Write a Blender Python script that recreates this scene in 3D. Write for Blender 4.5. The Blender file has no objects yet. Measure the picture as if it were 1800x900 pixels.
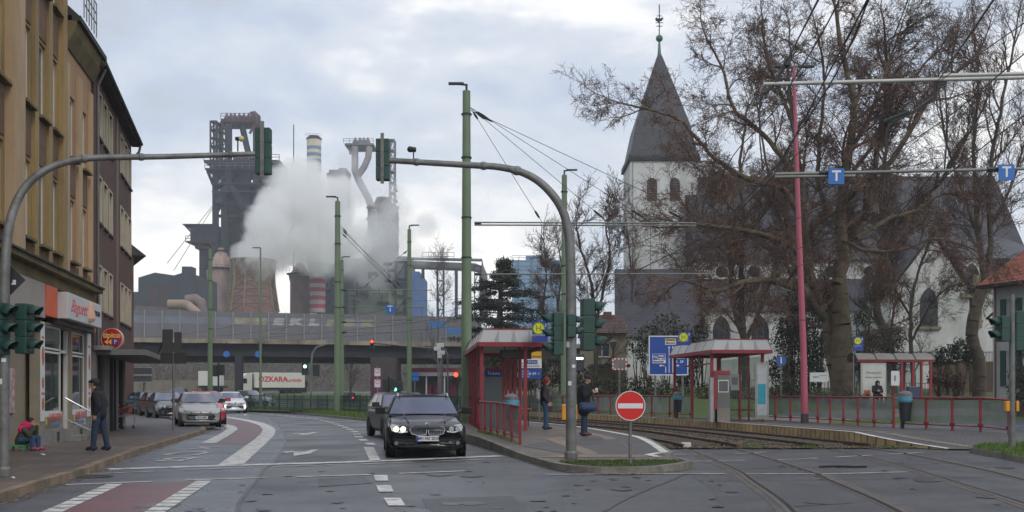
import bpy, bmesh, math, random
from mathutils import Vector, Matrix, noise
R = math.radians
PI = math.pi
C = bpy.context.scene.collection
SC = bpy.context.scene
# ---------------------------------------------------------------- camera
F, HY, H = 1900.0, 690.0, 1.5
cam = bpy.data.cameras.new('camera')
camo = bpy.data.objects.new('camera', cam); C.objects.link(camo)
camo.location = (0, 0, H); camo.rotation_euler = (R(90), 0, 0)
cam.sensor_width = 36; cam.lens = 36*F/1800; cam.shift_y = (HY-450)/1800
cam.clip_start = .1; cam.clip_end = 6000
SC.camera = camo
# ---------------------------------------------------------------- sky, sun, exposure
SUN_EL, SUN_AZ = R(38), R(150)
w = bpy.data.worlds.new('World'); SC.world = w; w.use_nodes = True
wn, wl = w.node_tree.nodes, w.node_tree.links
wn.clear()
def WN(t, **k):
    n = wn.new(t)
    for a, b in k.items(): setattr(n, a, b)
    return n
sky = WN('ShaderNodeTexSky', sky_type='NISHITA', sun_disc=False, sun_elevation=SUN_EL, sun_rotation=SUN_AZ)
sky.air_density = 1.2; sky.dust_density = 2.0
tc = WN('ShaderNodeTexCoord'); mp = WN('ShaderNodeMapping')
mp.inputs['Scale'].default_value = (1.0, 1.0, 2.3); mp.inputs['Location'].default_value = (3.3, 1.7, .35)
n1 = WN('ShaderNodeTexNoise'); n1.inputs['Scale'].default_value = 2.6; n1.inputs['Detail'].default_value = 8; n1.inputs['Roughness'].default_value = .5; n1.inputs['Distortion'].default_value = .35
n2 = WN('ShaderNodeTexNoise'); n2.inputs['Scale'].default_value = 7.5; n2.inputs['Detail'].default_value = 6; n2.inputs['Roughness'].default_value = .55
wl.new(tc.outputs['Generated'], mp.inputs[0]); wl.new(mp.outputs[0], n1.inputs['Vector']); wl.new(mp.outputs[0], n2.inputs['Vector'])
mx = WN('ShaderNodeMix', data_type='FLOAT'); mx.inputs[0].default_value = .36
wl.new(n1.outputs[0], mx.inputs[2]); wl.new(n2.outputs[0], mx.inputs[3])
cr = WN('ShaderNodeValToRGB'); e = cr.color_ramp
e.elements[0].position = .41; e.elements[0].color = (.50, .545, .63, 1)
e.elements[1].position = .615; e.elements[1].color = (1.22, 1.17, 1.10, 1)
for p_, c_ in ((.455,(.53,.60,.73,1)),(.49,(.62,.67,.76,1)),(.525,(.71,.745,.81,1)),(.56,(.92,.92,.93,1))):
    x = e.elements.new(p_); x.color = c_
wl.new(mx.outputs[0], cr.inputs[0])
sc_ = WN('ShaderNodeVectorMath', operation='SCALE'); sc_.inputs['Scale'].default_value = 8.4
wl.new(cr.outputs[0], sc_.inputs[0])
mc = WN('ShaderNodeMix', data_type='RGBA'); mc.inputs[0].default_value = .93
wl.new(sky.outputs[0], mc.inputs[6]); wl.new(sc_.outputs[0], mc.inputs[7])
bg = WN('ShaderNodeBackground'); bg.inputs[1].default_value = .1
wo = WN('ShaderNodeOutputWorld')
wl.new(mc.outputs[2], bg.inputs[0]); wl.new(bg.outputs[0], wo.inputs[0])
sun = bpy.data.lights.new('sun', 'SUN'); sun.energy = .7; sun.angle = R(18); sun.color = (1, .96, .9)
so = bpy.data.objects.new('sun', sun); C.objects.link(so)
so.rotation_euler = (R(90)-SUN_EL, 0, PI-SUN_AZ)
SC.view_settings.view_transform = 'Standard'; SC.view_settings.look = 'None'
SC.view_settings.exposure = .52; SC.view_settings.gamma = 1
SC.render.engine = 'CYCLES'
cy = SC.cycles
cy.use_denoising = True
try: cy.denoiser = 'OPENIMAGEDENOISE'
except Exception: pass
cy.max_bounces = 12; cy.diffuse_bounces = 2; cy.glossy_bounces = 3; cy.transmission_bounces = 4
cy.transparent_max_bounces = 12; cy.volume_bounces = 8; cy.caustics_reflective = False; cy.caustics_refractive = False
cy.volume_step_rate = 1.0; cy.volume_max_steps = 96
random.seed(7)

# ---------------------------------------------------------------- materials
MATS = {}
def mat(name, col, rough=.7, metal=0., var=.18, scale=1.5, bump=0., bscale=None, spec=.5, dirt=None, dscale=.6, damt=.5, emit=0., alpha=1.0, trans=0., coat=0., stretch=None, seed=0, wet=0., det=6):
    if name in MATS: return MATS[name]
    m = bpy.data.materials.new(name); m.use_nodes = True
    N, L = m.node_tree.nodes, m.node_tree.links
    b = N['Principled BSDF']
    b.inputs['Roughness'].default_value = rough; b.inputs['Metallic'].default_value = metal
    b.inputs['Specular IOR Level'].default_value = spec
    if coat: b.inputs['Coat Weight'].default_value = coat; b.inputs['Coat Roughness'].default_value = .06
    if trans: b.inputs['Transmission Weight'].default_value = trans
    if alpha < 1: b.inputs['Alpha'].default_value = alpha
    if emit:
        b.inputs['Emission Color'].default_value = (*col, 1); b.inputs['Emission Strength'].default_value = emit
    t = N.new('ShaderNodeTexCoord'); mp = N.new('ShaderNodeMapping'); L.new(t.outputs['Object'], mp.inputs[0])
    if stretch: mp.inputs['Scale'].default_value = stretch
    mp.inputs['Location'].default_value = (seed, seed*.7, 0)
    src = mp.outputs[0]
    if var or dirt:
        n = N.new('ShaderNodeTexNoise'); n.inputs['Scale'].default_value = scale; n.inputs['Detail'].default_value = det; n.inputs['Roughness'].default_value = .65 if det < 8 else .82
        L.new(src, n.inputs['Vector'])
        r = N.new('ShaderNodeValToRGB'); r.color_ramp.elements[0].position = .3; r.color_ramp.elements[1].position = .72
        lo = [c*(1-var) for c in col]; hi = [min(1, c*(1+var)) for c in col]
        r.color_ramp.elements[0].color = (*lo, 1); r.color_ramp.elements[1].color = (*hi, 1)
        L.new(n.outputs[0], r.inputs[0]); out = r.outputs[0]
        if dirt:
            d = N.new('ShaderNodeTexNoise'); d.inputs['Scale'].default_value = dscale; d.inputs['Detail'].default_value = 8; d.inputs['Roughness'].default_value = .7
            L.new(src, d.inputs['Vector'])
            q = N.new('ShaderNodeValToRGB'); q.color_ramp.elements[0].position = .46; q.color_ramp.elements[0].color = (0, 0, 0, 1)
            q.color_ramp.elements[1].position = .64; q.color_ramp.elements[1].color = (damt, damt, damt, 1)
            L.new(d.outputs[0], q.inputs[0])
            k = N.new('ShaderNodeMix'); k.data_type = 'RGBA'; L.new(q.outputs[0], k.inputs[0]); L.new(out, k.inputs[6]); k.inputs[7].default_value = (*dirt, 1)
            out = k.outputs[2]
        L.new(out, b.inputs['Base Color'])
    else:
        b.inputs['Base Color'].default_value = (*col, 1)
    if wet:
        n = N.new('ShaderNodeTexNoise'); n.inputs['Scale'].default_value = .33; n.inputs['Detail'].default_value = 5; L.new(src, n.inputs['Vector'])
        r = N.new('ShaderNodeMapRange'); r.inputs[1].default_value = .38; r.inputs[2].default_value = .62; r.inputs[3].default_value = rough-wet; r.inputs[4].default_value = rough+wet; L.new(n.outputs[0], r.inputs[0]); L.new(r.outputs[0], b.inputs['Roughness'])
    if bump:
        n = N.new('ShaderNodeTexNoise'); n.inputs['Scale'].default_value = bscale or scale*8; n.inputs['Detail'].default_value = 4
        L.new(src, n.inputs['Vector']); bp = N.new('ShaderNodeBump'); bp.inputs['Strength'].default_value = bump; bp.inputs['Distance'].default_value = .03
        L.new(n.outputs[0], bp.inputs['Height']); L.new(bp.outputs[0], b.inputs['Normal'])
    MATS[name] = m
    return m

def brickmat(name, c1, c2, mortar, bw=.25, bh=.075, ms=.01, rough=.85, axes='xz', var=.25, vscale=.5, offset=.5, dirt=None, dscale=.4, damt=.5, bump=.3, ang=0, spec=.4):
    """Bricks, setts, slates or boards in the object's own coordinates (axes: which two run along and across the courses)."""
    if name in MATS: return MATS[name]
    m = bpy.data.materials.new(name); m.use_nodes = True
    N, L = m.node_tree.nodes, m.node_tree.links
    b = N['Principled BSDF']; b.inputs['Roughness'].default_value = rough; b.inputs['Specular IOR Level'].default_value = spec
    t = N.new('ShaderNodeTexCoord'); s = N.new('ShaderNodeSeparateXYZ'); cb = N.new('ShaderNodeCombineXYZ')
    L.new(t.outputs['Object'], s.inputs[0])
    I = {'x': 0, 'y': 1, 'z': 2}
    if axes[0] == 's':
        ad = N.new('ShaderNodeMath'); ad.operation = 'ADD'; L.new(s.outputs[0], ad.inputs[0]); L.new(s.outputs[1], ad.inputs[1]); L.new(ad.outputs[0], cb.inputs[0])
    else: L.new(s.outputs[I[axes[0]]], cb.inputs[0])
    L.new(s.outputs[I[axes[1]]], cb.inputs[1])
    mp = N.new('ShaderNodeMapping'); mp.inputs['Rotation'].default_value = (0, 0, ang); L.new(cb.outputs[0], mp.inputs[0])
    k = N.new('ShaderNodeTexBrick'); k.inputs['Color1'].default_value = (*c1, 1); k.inputs['Color2'].default_value = (*c2, 1); k.inputs['Mortar'].default_value = (*mortar, 1)
    k.inputs['Scale'].default_value = 1; k.inputs['Brick Width'].default_value = bw; k.inputs['Row Height'].default_value = bh; k.inputs['Mortar Size'].default_value = ms; k.offset = offset
    L.new(mp.outputs[0], k.inputs[0])
    n = N.new('ShaderNodeTexNoise'); n.inputs['Scale'].default_value = vscale; n.inputs['Detail'].default_value = 7; n.inputs['Roughness'].default_value = .7; L.new(t.outputs['Object'], n.inputs['Vector'])
    r = N.new('ShaderNodeMapRange'); r.inputs[1].default_value = .3; r.inputs[2].default_value = .7; r.inputs[3].default_value = 1-var; r.inputs[4].default_value = 1+var; L.new(n.outputs[0], r.inputs[0])
    v = N.new('ShaderNodeVectorMath'); v.operation = 'SCALE'; L.new(k.outputs[0], v.inputs[0]); L.new(r.outputs[0], v.inputs['Scale'])
    out = v.outputs[0]
    if dirt:
        d = N.new('ShaderNodeTexNoise'); d.inputs['Scale'].default_value = dscale; d.inputs['Detail'].default_value = 8; d.inputs['Roughness'].default_value = .7; L.new(t.outputs['Object'], d.inputs['Vector'])
        q = N.new('ShaderNodeMapRange'); q.inputs[1].default_value = .48; q.inputs[2].default_value = .62; q.inputs[4].default_value = damt; L.new(d.outputs[0], q.inputs[0])
        g = N.new('ShaderNodeMix'); g.data_type = 'RGBA'; L.new(q.outputs[0], g.inputs[0]); L.new(out, g.inputs[6]); g.inputs[7].default_value = (*dirt, 1); out = g.outputs[2]
    L.new(out, b.inputs['Base Color'])
    if bump:
        bp = N.new('ShaderNodeBump'); bp.inputs['Strength'].default_value = bump; bp.inputs['Distance'].default_value = .01; bp.invert = True
        L.new(k.outputs['Fac'], bp.inputs['Height']); L.new(bp.outputs[0], b.inputs['Normal'])
    MATS[name] = m
    return m

def glassmat(name, col=(.6, .7, .7), alpha=.35, rough=.05, dirty=0.):
    """A pane: mostly see-through, with a gloss and a tint; dirty ones also scatter."""
    if name in MATS: return MATS[name]
    m = bpy.data.materials.new(name); m.use_nodes = True
    N, L = m.node_tree.nodes, m.node_tree.links
    N.clear(); o = N.new('ShaderNodeOutputMaterial')
    tr = N.new('ShaderNodeBsdfTransparent'); tr.inputs[0].default_value = (*col, 1)
    p = N.new('ShaderNodeBsdfPrincipled'); p.inputs['Base Color'].default_value = (*[c*.5 for c in col], 1); p.inputs['Roughness'].default_value = rough
    t = N.new('ShaderNodeTexCoord'); n = N.new('ShaderNodeTexNoise'); n.inputs['Scale'].default_value = 1.2; n.inputs['Detail'].default_value = 6; L.new(t.outputs['Object'], n.inputs['Vector'])
    r = N.new('ShaderNodeMapRange'); r.inputs[1].default_value = .3; r.inputs[2].default_value = .75; r.inputs[3].default_value = alpha*(1-dirty); r.inputs[4].default_value = min(1, alpha*(1+dirty)); L.new(n.outputs[0], r.inputs[0])
    x = N.new('ShaderNodeMixShader'); L.new(r.outputs[0], x.inputs[0]); L.new(tr.outputs[0], x.inputs[1]); L.new(p.outputs[0], x.inputs[2]); L.new(x.outputs[0], o.inputs[0])
    MATS[name] = m
    return m

# ---------------------------------------------------------------- mesh builder
class MB:
    def __init__(s): s.v = []; s.f = []; s.m = []; s.M = None; s.mi = 0; s.g = []
    def _a(s, vs, fs, m=None):
        o = len(s.v); s.g.append((o, len(s.f)))
        if s.M is not None: vs = [s.M @ Vector(p) for p in vs]
        s.v += [tuple(p) for p in vs]; s.f += [tuple(i+o for i in f) for f in fs]; s.m += [s.mi if m is None else m]*len(fs)
    def box(s, x0, x1, y0, y1, z0, z1, m=None):
        s._a([(x0,y0,z0),(x1,y0,z0),(x1,y1,z0),(x0,y1,z0),(x0,y0,z1),(x1,y0,z1),(x1,y1,z1),(x0,y1,z1)],
             [(0,3,2,1),(4,5,6,7),(0,1,5,4),(1,2,6,5),(2,3,7,6),(3,0,4,7)], m)
    def cbox(s, c, d, rz=0, m=None):
        c = Vector(c); co, si = math.cos(rz), math.sin(rz); o = []
        for z in (-1, 1):
            for x, y in ((-1,-1),(1,-1),(1,1),(-1,1)):
                a, b = x*d[0]/2, y*d[1]/2
                o.append((c.x+a*co-b*si, c.y+a*si+b*co, c.z+z*d[2]/2))
        s._a(o, [(0,3,2,1),(4,5,6,7),(0,1,5,4),(1,2,6,5),(2,3,7,6),(3,0,4,7)], m)
    def bar(s, p0, p1, w, h=None, m=None):
        """A straight bar of rectangular section between two points."""
        p0, p1 = Vector(p0), Vector(p1); d = (p1-p0).normalized(); h = h or w
        up = Vector((0,0,1)) if abs(d.z) < .95 else Vector((0,1,0))
        a = d.cross(up).normalized()*w/2; b = a.cross(d).normalized()*h/2
        o = [p+q for p in (p0, p1) for q in (-a-b, a-b, a+b, -a+b)]
        s._a(o, [(0,3,2,1),(4,5,6,7),(0,1,5,4),(1,2,6,5),(2,3,7,6),(3,0,4,7)], m)
    def tube(s, pts, r, n=8, m=None, caps=True, closed=False):
        pts = [Vector(p) for p in pts]; k = len(pts)
        rs = r if isinstance(r, (list, tuple)) else [r]*k
        vs = []; pa = None
        for i, p in enumerate(pts):
            d = (pts[min(i+1, k-1)]-pts[max(i-1, 0)])
            if d.length < 1e-9: d = Vector((0,0,1))
            d.normalize()
            if pa is None: a = d.orthogonal().normalized()
            else:
                a = pa - d*pa.dot(d)
                a = a.normalized() if a.length > 1e-6 else d.orthogonal().normalized()
            pa = a; b = d.cross(a)
            for j in range(n):
                t = 2*PI*j/n; vs.append(p+(a*math.cos(t)+b*math.sin(t))*rs[i])
        fs = [(i*n+j, i*n+(j+1)%n, (i+1)*n+(j+1)%n, (i+1)*n+j) for i in range(k-1) for j in range(n)]
        if caps: fs += [tuple(range(n-1, -1, -1)), tuple((k-1)*n+j for j in range(n))]
        s._a(vs, fs, m)
    def lathe(s, prof, c=(0,0,0), n=24, m=None, axis='z', caps=True, rot=0):
        vs = []; c = Vector(c)
        for r, z in prof:
            for j in range(n):
                t = 2*PI*j/n+rot; x, y = r*math.cos(t), r*math.sin(t)
                vs.append(c+Vector((x, y, z) if axis == 'z' else (x, z, y) if axis == 'y' else (z, x, y)))
        k = len(prof)
        fs = [(i*n+j, i*n+(j+1)%n, (i+1)*n+(j+1)%n, (i+1)*n+j) for i in range(k-1) for j in range(n)]
        if caps: fs += [tuple(range(n)), tuple((k-1)*n+j for j in range(n))]
        s._a(vs, fs, m)
    def ball(s, c, r, n=12, sc=(1,1,1), m=None):
        c = Vector(c); vs = []; fs = []; k = n//2+1
        for i in range(k+1):
            a = PI*i/k
            for j in range(n):
                b = 2*PI*j/n; vs.append((c.x+r*sc[0]*math.sin(a)*math.cos(b), c.y+r*sc[1]*math.sin(a)*math.sin(b), c.z+r*sc[2]*math.cos(a)))
        for i in range(k):
            for j in range(n): fs.append((i*n+j, (i+1)*n+j, (i+1)*n+(j+1)%n, i*n+(j+1)%n))
        s._a(vs, fs, m)
    def cap(s, p0, p1, r0, r1=None, n=10, m=None):
        """A capsule, thicker at one end if wanted."""
        r1 = r0 if r1 is None else r1; p0, p1 = Vector(p0), Vector(p1); d = (p1-p0); d = d.normalized() if d.length > 1e-6 else Vector((0,0,1))
        pts = []; rs = []
        for a in (80, 55, 25): pts.append(p0-d*r0*math.sin(R(a))); rs.append(r0*math.cos(R(a)))
        pts += [p0, p1]; rs += [r0, r1]
        for a in (25, 55, 80): pts.append(p1+d*r1*math.sin(R(a))); rs.append(r1*math.cos(R(a)))
        s.tube(pts, rs, n, m)
    def prism(s, poly, z0, z1, m=None, top=None):
        """A plan outline raised from z0 to z1; z1 may be a function of x, y."""
        n = len(poly); f = z1 if callable(z1) else (lambda x, y: z1); g = z0 if callable(z0) else (lambda x, y: z0)
        vs = [(x, y, g(x, y)) for x, y in poly]+[(x, y, f(x, y)) for x, y in poly]
        fs = [tuple(range(n-1, -1, -1)), tuple(range(n, 2*n))]+[(i, (i+1)%n, n+(i+1)%n, n+i) for i in range(n)]
        s._a(vs, fs, m)
    def ext(s, poly, off, m=None):
        """A 3-D outline pushed along an offset."""
        n = len(poly); off = Vector(off); a = [Vector(p) for p in poly]
        s._a(a+[p+off for p in a], [tuple(range(n-1, -1, -1)), tuple(range(n, 2*n))]+[(i, (i+1)%n, n+(i+1)%n, n+i) for i in range(n)], m)
    def face(s, pts, m=None): s._a(pts, [tuple(range(len(pts)))], m)
    def strip(s, A, B, m=None):
        n = len(A); s._a(list(A)+list(B), [(i, i+1, n+i+1, n+i) for i in range(n-1)], m)
    def split(s, name, mats=None, parent=None, **k):
        """Every shape that was added becomes a mesh of its own."""
        o = None
        for i, (a, b) in enumerate(s.g):
            c, d = s.g[i+1] if i+1 < len(s.g) else (len(s.v), len(s.f)); q = MB(); q.v = s.v[a:c]; q.f = [tuple(j-a for j in f) for f in s.f[b:d]]; q.m = s.m[b:d]; o = q.build(name, mats, parent, **k)
        return o
    def build(s, name, mats=None, parent=None, smooth=False, recalc=True, bevel=0, sub=0, tri=False):
        me = bpy.data.meshes.new(name); me.from_pydata(s.v, [], s.f)
        if mats is not None:
            for q in (mats if isinstance(mats, (list, tuple)) else [mats]): me.materials.append(q)
        me.polygons.foreach_set('material_index', s.m)
        if recalc or tri:
            b = bmesh.new(); b.from_mesh(me)
            if recalc: bmesh.ops.recalc_face_normals(b, faces=b.faces)
            if tri: bmesh.ops.triangulate(b, faces=b.faces)
            b.to_mesh(me); b.free()
        if smooth:
            me.polygons.foreach_set('use_smooth', [True]*len(me.polygons))
            if smooth is not True:
                try: me.set_sharp_from_angle(angle=R(smooth))
                except Exception: pass
        me.update()
        o = bpy.data.objects.new(name, me); C.objects.link(o)
        if parent is not None: o.parent = parent
        if bevel:
            q = o.modifiers.new('bevel', 'BEVEL'); q.width = bevel; q.segments = 2; q.limit_method = 'ANGLE'; q.angle_limit = R(40)
        if sub:
            q = o.modifiers.new('sub', 'SUBSURF'); q.levels = sub; q.render_levels = sub
        return o

def tag(o, label=None, cat=None, group=None, kind=None):
    if label: o['label'] = label
    if cat: o['category'] = cat
    if group: o['group'] = group
    if kind: o['kind'] = kind
    return o
def thing(name, label, cat, loc=(0,0,0), rz=0, group=None):
    o = bpy.data.objects.new(name, None); C.objects.link(o); o.location = loc; o.rotation_euler = (0, 0, rz)
    o.empty_display_size = .2
    return tag(o, label, cat, group)
def struct(o): o['kind'] = 'structure'; return o
def copy_tree(o, parent=None, loc=None, rz=None, label=None, skip=()):
    c = o.copy(); C.objects.link(c)
    if parent is not None: c.parent = parent
    if loc is not None: c.location = loc
    if rz is not None: c.rotation_euler = (0, 0, rz)
    if label: c['label'] = label
    for ch in list(o.children):
        if ch.name.split('.')[0] not in skip: copy_tree(ch, c)
    return c
def frozen(o):
    """Evaluate the modifiers into the mesh itself."""
    dg = bpy.context.evaluated_depsgraph_get(); dg.update()
    me = bpy.data.meshes.new_from_object(o.evaluated_get(dg)); o.modifiers.clear(); o.data = me
    return o
def remesh(o, vox, smooth=4, fac=.6):
    q = o.modifiers.new('r', 'REMESH'); q.mode = 'VOXEL'; q.voxel_size = vox; q.use_smooth_shade = True
    if smooth: q = o.modifiers.new('s', 'SMOOTH'); q.iterations = smooth; q.factor = fac
    return frozen(o)
_fonts = {}
def text(name, s, size, m, parent=None, loc=(0,0,0), rot=(R(90),0,0), depth=.004, align='CENTER', sx=1., shear=0., spacing=1., bold=0.):
    cu = bpy.data.curves.new(name, 'FONT'); cu.body = s; cu.size = size; cu.extrude = depth; cu.align_x = align; cu.align_y = 'CENTER'
    cu.shear = shear; cu.space_character = spacing; cu.resolution_u = 3; cu.offset = bold
    t = bpy.data.objects.new(name, cu); C.objects.link(t)
    dg = bpy.context.evaluated_depsgraph_get(); dg.update()
    me = bpy.data.meshes.new_from_object(t.evaluated_get(dg)); me.name = name
    bpy.data.objects.remove(t); bpy.data.curves.remove(cu)
    me.materials.clear(); me.materials.append(m)
    o = bpy.data.objects.new(name, me); C.objects.link(o)
    o.location = loc; o.rotation_euler = rot; o.scale = (sx, 1, 1)
    if parent is not None: o.parent = parent
    return o
def G(x, y, z=0.):
    """The point of the level z that shows at pixel x, y of the 1800 px wide photograph."""
    Y = F*(H-z)/(y-HY); return Vector(((x-900)/F*Y, Y, z))
def P(x, y, Y): return Vector(((x-900)/F*Y, Y, H-(y-HY)/F*Y))
def ground_at(X, Y):
    """Height of the natural ground."""
    z = -.02
    if X > 4 and Y > 48:
        yk = 48+max(0, (X-12))*.85 if X > 12 else 48+(12-X)*1.2
        d = Y-yk; z += max(0., min(1.9, d*.19 if d < 4.2 else .8+(d-4.2)*.05))*min(1, (X-4)/6)
    if Y > 172: z += min(1.6, (Y-172)*.05)
    return z
# ================================================================ GROUND, ROADS, TRACKS
asphalt = mat('asphalt', (.060,.062,.070), rough=.42, var=.30, scale=.35, det=12, bump=.35, bscale=60, dirt=(.10,.103,.112), dscale=.25, damt=.6, spec=.5, wet=.13)
asphalt2 = mat('asphalt_new', (.10,.106,.125), rough=.36, var=.24, scale=.5, det=12, bump=.3, bscale=60, dirt=(.07,.073,.083), dscale=.45, damt=.65, wet=.12)
asphalt3 = mat('asphalt_old', (.052,.052,.058), rough=.5, var=.34, scale=.5, det=12, bump=.4, bscale=50, dirt=(.10,.10,.11), dscale=.7, damt=.6, wet=.12)
redroad = mat('red_asphalt', (.165,.075,.085), rough=.45, var=.3, scale=1.2, det=10, bump=.3, bscale=50, dirt=(.11,.085,.09), dscale=.9, damt=.75)
paint = mat('road_paint', (.60,.59,.56), rough=.55, var=.12, scale=3, dirt=(.14,.14,.145), dscale=3.5, damt=.8)
paint_old = mat('road_paint_worn', (.46,.46,.45), rough=.55, var=.2, scale=3, dirt=(.12,.12,.125), dscale=4, damt=.7)
kerbm = mat('kerb_stone', (.20,.185,.16), rough=.85, var=.3, scale=2, dirt=(.07,.08,.045), dscale=1.5, damt=.8, bump=.4, bscale=20)
kerb_tan = mat('kerb_tan', (.25,.18,.12), rough=.85, var=.3, scale=2, dirt=(.09,.08,.06), dscale=1.1, damt=.8, bump=.4, bscale=20)
pave = brickmat('pavement_slabs', (.115,.090,.076), (.145,.115,.098), (.055,.046,.04), bw=.30, bh=.30, ms=.012, axes='xy', var=.38, vscale=.45, dirt=(.065,.06,.055), dscale=.3, damt=.5, bump=.3, ang=.22, rough=.6)
pave_dark = brickmat('dark_setts', (.085,.08,.082), (.11,.10,.10), (.05,.045,.045), bw=.2, bh=.1, ms=.01, axes='xy', var=.3, vscale=.6, bump=.3, ang=-.35, rough=.6)
pave_tan = brickmat('tan_setts', (.225,.17,.125), (.255,.195,.145), (.12,.10,.08), bw=.2, bh=.1, ms=.01, axes='xy', var=.3, vscale=.6, bump=.3, ang=-.35, rough=.65)
pave_mid = brickmat('brown_setts', (.15,.125,.105), (.185,.155,.125), (.07,.062,.055), bw=.24, bh=.12, ms=.016, axes='xy', var=.3, vscale=.8, bump=.4, ang=-.35, rough=.6, offset=.5)
grassm = mat('grass', (.060,.105,.018), rough=.9, var=.45, scale=2.5, bump=.8, bscale=30, dirt=(.07,.065,.03), dscale=1.2, damt=.6)
mossm = mat('moss', (.05,.055,.02), rough=.95, var=.5, scale=3, bump=.6, bscale=30, dirt=(.09,.085,.06), dscale=1.5, damt=.6)
soil = mat('soil', (.075,.06,.045), rough=.95, var=.4, scale=1.5, bump=.6, bscale=10)
rust = mat('rail_rust', (.105,.062,.042), rough=.8, var=.35, scale=3)
steel = mat('rail_steel', (.15,.14,.135), rough=.45, metal=.6, var=.15, scale=2)
ballastm = mat('ballast', (.10,.066,.042), rough=.95, var=.55, scale=9, bump=.9, bscale=28, dirt=(.17,.105,.04), dscale=1.0, damt=.6)

# one ground sheet to the horizon
mb = MB()
def axis(a, b, near, far, lo, hi):
    out = [-a]; x = -lo
    return out
xs = sorted(set([-1180,-700,-400,-250,-160,-110]+[x for x in range(-90, 91, 5)]+[110,160,250,400,700,1180]))
ys = sorted(set([-45,-20,0,20,40]+[y for y in range(45, 111, 4)]+[120,135,150,165,172,176,180,186,192,198,205,215,240,300,400,520,700,1000,1180]))
nx = len(xs)
vs = [(x, y, ground_at(x, y)) for y in ys for x in xs]
fs = [(j*nx+i, j*nx+i+1, (j+1)*nx+i+1, (j+1)*nx+i) for j in range(len(ys)-1) for i in range(nx-1)]
mb._a(vs, fs)
struct(mb.build('ground', grassm, smooth=True))

# asphalt: the crossing and the street
mb = MB(); mb.face([(-45,-12,.0),(45,-12,.0),(45,30,.0),(30,40,0),(14,47.2,0),(8,50,0),(4,58,0),(-4,75,0),(-14,92,0),(-30,112,0),(-45,125,0),(-95,125,0),(-95,60,0),(-45,40,0)])
struct(mb.build('road', asphalt, tri=True))
mb = MB(); mb.face([(9,47.6,.004),(14,46.8,.004),(30,39.6,.004),(60,29.6,.004),(60,50,.004),(30,62,.004),(21,54.5,.004),(12,47.8,.004)])
struct(mb.build('side_street_road', asphalt2, tri=True))
mb = MB(); mb.face([(-120,122,.002),(40,122,.002),(120,122,.002),(120,171,.002),(-120,171,.002)])
struct(mb.build('road_under_bridge', asphalt2, tri=True))
mb = MB(); mb.face([(-110,176.5,.2),(110,176.5,.2),(110,207,1.72),(-110,207,1.72)])
struct(mb.build('far_road', asphalt, tri=True))
# newer, paler strip of asphalt along the left lanes; older dark field around the rails
seam = [G(400,930),G(432,870),G(462,830),G(492,800),G(502,778),G(500,762),G(488,745),G(470,733),G(440,726)]
left = [G(-60,930),G(60,875),G(170,828),G(300,782),G(368,760),G(388,749),G(392,740),G(380,731),G(375,722)]
mb = MB(); mb.face([(p.x,p.y,.004) for p in seam]+[(p.x,p.y,.004) for p in reversed(left)])
struct(mb.build('asphalt_strip', asphalt2, tri=True))
mb = MB(); mb.face([(p.x,p.y,.003) for p in [G(1205,826),G(1190,800),G(1230,791),G(1640,791),G(1900,805),G(2100,850),G(2100,930),G(1290,930),G(1250,860)]])
struct(mb.build('crossing_asphalt', asphalt3, tri=True))

def offset_curve(pts, d):
    out = []
    for i, p in enumerate(pts):
        a = pts[max(i-1,0)]; b = pts[min(i+1,len(pts)-1)]
        t = Vector((b[0]-a[0], b[1]-a[1])).normalized()
        out.append((p[0]+t.y*d, p[1]-t.x*d))
    return out
def spline(cp, n=8):
    """Catmull-Rom through control points (x, y)."""
    o = []; k = len(cp)
    for i in range(k-1):
        p0, p1, p2, p3 = [Vector(cp[min(max(j,0),k-1)]) for j in (i-1,i,i+1,i+2)]
        for q in range(n):
            t = q/n
            o.append(.5*((2*p1)+(p2-p0)*t+(2*p0-5*p1+4*p2-p3)*t*t+(3*p1-p0-3*p2+p3)*t**3))
    o.append(Vector(cp[-1]))
    return [tuple(v) for v in o]

# ---- pavement at the left with its kerb
kl = spline([(-5.6,6),(-6.6,12),(-6.95,14.6),(-7.35,17),(-7.75,19.7),(-8.15,21.6),(-9.2,27),(-10,31.7),(-11.1,38.5),(-11.9,42),(-13.6,46.5),(-17,54),(-21,62),(-26.5,72),(-34,84),(-44,96)], 5)
SW = .13
kerb_in = offset_curve(kl, -.16)
mb = MB()
for i in range(len(kl)-1):
    a, b, c, d = kl[i], kl[i+1], kerb_in[i+1], kerb_in[i]
    mb.prism([a, b, c, d], -.02, SW)
struct(mb.build('kerb', kerb_tan))
mb = MB(); mb.face([(p[0],p[1],SW-.004) for p in kerb_in]+[(-90,110,SW-.004),(-90,6,SW-.004)])
struct(mb.build('pavement', pave, tri=True))
# parking strip paving
mb = MB(); pk = [(x,y) for x, y in kerb_in if y > 33]; pin = offset_curve(pk, -2.3)
mb.strip([(x,y,SW+.001) for x,y in pk], [(x,y,SW+.001) for x,y in pin]); struct(mb.build('parking_strip', pave_dark))

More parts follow.
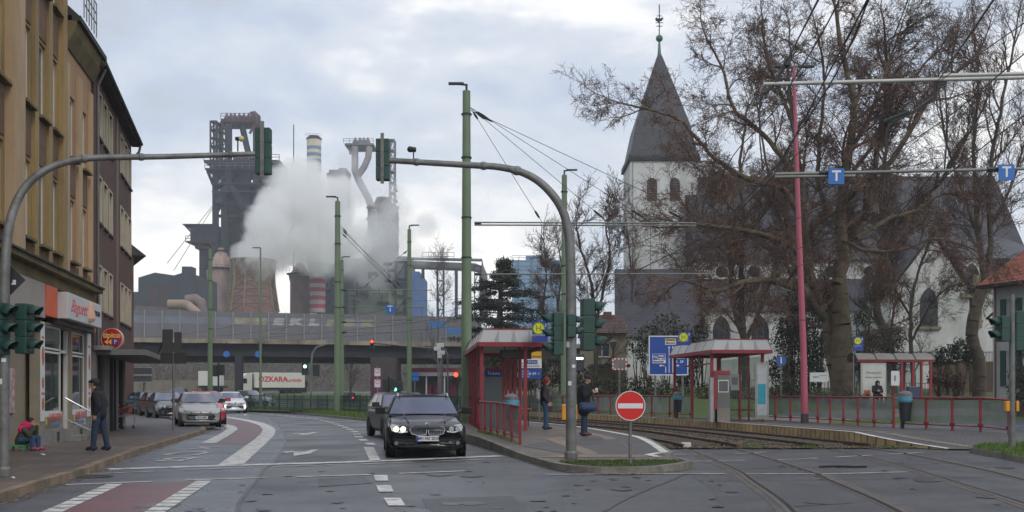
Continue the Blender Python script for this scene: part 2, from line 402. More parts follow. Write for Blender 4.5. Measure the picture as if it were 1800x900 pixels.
# ---- tracks
c1 = spline([(1.9,2),(3.1,8),(4.2,13.6),(4.75,18.4),(5.0,21),(5.25,28),(5.0,32),(4.0,39.6),(2.3,46),(-.7,55),(-4,62),(-8,69),(-13,76),(-20,85),(-31,97),(-44,108),(-60,118)], 8)
c2 = spline([(4.9,2),(6.3,8),(7.45,13.9),(8.05,18.0),(8.6,22),(8.95,27.1),(8.65,30.5),(7.1,40),(5.2,48.5),(2.2,57.5),(-1.2,65),(-5.6,72.5),(-11,80),(-18.5,89),(-30,101),(-43,112),(-58,122)], 8)
RZ = .012
def rail(cl, off, name_label):
    # grooved rail flush in the asphalt in front, standing rail in the ballast behind
    L = offset_curve(cl, off)
    t = thing('rail', name_label, 'rail', (0,0,0), 0, 'tram rails')
    near = [p for p in L if p[1] < 29.4]; far = [p for p in L if p[1] > 28.6]
    mb = MB()
    a = offset_curve(near, -.035); b = offset_curve(near, .035)
    mb.strip([(x,y,RZ) for x,y in a], [(x,y,RZ) for x,y in b]); mb.build('rail_head', steel, t)
    mb = MB()
    a = offset_curve(near, .04*(1 if off < 0 else -1)); b = offset_curve(near, .095*(1 if off < 0 else -1))
    mb.strip([(x,y,RZ+.001) for x,y in a], [(x,y,RZ+.001) for x,y in b]); mb.build('groove', mat('groove', (.012,.011,.01), rough=.9, var=0), t)
    mb = MB()
    a = offset_curve(near, -.15); b = offset_curve(near, .15)
    mb.strip([(x,y,RZ-.005) for x,y in a], [(x,y,RZ-.005) for x,y in b]); mb.build('joint', mat('rail_joint', (.10,.082,.07), rough=.8, var=.4, scale=4), t)
    mb = MB()
    for i in range(len(far)-1):
        p, q = far[i], far[i+1]
        d = Vector((q[0]-p[0], q[1]-p[1])).normalized(); s = Vector((d.y,-d.x))
        for (w0, z0, z1, mi) in ((.065,-.03,.0,0),(.012,.0,.10,0),(.035,.10,.135,0)):
            mb.prism([(p[0]-s.x*w0,p[1]-s.y*w0),(p[0]+s.x*w0,p[1]+s.y*w0),(q[0]+s.x*w0,q[1]+s.y*w0),(q[0]-s.x*w0,q[1]-s.y*w0)], z0, z1)
    mb.build('standing_rail', rust, t)
    mb = MB(); a = offset_curve(far, -.022); b = offset_curve(far, .022)
    mb.strip([(x,y,.137) for x,y in a], [(x,y,.137) for x,y in b]); mb.build('rail_head', steel, t)
    return t
rail(c1, -.72, 'rail nearest to the island with the no entry sign')
rail(c1, .72, 'second tram rail from the island with the no entry sign')
rail(c2, -.72, 'third tram rail from the no entry island')
rail(c2, .72, 'tram rail closest to the long right-hand platform wall')
# ballast
bl = offset_curve([p for p in c1 if p[1] > 28.3], -1.9); br = offset_curve([p for p in c2 if p[1] > 28.3], 1.9)
mb = MB(); N = 60
def resamp(p, n):
    L = [0]
    for i in range(1, len(p)): L.append(L[-1]+math.dist(p[i], p[i-1]))
    o = []
    for k in range(n):
        s = L[-1]*(k/(n-1)); i = 0
        while i < len(L)-2 and L[i+1] < s: i += 1
        t = (s-L[i])/max(1e-9, L[i+1]-L[i]); o.append((p[i][0]*(1-t)+p[i+1][0]*t, p[i][1]*(1-t)+p[i+1][1]*t))
    return o
A_, B_ = resamp(bl, 220), resamp(br, 220)
M_ = 26; vs = []
for i in range(220):
    for j in range(M_):
        t = j/(M_-1); x = A_[i][0]*(1-t)+B_[i][0]*t; y = A_[i][1]*(1-t)+B_[i][1]*t
        z = .02+.03*noise.noise(Vector((x*3, y*3, 0)))+.02*noise.noise(Vector((x*9, y*9, 3)))
        vs.append((x, y, z))
mb._a(vs, [(i*M_+j, i*M_+j+1, (i+1)*M_+j+1, (i+1)*M_+j) for i in range(219) for j in range(M_-1)])
struct(mb.build('track_bed', ballastm, smooth=True))
# loose stones in the nearer ballast (uncountable)
rng = random.Random(3); mb = MB()
for _ in range(5200):
    i = int(rng.random()**1.6*90); t = rng.random()
    x = A_[i][0]*(1-t)+B_[i][0]*t+rng.uniform(-.2,.2); y = A_[i][1]*(1-t)+B_[i][1]*t+rng.uniform(-.2,.2)
    r = rng.uniform(.02,.045); z = .03+r*.3
    p = [Vector((rng.uniform(.6,1.2)*a, rng.uniform(.6,1.2)*b, c))*r for a,b,c in ((1,0,0),(0,1,0),(-1,0,0),(0,-1,0),(0,0,.8),(0,0,-.6))]
    o = [(x+q.x, y+q.y, z+q.z) for q in p]
    mb._a(o, [(0,1,4),(1,2,4),(2,3,4),(3,0,4),(1,0,5),(2,1,5),(3,2,5),(0,3,5)], rng.randrange(3))
tag(mb.build('gravel', [mat('stone_a',(.10,.075,.055),var=.3,rough=.9), mat('stone_b',(.16,.12,.085),var=.3,rough=.9), mat('stone_c',(.06,.05,.045),var=.3,rough=.9)], recalc=False), 'brown ballast stones between the tram rails', 'gravel', kind='stuff')
# sleepers
mb = MB()
k = 0
for cl in (c1, c2):
    S = resamp([p for p in cl if 29.5 < p[1] < 70], 62)
    for i in range(1, 61):
        d = Vector((S[i+1][0]-S[i-1][0], S[i+1][1]-S[i-1][1])) if i < 61 else Vector((0,1))
        mb.cbox((S[i][0], S[i][1], .035), (2.3, .22, .07), math.atan2(d.y, d.x)-PI/2)
struct(mb.build('track_sleepers', mat('sleeper',(.10,.085,.07),var=.3,rough=.9)))

# ---- left island / platform 1
z1f = lambda x, y: .13+.13*max(0, min(1, (y-24)/6))
isl_L = spline([(3.3,20.9),(2.75,20.15),(2.2,19.85),(1.5,19.9),(.85,20.9),(.35,23.3),(-.6,28.3),(-1.4,32.4),(-2.5,38),(-4.2,46),(-5.4,50)], 5)
e1 = offset_curve(c1, -1.5)
isl_R = [p for p in e1 if 23.6 < p[1] < 49.5][::-1]
front_R = [(3.2,23.7),(3.55,22.6),(3.62,21.6),(3.3,20.9)]
poly = isl_L+isl_R+front_R[:-1]
def ring_kerb(name, path, w, zf, m, base=-.02, sgn=1):
    mb = MB(); inn = offset_curve(path, w*sgn)
    for i in range(len(path)-1):
        a, b, c, d = path[i], path[i+1], inn[i+1], inn[i]
        z0 = zf(*a)
        mb.prism([a,b,c,d], base, zf)
    return struct(mb.build(name, m)), inn
_, inL = ring_kerb('island_kerb', [(3.62,21.6),(3.3,20.9)]+isl_L[1:], .16, lambda x,y: z1f(x,y)+.004, kerbm, sgn=1)
_, inR = ring_kerb('platform_edge', [(3.62,21.6),(3.55,22.6)]+[(3.2,23.7)]+isl_R[::-1], .10, lambda x,y: z1f(x,y)+.004, kerbm, sgn=-1)
surf = inL[2:]+isl_R+[(3.1,23.7),(3.42,22.6),(3.45,21.6)]
mb = MB()
mb.face([(x,y,z1f(x,y)) for x,y in surf]); struct(mb.build('island_platform', pave_mid, tri=True))
# white edge strip
mb = MB(); wl_ = [p for p in isl_R[::-1] if p[1] > 23.6]; wl_ = [(3.3,22.9),(3.2,23.7)]+wl_
inn = offset_curve(wl_, -.30); out_ = offset_curve(wl_, -.11)
mb.strip([(x,y,z1f(x,y)+.012) for x,y in out_], [(x,y,z1f(x,y)+.012) for x,y in inn]); struct(mb.build('platform_edge_line', mat('white_edge',(.62,.62,.58),rough=.7,var=.12,scale=3,dirt=(.25,.24,.2),dscale=2,damt=.6)))
# bands of paving on the island
def band(name, pts, m, dz=.006, zf=z1f):
    mb = MB(); mb.face([(x,y,zf(x,y)+dz) for x,y in pts]); return struct(mb.build(name, m, tri=True))
a = offset_curve(wl_, -.34); b = offset_curve(wl_, -.9)
mb = MB(); mb.strip([(x,y,z1f(x,y)+.006) for x,y in a], [(x,y,z1f(x,y)+.006) for x,y in b]); struct(mb.build('dark_paving_band', pave_dark))
a = offset_curve(wl_, -.9); b = offset_curve(wl_, -1.25)
mb = MB(); mb.strip([(x,y,z1f(x,y)+.006) for x,y in a], [(x,y,z1f(x,y)+.006) for x,y in b]); struct(mb.build('tan_paving_band', pave_tan))
def GP(x, y, z=.2): p = G(x, y, z); return (p.x, p.y)
band('dark_paving_field', [GP(918,782,.22),GP(1000,768,.24),GP(1085,771,.25),GP(1120,798,.15),GP(1010,798,.15)], pave_dark)
band('tan_paving_diagonal', [GP(960,772,.25),GP(985,768,.25),GP(1060,795,.16),GP(1030,798,.15)], pave_tan, .009)
band('tan_paving_cross', [GP(930,803,.14),GP(1010,798,.15),GP(1135,798,.15),GP(1140,803,.14),GP(1010,804,.14)], pave_tan, .009)
# grass patch at the tip of the island
gp = inL[2:27]; 
mb = MB(); nose = [p for p in inL[2:] if p[1] < 21.6]
nose = nose+[(1.2,21.5),(2.2,21.75),(3.0,21.75),(3.45,21.6)]
mb.face([(x,y,z1f(x,y)+.013) for x,y in nose]); struct(mb.build('grass_patch', mossm, tri=True))

# ---- right platform 2
z2f = lambda x, y: .34 if y > 31.5 else max(.03, .34-.31*(31.5-y)/3.6)
e2 = offset_curve(c2, 1.45)
p2e = [p for p in e2 if p[1] > 31.6 and p[1] < 80]
p2e = [(11.25,28.0),(10.55,29.4),(10.05,31.0)]+p2e[1:]
p2e = spline(p2e[:3]+p2e[3::3], 3)
p2b = spline([(14.9,27.6),(14.7,29.5),(14.25,31.3),(13.1,34.0),(12.45,36.2),(12.05,39),(11.6,42.4),(10.5,45.8),(8.7,48.6),(6.9,51.6),(4.6,57.5),(1.4,65),(-2.6,73),(-6.5,79.5)], 3)
wallm = brickmat('platform_wall', (.34,.245,.125), (.40,.295,.155), (.09,.07,.04), bw=.28, bh=2, ms=.02, axes='sz', var=.35, vscale=1, offset=0, dirt=(.12,.10,.06), dscale=1.2, damt=.6, bump=.6)
nE = 60; E_ = resamp(p2e, nE); Bk = resamp(p2b, nE)
mb = MB(); mb.strip([(x,y,z2f(x,y)) for x,y in E_], [(x,y,z2f(x,y)) for x,y in Bk]); struct(mb.build('platform', pave_dark))
mb = MB()
for i in range(nE-1):
    a, b = E_[i], E_[i+1]; d = Vector((b[0]-a[0], b[1]-a[1])).normalized(); s = Vector((d.y,-d.x))*.12
    mb.prism([(a[0],a[1]),(b[0],b[1]),(b[0]+s.x,b[1]+s.y),(a[0]+s.x,a[1]+s.y)], -.05, lambda x,y: z2f(x,y)-.005)
struct(mb.build('platform_edge', wallm))
mb = MB(); a = offset_curve(E_, -.01); b = offset_curve(E_, .16)
mb.strip([(x,y,z2f(x,y)+.012) for x,y in a], [(x,y,z2f(x,y)+.012) for x,y in b]); struct(mb.build('platform_edge_line', MATS['white_edge']))
mb = MB(); a = offset_curve(E_, .75); b = offset_curve(E_, 1.05)
mb.strip([(x,y,z2f(x,y)+.007) for x,y in a], [(x,y,z2f(x,y)+.007) for x,y in b]); struct(mb.build('tan_paving_band', pave_tan))
mb = MB()
for i in range(nE-1):
    a, b = Bk[i], Bk[i+1]; d = Vector((b[0]-a[0], b[1]-a[1])).normalized(); s = Vector((d.y,-d.x))*.12
    mb.prism([(a[0],a[1]),(b[0],b[1]),(b[0]+s.x,b[1]+s.y),(a[0]+s.x,a[1]+s.y)], -.05, lambda x,y: z2f(x,y)+.01)
struct(mb.build('platform_rear_kerb', kerbm))
# pavement apron in front of the ramp, verge with kerb at the far right
mb = MB(); ap = [(11.3,27.9),(14.9,27.5),(18.0,26.8),(20.5,29.5),(16.6,32.4),(14.6,31.6),(14.9,27.65)]
mb.face([(x,y,.03) for x,y in ap]); struct(mb.build('pavement_apron', pave_dark, tri=True))
mb = MB(); ap = [GP(1600,783,.03),GP(1640,783,.03),GP(1780,782,.03),GP(1790,777,.03),GP(1700,774,.03)]
mb.face([(x,y,.038) for x,y in ap]); struct(mb.build('tan_paving_cross', pave_tan, tri=True))
vg = [G(1705,796),G(1760,806),G(1830,820),G(2000,850),G(2000,800),G(1800,788),G(1730,790)]
vg = [(p.x,p.y) for p in vg]
mb = MB(); mb.prism(vg, -.02, .13); struct(mb.build('verge_kerb', kerbm))
cx_ = sum(p[0] for p in vg)/len(vg); cy_ = sum(p[1] for p in vg)/len(vg)
mb = MB(); mb.face([(x+(cx_-x)*.05, y+(cy_-y)*.06, .14) for x,y in vg]); struct(mb.build('verge_grass', grassm, tri=True))
# far kerb and footway beyond the side street
fk = [(9.5,48.6),(12.6,48.2),(16,51.2),(20,54.8),(26,59.8),(34,66),(50,78)]
mb = MB(); fi = offset_curve(fk, -.2)
for i in range(len(fk)-1): mb.prism([fk[i],fk[i+1],fi[i+1],fi[i]], -.02, .16)
struct(mb.build('far_kerb', kerbm))
f2 = offset_curve(fk, -2.3)
mb = MB(); mb.strip([(x,y,.17) for x,y in fi], [(x,y,max(.2, ground_at(x,y)+.06)) for x,y in f2]); struct(mb.build('far_footway', mat('footway',(.15,.13,.125),var=.2,scale=1)))
# red-brown path across the lawn
mb = MB(); pa = [(14,60.5),(22,66),(30,72),(44,83)]; pb = [(13,62.5),(21,68),(29,74),(43,85)]
mb.strip([(x,y,ground_at(x,y)+.06) for x,y in pa], [(x,y,ground_at(x,y)+.06) for x,y in pb]); struct(mb.build('path', mat('red_path',(.16,.10,.09),var=.2)))

# ---- grass strip of the median beyond island 1
gs = [(-5.4,50),(-7.8,57),(-10.2,63),(-13,70),(-17,79.5),(-23,91),(-31,102),(-42,112),(-54,120)]
gs = spline([(-4.3,46)]+gs, 4)
ring_kerb('median_kerb', gs, .16, lambda x,y: .13, kerbm, sgn=1)
gi = offset_curve(gs, .15); go_ = [p for p in offset_curve(c1, -1.85) if 46 < p[1] < 117]
mb = MB(); a = resamp(gi, 40); b = resamp(go_, 40)
rows = 5; vs = []
for i in range(40):
    for j in range(rows):
        t = j/(rows-1); vs.append((a[i][0]*(1-t)+b[i][0]*t, a[i][1]*(1-t)+b[i][1]*t, .12+.12*math.sin(t*PI)))
mb._a(vs, [(i*rows+j, i*rows+j+1, (i+1)*rows+j+1, (i+1)*rows+j) for i in range(39) for j in range(rows-1)])
struct(mb.build('median_grass', grassm, smooth=True))
# grass blades: verge, island tip, median edge
def blades(name, label, spots, m, h=(.05,.13), w=.008):
    mb = MB()
    for x, y, z in spots:
        a = rng.uniform(0, PI); L = rng.uniform(*h); dx, dy = rng.uniform(-.5,.5)*L, rng.uniform(-.5,.5)*L; ww = w*rng.uniform(.7,1.4)
        mb._a([(x-ww*math.cos(a), y-ww*math.sin(a), z), (x+ww*math.cos(a), y+ww*math.sin(a), z), (x+dx, y+dy, z+L)], [(0,1,2)], rng.randrange(2))
    return tag(mb.build(name, m, recalc=False), label, 'grass', kind='stuff')
gm = [mat('blade_a',(.065,.14,.015),var=.3,scale=4,rough=.8), mat('blade_b',(.11,.17,.03),var=.3,scale=4,rough=.8)]
def inpoly(x, y, P_):
    c = False
    for i in range(len(P_)):
        (x1,y1),(x2,y2) = P_[i-1], P_[i]
        if (y1 > y) != (y2 > y) and x < (x2-x1)*(y-y1)/(y2-y1)+x1: c = not c
    return c
def scatter(P_, n, zf):
    xs = [p[0] for p in P_]; ys = [p[1] for p in P_]; o = []
    for _ in range(n*4):
        x, y = rng.uniform(min(xs),max(xs)), rng.uniform(min(ys),max(ys))
        if inpoly(x, y, P_): o.append((x, y, zf(x,y)))
        if len(o) >= n: break
    return o
blades('grass', 'green grass tufts on the small verge at the lower right', scatter(vg, 9000, lambda x,y:.135), gm, h=(.04,.11))
blades('grass', 'mossy grass on the rounded tip of the traffic island', scatter(nose, 3200, lambda x,y:z1f(x,y)+.01), [mossm, gm[0]], h=(.015,.05))
sp = []
for _ in range(26000):
    u = rng.random()*38; i = int(u); t = u-i; v = rng.random()**1.3*.5
    ax = a[i][0]*(1-t)+a[i+1][0]*t; ay = a[i][1]*(1-t)+a[i+1][1]*t; bx = b[i][0]*(1-t)+b[i+1][0]*t; by = b[i][1]*(1-t)+b[i+1][1]*t
    sp.append((ax*(1-v)+bx*v, ay*(1-v)+by*v, .12+.12*math.sin(v*PI)))
blades('grass', 'bright green grass along the fenced tram median', sp, gm, h=(.06,.2), w=.02)
sp = [(kx+rng.uniform(-.04,.1), ky+rng.uniform(-.1,.1), z1f(kx,ky)) for kx, ky in [(-1.05+1.2*q, 34-6.9*q) for q in [rng.random()**1.5 for _ in range(500)]]]
blades('weeds', 'weeds growing along the foot of the red railing on the island', sp, gm, h=(.03,.13))
sp = [(A_[0][0]*(1-t)+B_[0][0]*t+rng.uniform(-.15,.15), A_[0][1]*(1-t)+B_[0][1]*t+rng.uniform(-.1,.5), .02) for t in [rng.choice((.05,.4,.43,.62,.9,rng.random()))+rng.uniform(-.03,.03) for _ in range(700)]]
blades('weeds', 'weeds where the track bed meets the asphalt', sp, gm, h=(.04,.14))

# ---- road markings
MZ = .012
pm = MB(); pmw = MB()
def GZ(x, y): p = G(x, y); return (p.x, p.y, MZ)
def stripe(B, pts, wd, z=MZ, dash=None):
    a = offset_curve(pts, -wd/2); b = offset_curve(pts, wd/2)
    B.strip([(x,y,z) for x,y in a], [(x,y,z) for x,y in b])
def dashes(B, pts, wd, on, off, start=0, z=MZ, jit=0):
    L = [0]
    for i in range(1, len(pts)): L.append(L[-1]+math.dist(pts[i], pts[i-1]))
    def at(s):
        i = 0
        while i < len(L)-2 and L[i+1] < s: i += 1
        t = (s-L[i])/max(1e-9, L[i+1]-L[i]); return (pts[i][0]*(1-t)+pts[i+1][0]*t, pts[i][1]*(1-t)+pts[i+1][1]*t)
    s = start
    while s+on < L[-1]:
        stripe(B, [at(s), at(s+on/2), at(s+on)], wd, z); s += on+off
def g2(x, y): p = G(x, y); return (p.x, p.y)
stripe(pm, [g2(190,825.5), g2(400,819), g2(640,812), g2(882,802)], .42)
dashes(pmw, [g2(150,834.5), g2(400,823.5), g2(640,816.5), g2(905,806)], .12, 1.25, .55)
dashes(pm, [g2(115,853), g2(380,843), g2(640,835.5), g2(960,823)], .13, 1.35, .55)
dashes(pmw, [g2(960,835), g2(1180,833.5), g2(1500,834), g2(1790,823)], .13, 3.3, .3)
dashes(pmw, [g2(1210,812), g2(1400,808), g2(1640,795)], .12, 1.4, .6)
dashes(pmw, [g2(1170,800), g2(1300,798), g2(1420,791)], .12, 1.2, .6)
# lane divider blocks
for q in ([(657,836),(681,836),(682.5,846),(660,846)], [(661,854),(687,854),(692,865.5),(666,865.5)], [(674,876.5),(704,876.5),(713,890),(683,890)],
          [(639,786.5),(657,786.5),(669.5,811),(650,811)]):
    pm.face([GZ(*p) for p in q])
dashes(pm, spline([(-4.0,30.9),(-5.0,35.5),(-5.9,40.7),(-7.2,46.5),(-8.8,53),(-10.8,60),(-13.4,67),(-17,75.5),(-22,85),(-29,95)], 6), .26, 1.15, 1.35)
stripe(pm, spline([(-12.6,63.6),(-15.5,71),(-19.2,79.5),(-24,88.5),(-30,97)], 5), .12)
# bike lane: right line, left line, red fields
rl = spline([g2(405,818), g2(440,790), g2(462,772), g2(471,762), g2(472,754), g2(462,747), g2(440,740.5), g2(408,735), g2(380,731)], 5)
ll = spline([g2(366,779.5), g2(388,768), g2(403,759), g2(408,753), g2(400,748), g2(384,744.5)], 5)
stripe(pm, rl, .5); stripe(pm, ll, .42)
rm = MB()
rin = [p for p in rl if 30.5 < p[1] < 66]; rin = offset_curve(rin, -.3)
lin = [p for p in offset_curve(ll, .25)]
far_l = [g2(375,740), g2(372,733)]
rm.face([(x,y,.009) for x,y in rin]+[(x,y,.009) for x,y in far_l[::-1]]+[(x,y,.009) for x,y in lin[::-1] if y > 30.5])
rm.face([(p.x,p.y,.009) for p in (G(215,852),G(349,846),G(238,912),G(80,912))])
struct(rm.build('cycle_lane_surface', redroad, tri=True))
for (x0,y0,x1,y1) in ((202,852,72,910),(359,846.5,256,912)):
    A0, A1 = G(x0,y0), G(x1,y1); d = (A1-A0); L = d.length; d.normalize(); wv = Vector((.13,0,0)); q = 0.
    while q < L:
        c = A0+d*q; u = d*.40; pm.face([(c-wv)[:2]+(MZ+.002,), (c+wv)[:2]+(MZ+.002,), (c+u+wv)[:2]+(MZ+.002,), (c+u-wv)[:2]+(MZ+.002,)]); q += .47
# turn arrows (pointing towards the viewer, with a short arm to the left)
def arrow(cx, cy, sc):
    s = Vector((cx, cy, 0))
    f = lambda a: [(s.x+x*sc, s.y+y*sc*2.6, MZ) for x, y in a]
    pm.face(f([(.10,.55),(.36,.55),(.36,-.08),(.56,-.08),(.22,-.72),(-.12,-.08),(.10,-.08)]))
    pm.face(f([(.10,.11),(.10,-.06),(-.26,-.06),(-.26,.11)])); pm.face(f([(-.26,.22),(-.26,-.17),(-.60,.02)]))
a_ = G(526,795.5); arrow(a_.x, a_.y, .86)
a_ = G(534,762.5); arrow(a_.x, a_.y, .9)
struct(pm.build('road_markings', paint, tri=True))
struct(pmw.build('worn_road_markings', paint_old, tri=True))
# BUS lettering on the left lane, reading for the oncoming traffic
for ch, (x, y) in zip('BUS', ((312,808),(333,797.5),(362,787.5))):
    p = G(x, y)
    o = text('lane_lettering', ch, 1.25, paint_old, None, (p.x, p.y, MZ+.003), (0,0,PI), .001, sx=1.15)
    o.scale = (1.15, 1.75, 1); struct(o)
# manhole covers
def manhole(x, y, r, label):
    p = G(x, y); mb = MB(); mb.lathe([(r*1.15,0.),(r*1.15,.014),(r,.016),(r,.012),(0.01,.012)], (p.x,p.y,0.001), 20)
    tag(mb.build('manhole_cover', mat('iron',(.03,.03,.032),rough=.5,metal=.5,var=.3,scale=8)), label, 'manhole cover')
manhole(167,839,.27,'round dark drain cover in the road by the left kerb')
# debris lying on the crossing
mb = MB(); p = G(1480,823); mb.tube([p+Vector((-.45,0,.03)), p+Vector((-.1,.05,.035)), p+Vector((.2,-.03,.03)), p+Vector((.5,.04,.03))], .022, 6)
tag(mb.build('fallen_branch', mat('twig_dark',(.02,.018,.016),rough=.9)), 'dark stick lying on the asphalt between the rails', 'stick')
p = G(1206,789); mb = MB(); mb.box(p.x-.12,p.x+.12,p.y-.1,p.y+.1,0,.17)
tag(mb.build('marker_block', mat('white_block',(.55,.54,.5),var=.15), bevel=.012), 'small white block at the end of the ballast beside the rail', 'marker block')
# litter
lm = mat('litter_white',(.6,.6,.58),var=.1)
for (x,y,lab) in ((75,783+18,'crumpled white paper scrap on the left pavement'),(22,843,'white litter scrap on the pavement beside the mast pole')):
    p = G(x,y,SW); mb = MB(); mb._a([(p.x+rng.uniform(-.06,.06), p.y+rng.uniform(-.06,.06), SW+.03+rng.uniform(-.02,.02)) for _ in range(6)], [(0,1,2),(1,2,3),(2,3,4),(3,4,5)])
    tag(mb.build('paper_scrap', lm), lab, 'litter')
tarm = mat('tar_seam', (.034,.034,.037), rough=.35, var=.3, scale=5)
mb = MB()
def seamline(pts, wd, z=.0075):
    q = resamp(pts, max(4, int(len(pts)*6))); q = [(x+rng.gauss(0,.02), y+rng.gauss(0,.03)) for x, y in q]; stripe(mb, q, wd, z)
seamline([(p.x,p.y) for p in seam], .06); seamline([g2(1050,905), g2(1120,868), g2(1180,845), g2(1215,830)], .03); seamline([g2(820,905), g2(900,872), g2(1010,860), g2(1150,858)], .016)
for x0,y0,x1,y1 in ((1210,826,1780,812),(1260,846,1800,838)): seamline([g2(x0,y0), g2((x0+x1)/2,(y0+y1)/2+1), g2(x1,y1)], .03, .0085)
struct(mb.build('tar_seams', tarm))
for i, q in enumerate(([(742,878),(900,872),(935,905),(760,912)],[(560,842),(640,838),(655,850),(560,856)],[(1330,868),(1450,862),(1500,885),(1370,893)],[(520,812),(600,806),(612,812),(528,820)])):
    mb = MB(); mb.face([(*g2(*p), .006+.0008*i) for p in q]); struct(mb.build('asphalt_patch', asphalt3 if i%2 else mat('asphalt_patch',(.052,.054,.06),rough=.5,var=.2,scale=1,bump=.4,bscale=60), tri=True))
# small litter and fallen leaves along the kerbs
mb = MB()
for _ in range(420):
    i = rng.randrange(8, len(kl)-24); t = rng.random(); x = kl[i][0]*(1-t)+kl[i+1][0]*t+abs(rng.gauss(0,.12))+.03; y = kl[i][1]*(1-t)+kl[i+1][1]*t; r = rng.uniform(.012,.035)
    mb._a([(x-r,y,.014),(x,y-r,.02),(x+r,y+r*.3,.016),(x,y+r,.024)], [(0,1,2,3)], rng.randrange(2))
for _ in range(260):
    i = rng.randrange(2, len(isl_L)-8); t = rng.random(); x = isl_L[i][0]*(1-t)+isl_L[i+1][0]*t; y = isl_L[i][1]*(1-t)+isl_L[i+1][1]*t; c_ = Vector((1.5-x, 27-y)).normalized(); k_ = abs(rng.gauss(0,.12))+.03; x -= c_.x*k_; y -= c_.y*k_; r = rng.uniform(.012,.035)
    mb._a([(x-r,y,.014),(x,y-r,.02),(x+r,y+r*.3,.016),(x,y+r,.024)], [(0,1,2,3)], rng.randrange(2))
tag(mb.build('leaf_litter', [mat('leaf_brown',(.12,.075,.03),var=.3), mat('leaf_pale',(.25,.2,.12),var=.3)], recalc=False), 'dead leaves and crumbs lying in the gutters', 'litter', kind='stuff')
# oil drips and gum spots on the asphalt
mb = MB()
for _ in range(90):
    x_, y_ = (rng.uniform(250,1150), 800+rng.random()**.7*100) if _ < 60 else (rng.uniform(1250,1790), 800+rng.random()*95)
    p = G(x_, y_); r = rng.uniform(.03,.10) if rng.random() < .8 else rng.uniform(.12,.30); n_ = 11
    mb.face([(p.x+r*rng.uniform(.6,1.2)*math.cos(2*PI*i/n_), p.y+r*rng.uniform(.7,1.5)*math.sin(2*PI*i/n_), .0105+_*.00001) for i in range(n_)])
struct(mb.build('oil_stains', mat('oil_stain',(.042,.043,.047),rough=.32,var=.2,scale=6), tri=True))
# ================================================================ LEFT BUILDINGS
def wall_open(mb, s0, s1, z0, z1, y0, y1, ops, m=None):
    """A wall slab in local x/z with rectangular openings (a, b, c, d)."""
    X = sorted(set([s0, s1]+[v for o in ops for v in o[:2] if s0 < v < s1])); Z = sorted(set([z0, z1]+[v for o in ops for v in o[2:] if z0 < v < z1]))
    for j in range(len(Z)-1):
        run = None
        for i in range(len(X)-1):
            cx, cz = (X[i]+X[i+1])/2, (Z[j]+Z[j+1])/2
            hole = any(a < cx < b and c < cz < d for a, b, c, d in ops)
            if hole:
                if run is not None: mb.box(run, X[i], y0, y1, Z[j], Z[j+1], m); run = None
            elif run is None: run = X[i]
        if run is not None: mb.box(run, X[-1], y0, y1, Z[j], Z[j+1], m)
wglass = mat('window_glass', (.035,.042,.05), rough=.06, var=.5, scale=.7, spec=.8)
wglass2 = mat('shop_glass', (.025,.035,.035), rough=.04, var=.6, scale=1.3, spec=.8)
whitefr = mat('white_frame', (.55,.55,.52), rough=.5, var=.08)
curtain = mat('curtain', (.42,.40,.36), rough=.9, var=.2, scale=6, stretch=(6,1,.3))
def window(par, a, b, c, d, y, fm=whitefr, gm_=wglass, mull=1, sill=None, name='window', curt=0, bar=None):
    mb = MB(); t = .055
    mb.box(a,b,y-.03,y+.03,c,c+t); mb.box(a,b,y-.03,y+.03,d-t,d); mb.box(a,a+t,y-.03,y+.03,c+t,d-t); mb.box(b-t,b,y-.03,y+.03,c+t,d-t)
    for i in range(mull):
        x = a+(b-a)*(i+1)/(mull+1); mb.box(x-.03,x+.03,y-.028,y+.028,c+t,d-t)
    if bar: mb.box(a+t,b-t,y-.027,y+.027,bar-.03,bar+.03)
    f = mb.build(name, fm, par)
    mb = MB(); mb.box(a+t,b-t,y,y+.01,c+t,d-t); mb.build('pane', gm_, f)
    if curt:
        mb = MB(); mb.box(a+t,a+(b-a)*.42,y-.004,y-.001,c+t+.02,d-t); mb.build('curtain', curtain, f)
    if sill:
        mb = MB(); mb.box(a-.06,b+.06,y-.28,y-.03,c-.07,c); mb.build('sill', sill, f)
    return f
ochre = mat('ochre_render', (.30,.205,.085), rough=.85, var=.25, scale=.35, dirt=(.13,.10,.055), dscale=.5, damt=.75, bump=.15, bscale=30, stretch=(1,1,.35))
tanr = mat('tan_render', (.42,.295,.175), rough=.85, var=.2, scale=.4, dirt=(.24,.165,.09), dscale=.45, damt=.7, stretch=(1,1,.3))
tan2 = mat('pink_render', (.36,.215,.12), rough=.85, var=.22, scale=.4, dirt=(.22,.15,.08), dscale=.5, damt=.7, stretch=(1,1,.3))
panelm = mat('window_spandrel', (.13,.075,.045), rough=.85, var=.3, scale=1.2)
olive = mat('olive_stone', (.155,.12,.055), rough=.9, var=.35, scale=1.2, dirt=(.07,.065,.03), dscale=.8, damt=.8)
beige = mat('beige_wall', (.25,.215,.16), rough=.8, var=.12, scale=.7, dirt=(.16,.15,.10), dscale=.6, damt=.5)
greyf = mat('grey_fascia', (.30,.265,.235), rough=.6, var=.08)
orange = mat('orange_panel', (.62,.10,.03), rough=.5, var=.1)
signgrey = mat('sign_face', (.50,.50,.50), rough=.5, var=.08, scale=2)
roofdark = mat('dark_roof', (.035,.032,.032), rough=.8, var=.3)
blackm = mat('black_metal', (.018,.018,.02), rough=.5, var=.2)
greystone = mat('grey_plinth', (.22,.215,.20), rough=.8, var=.2, scale=3, dirt=(.13,.12,.10), dscale=2, damt=.6)
u1 = math.atan2(1, -.18)
B1 = thing('corner_building', 'tall ochre rendered building with pilasters and a snack shop at street level', 'building', (-12.24, 28.2, .0), u1)
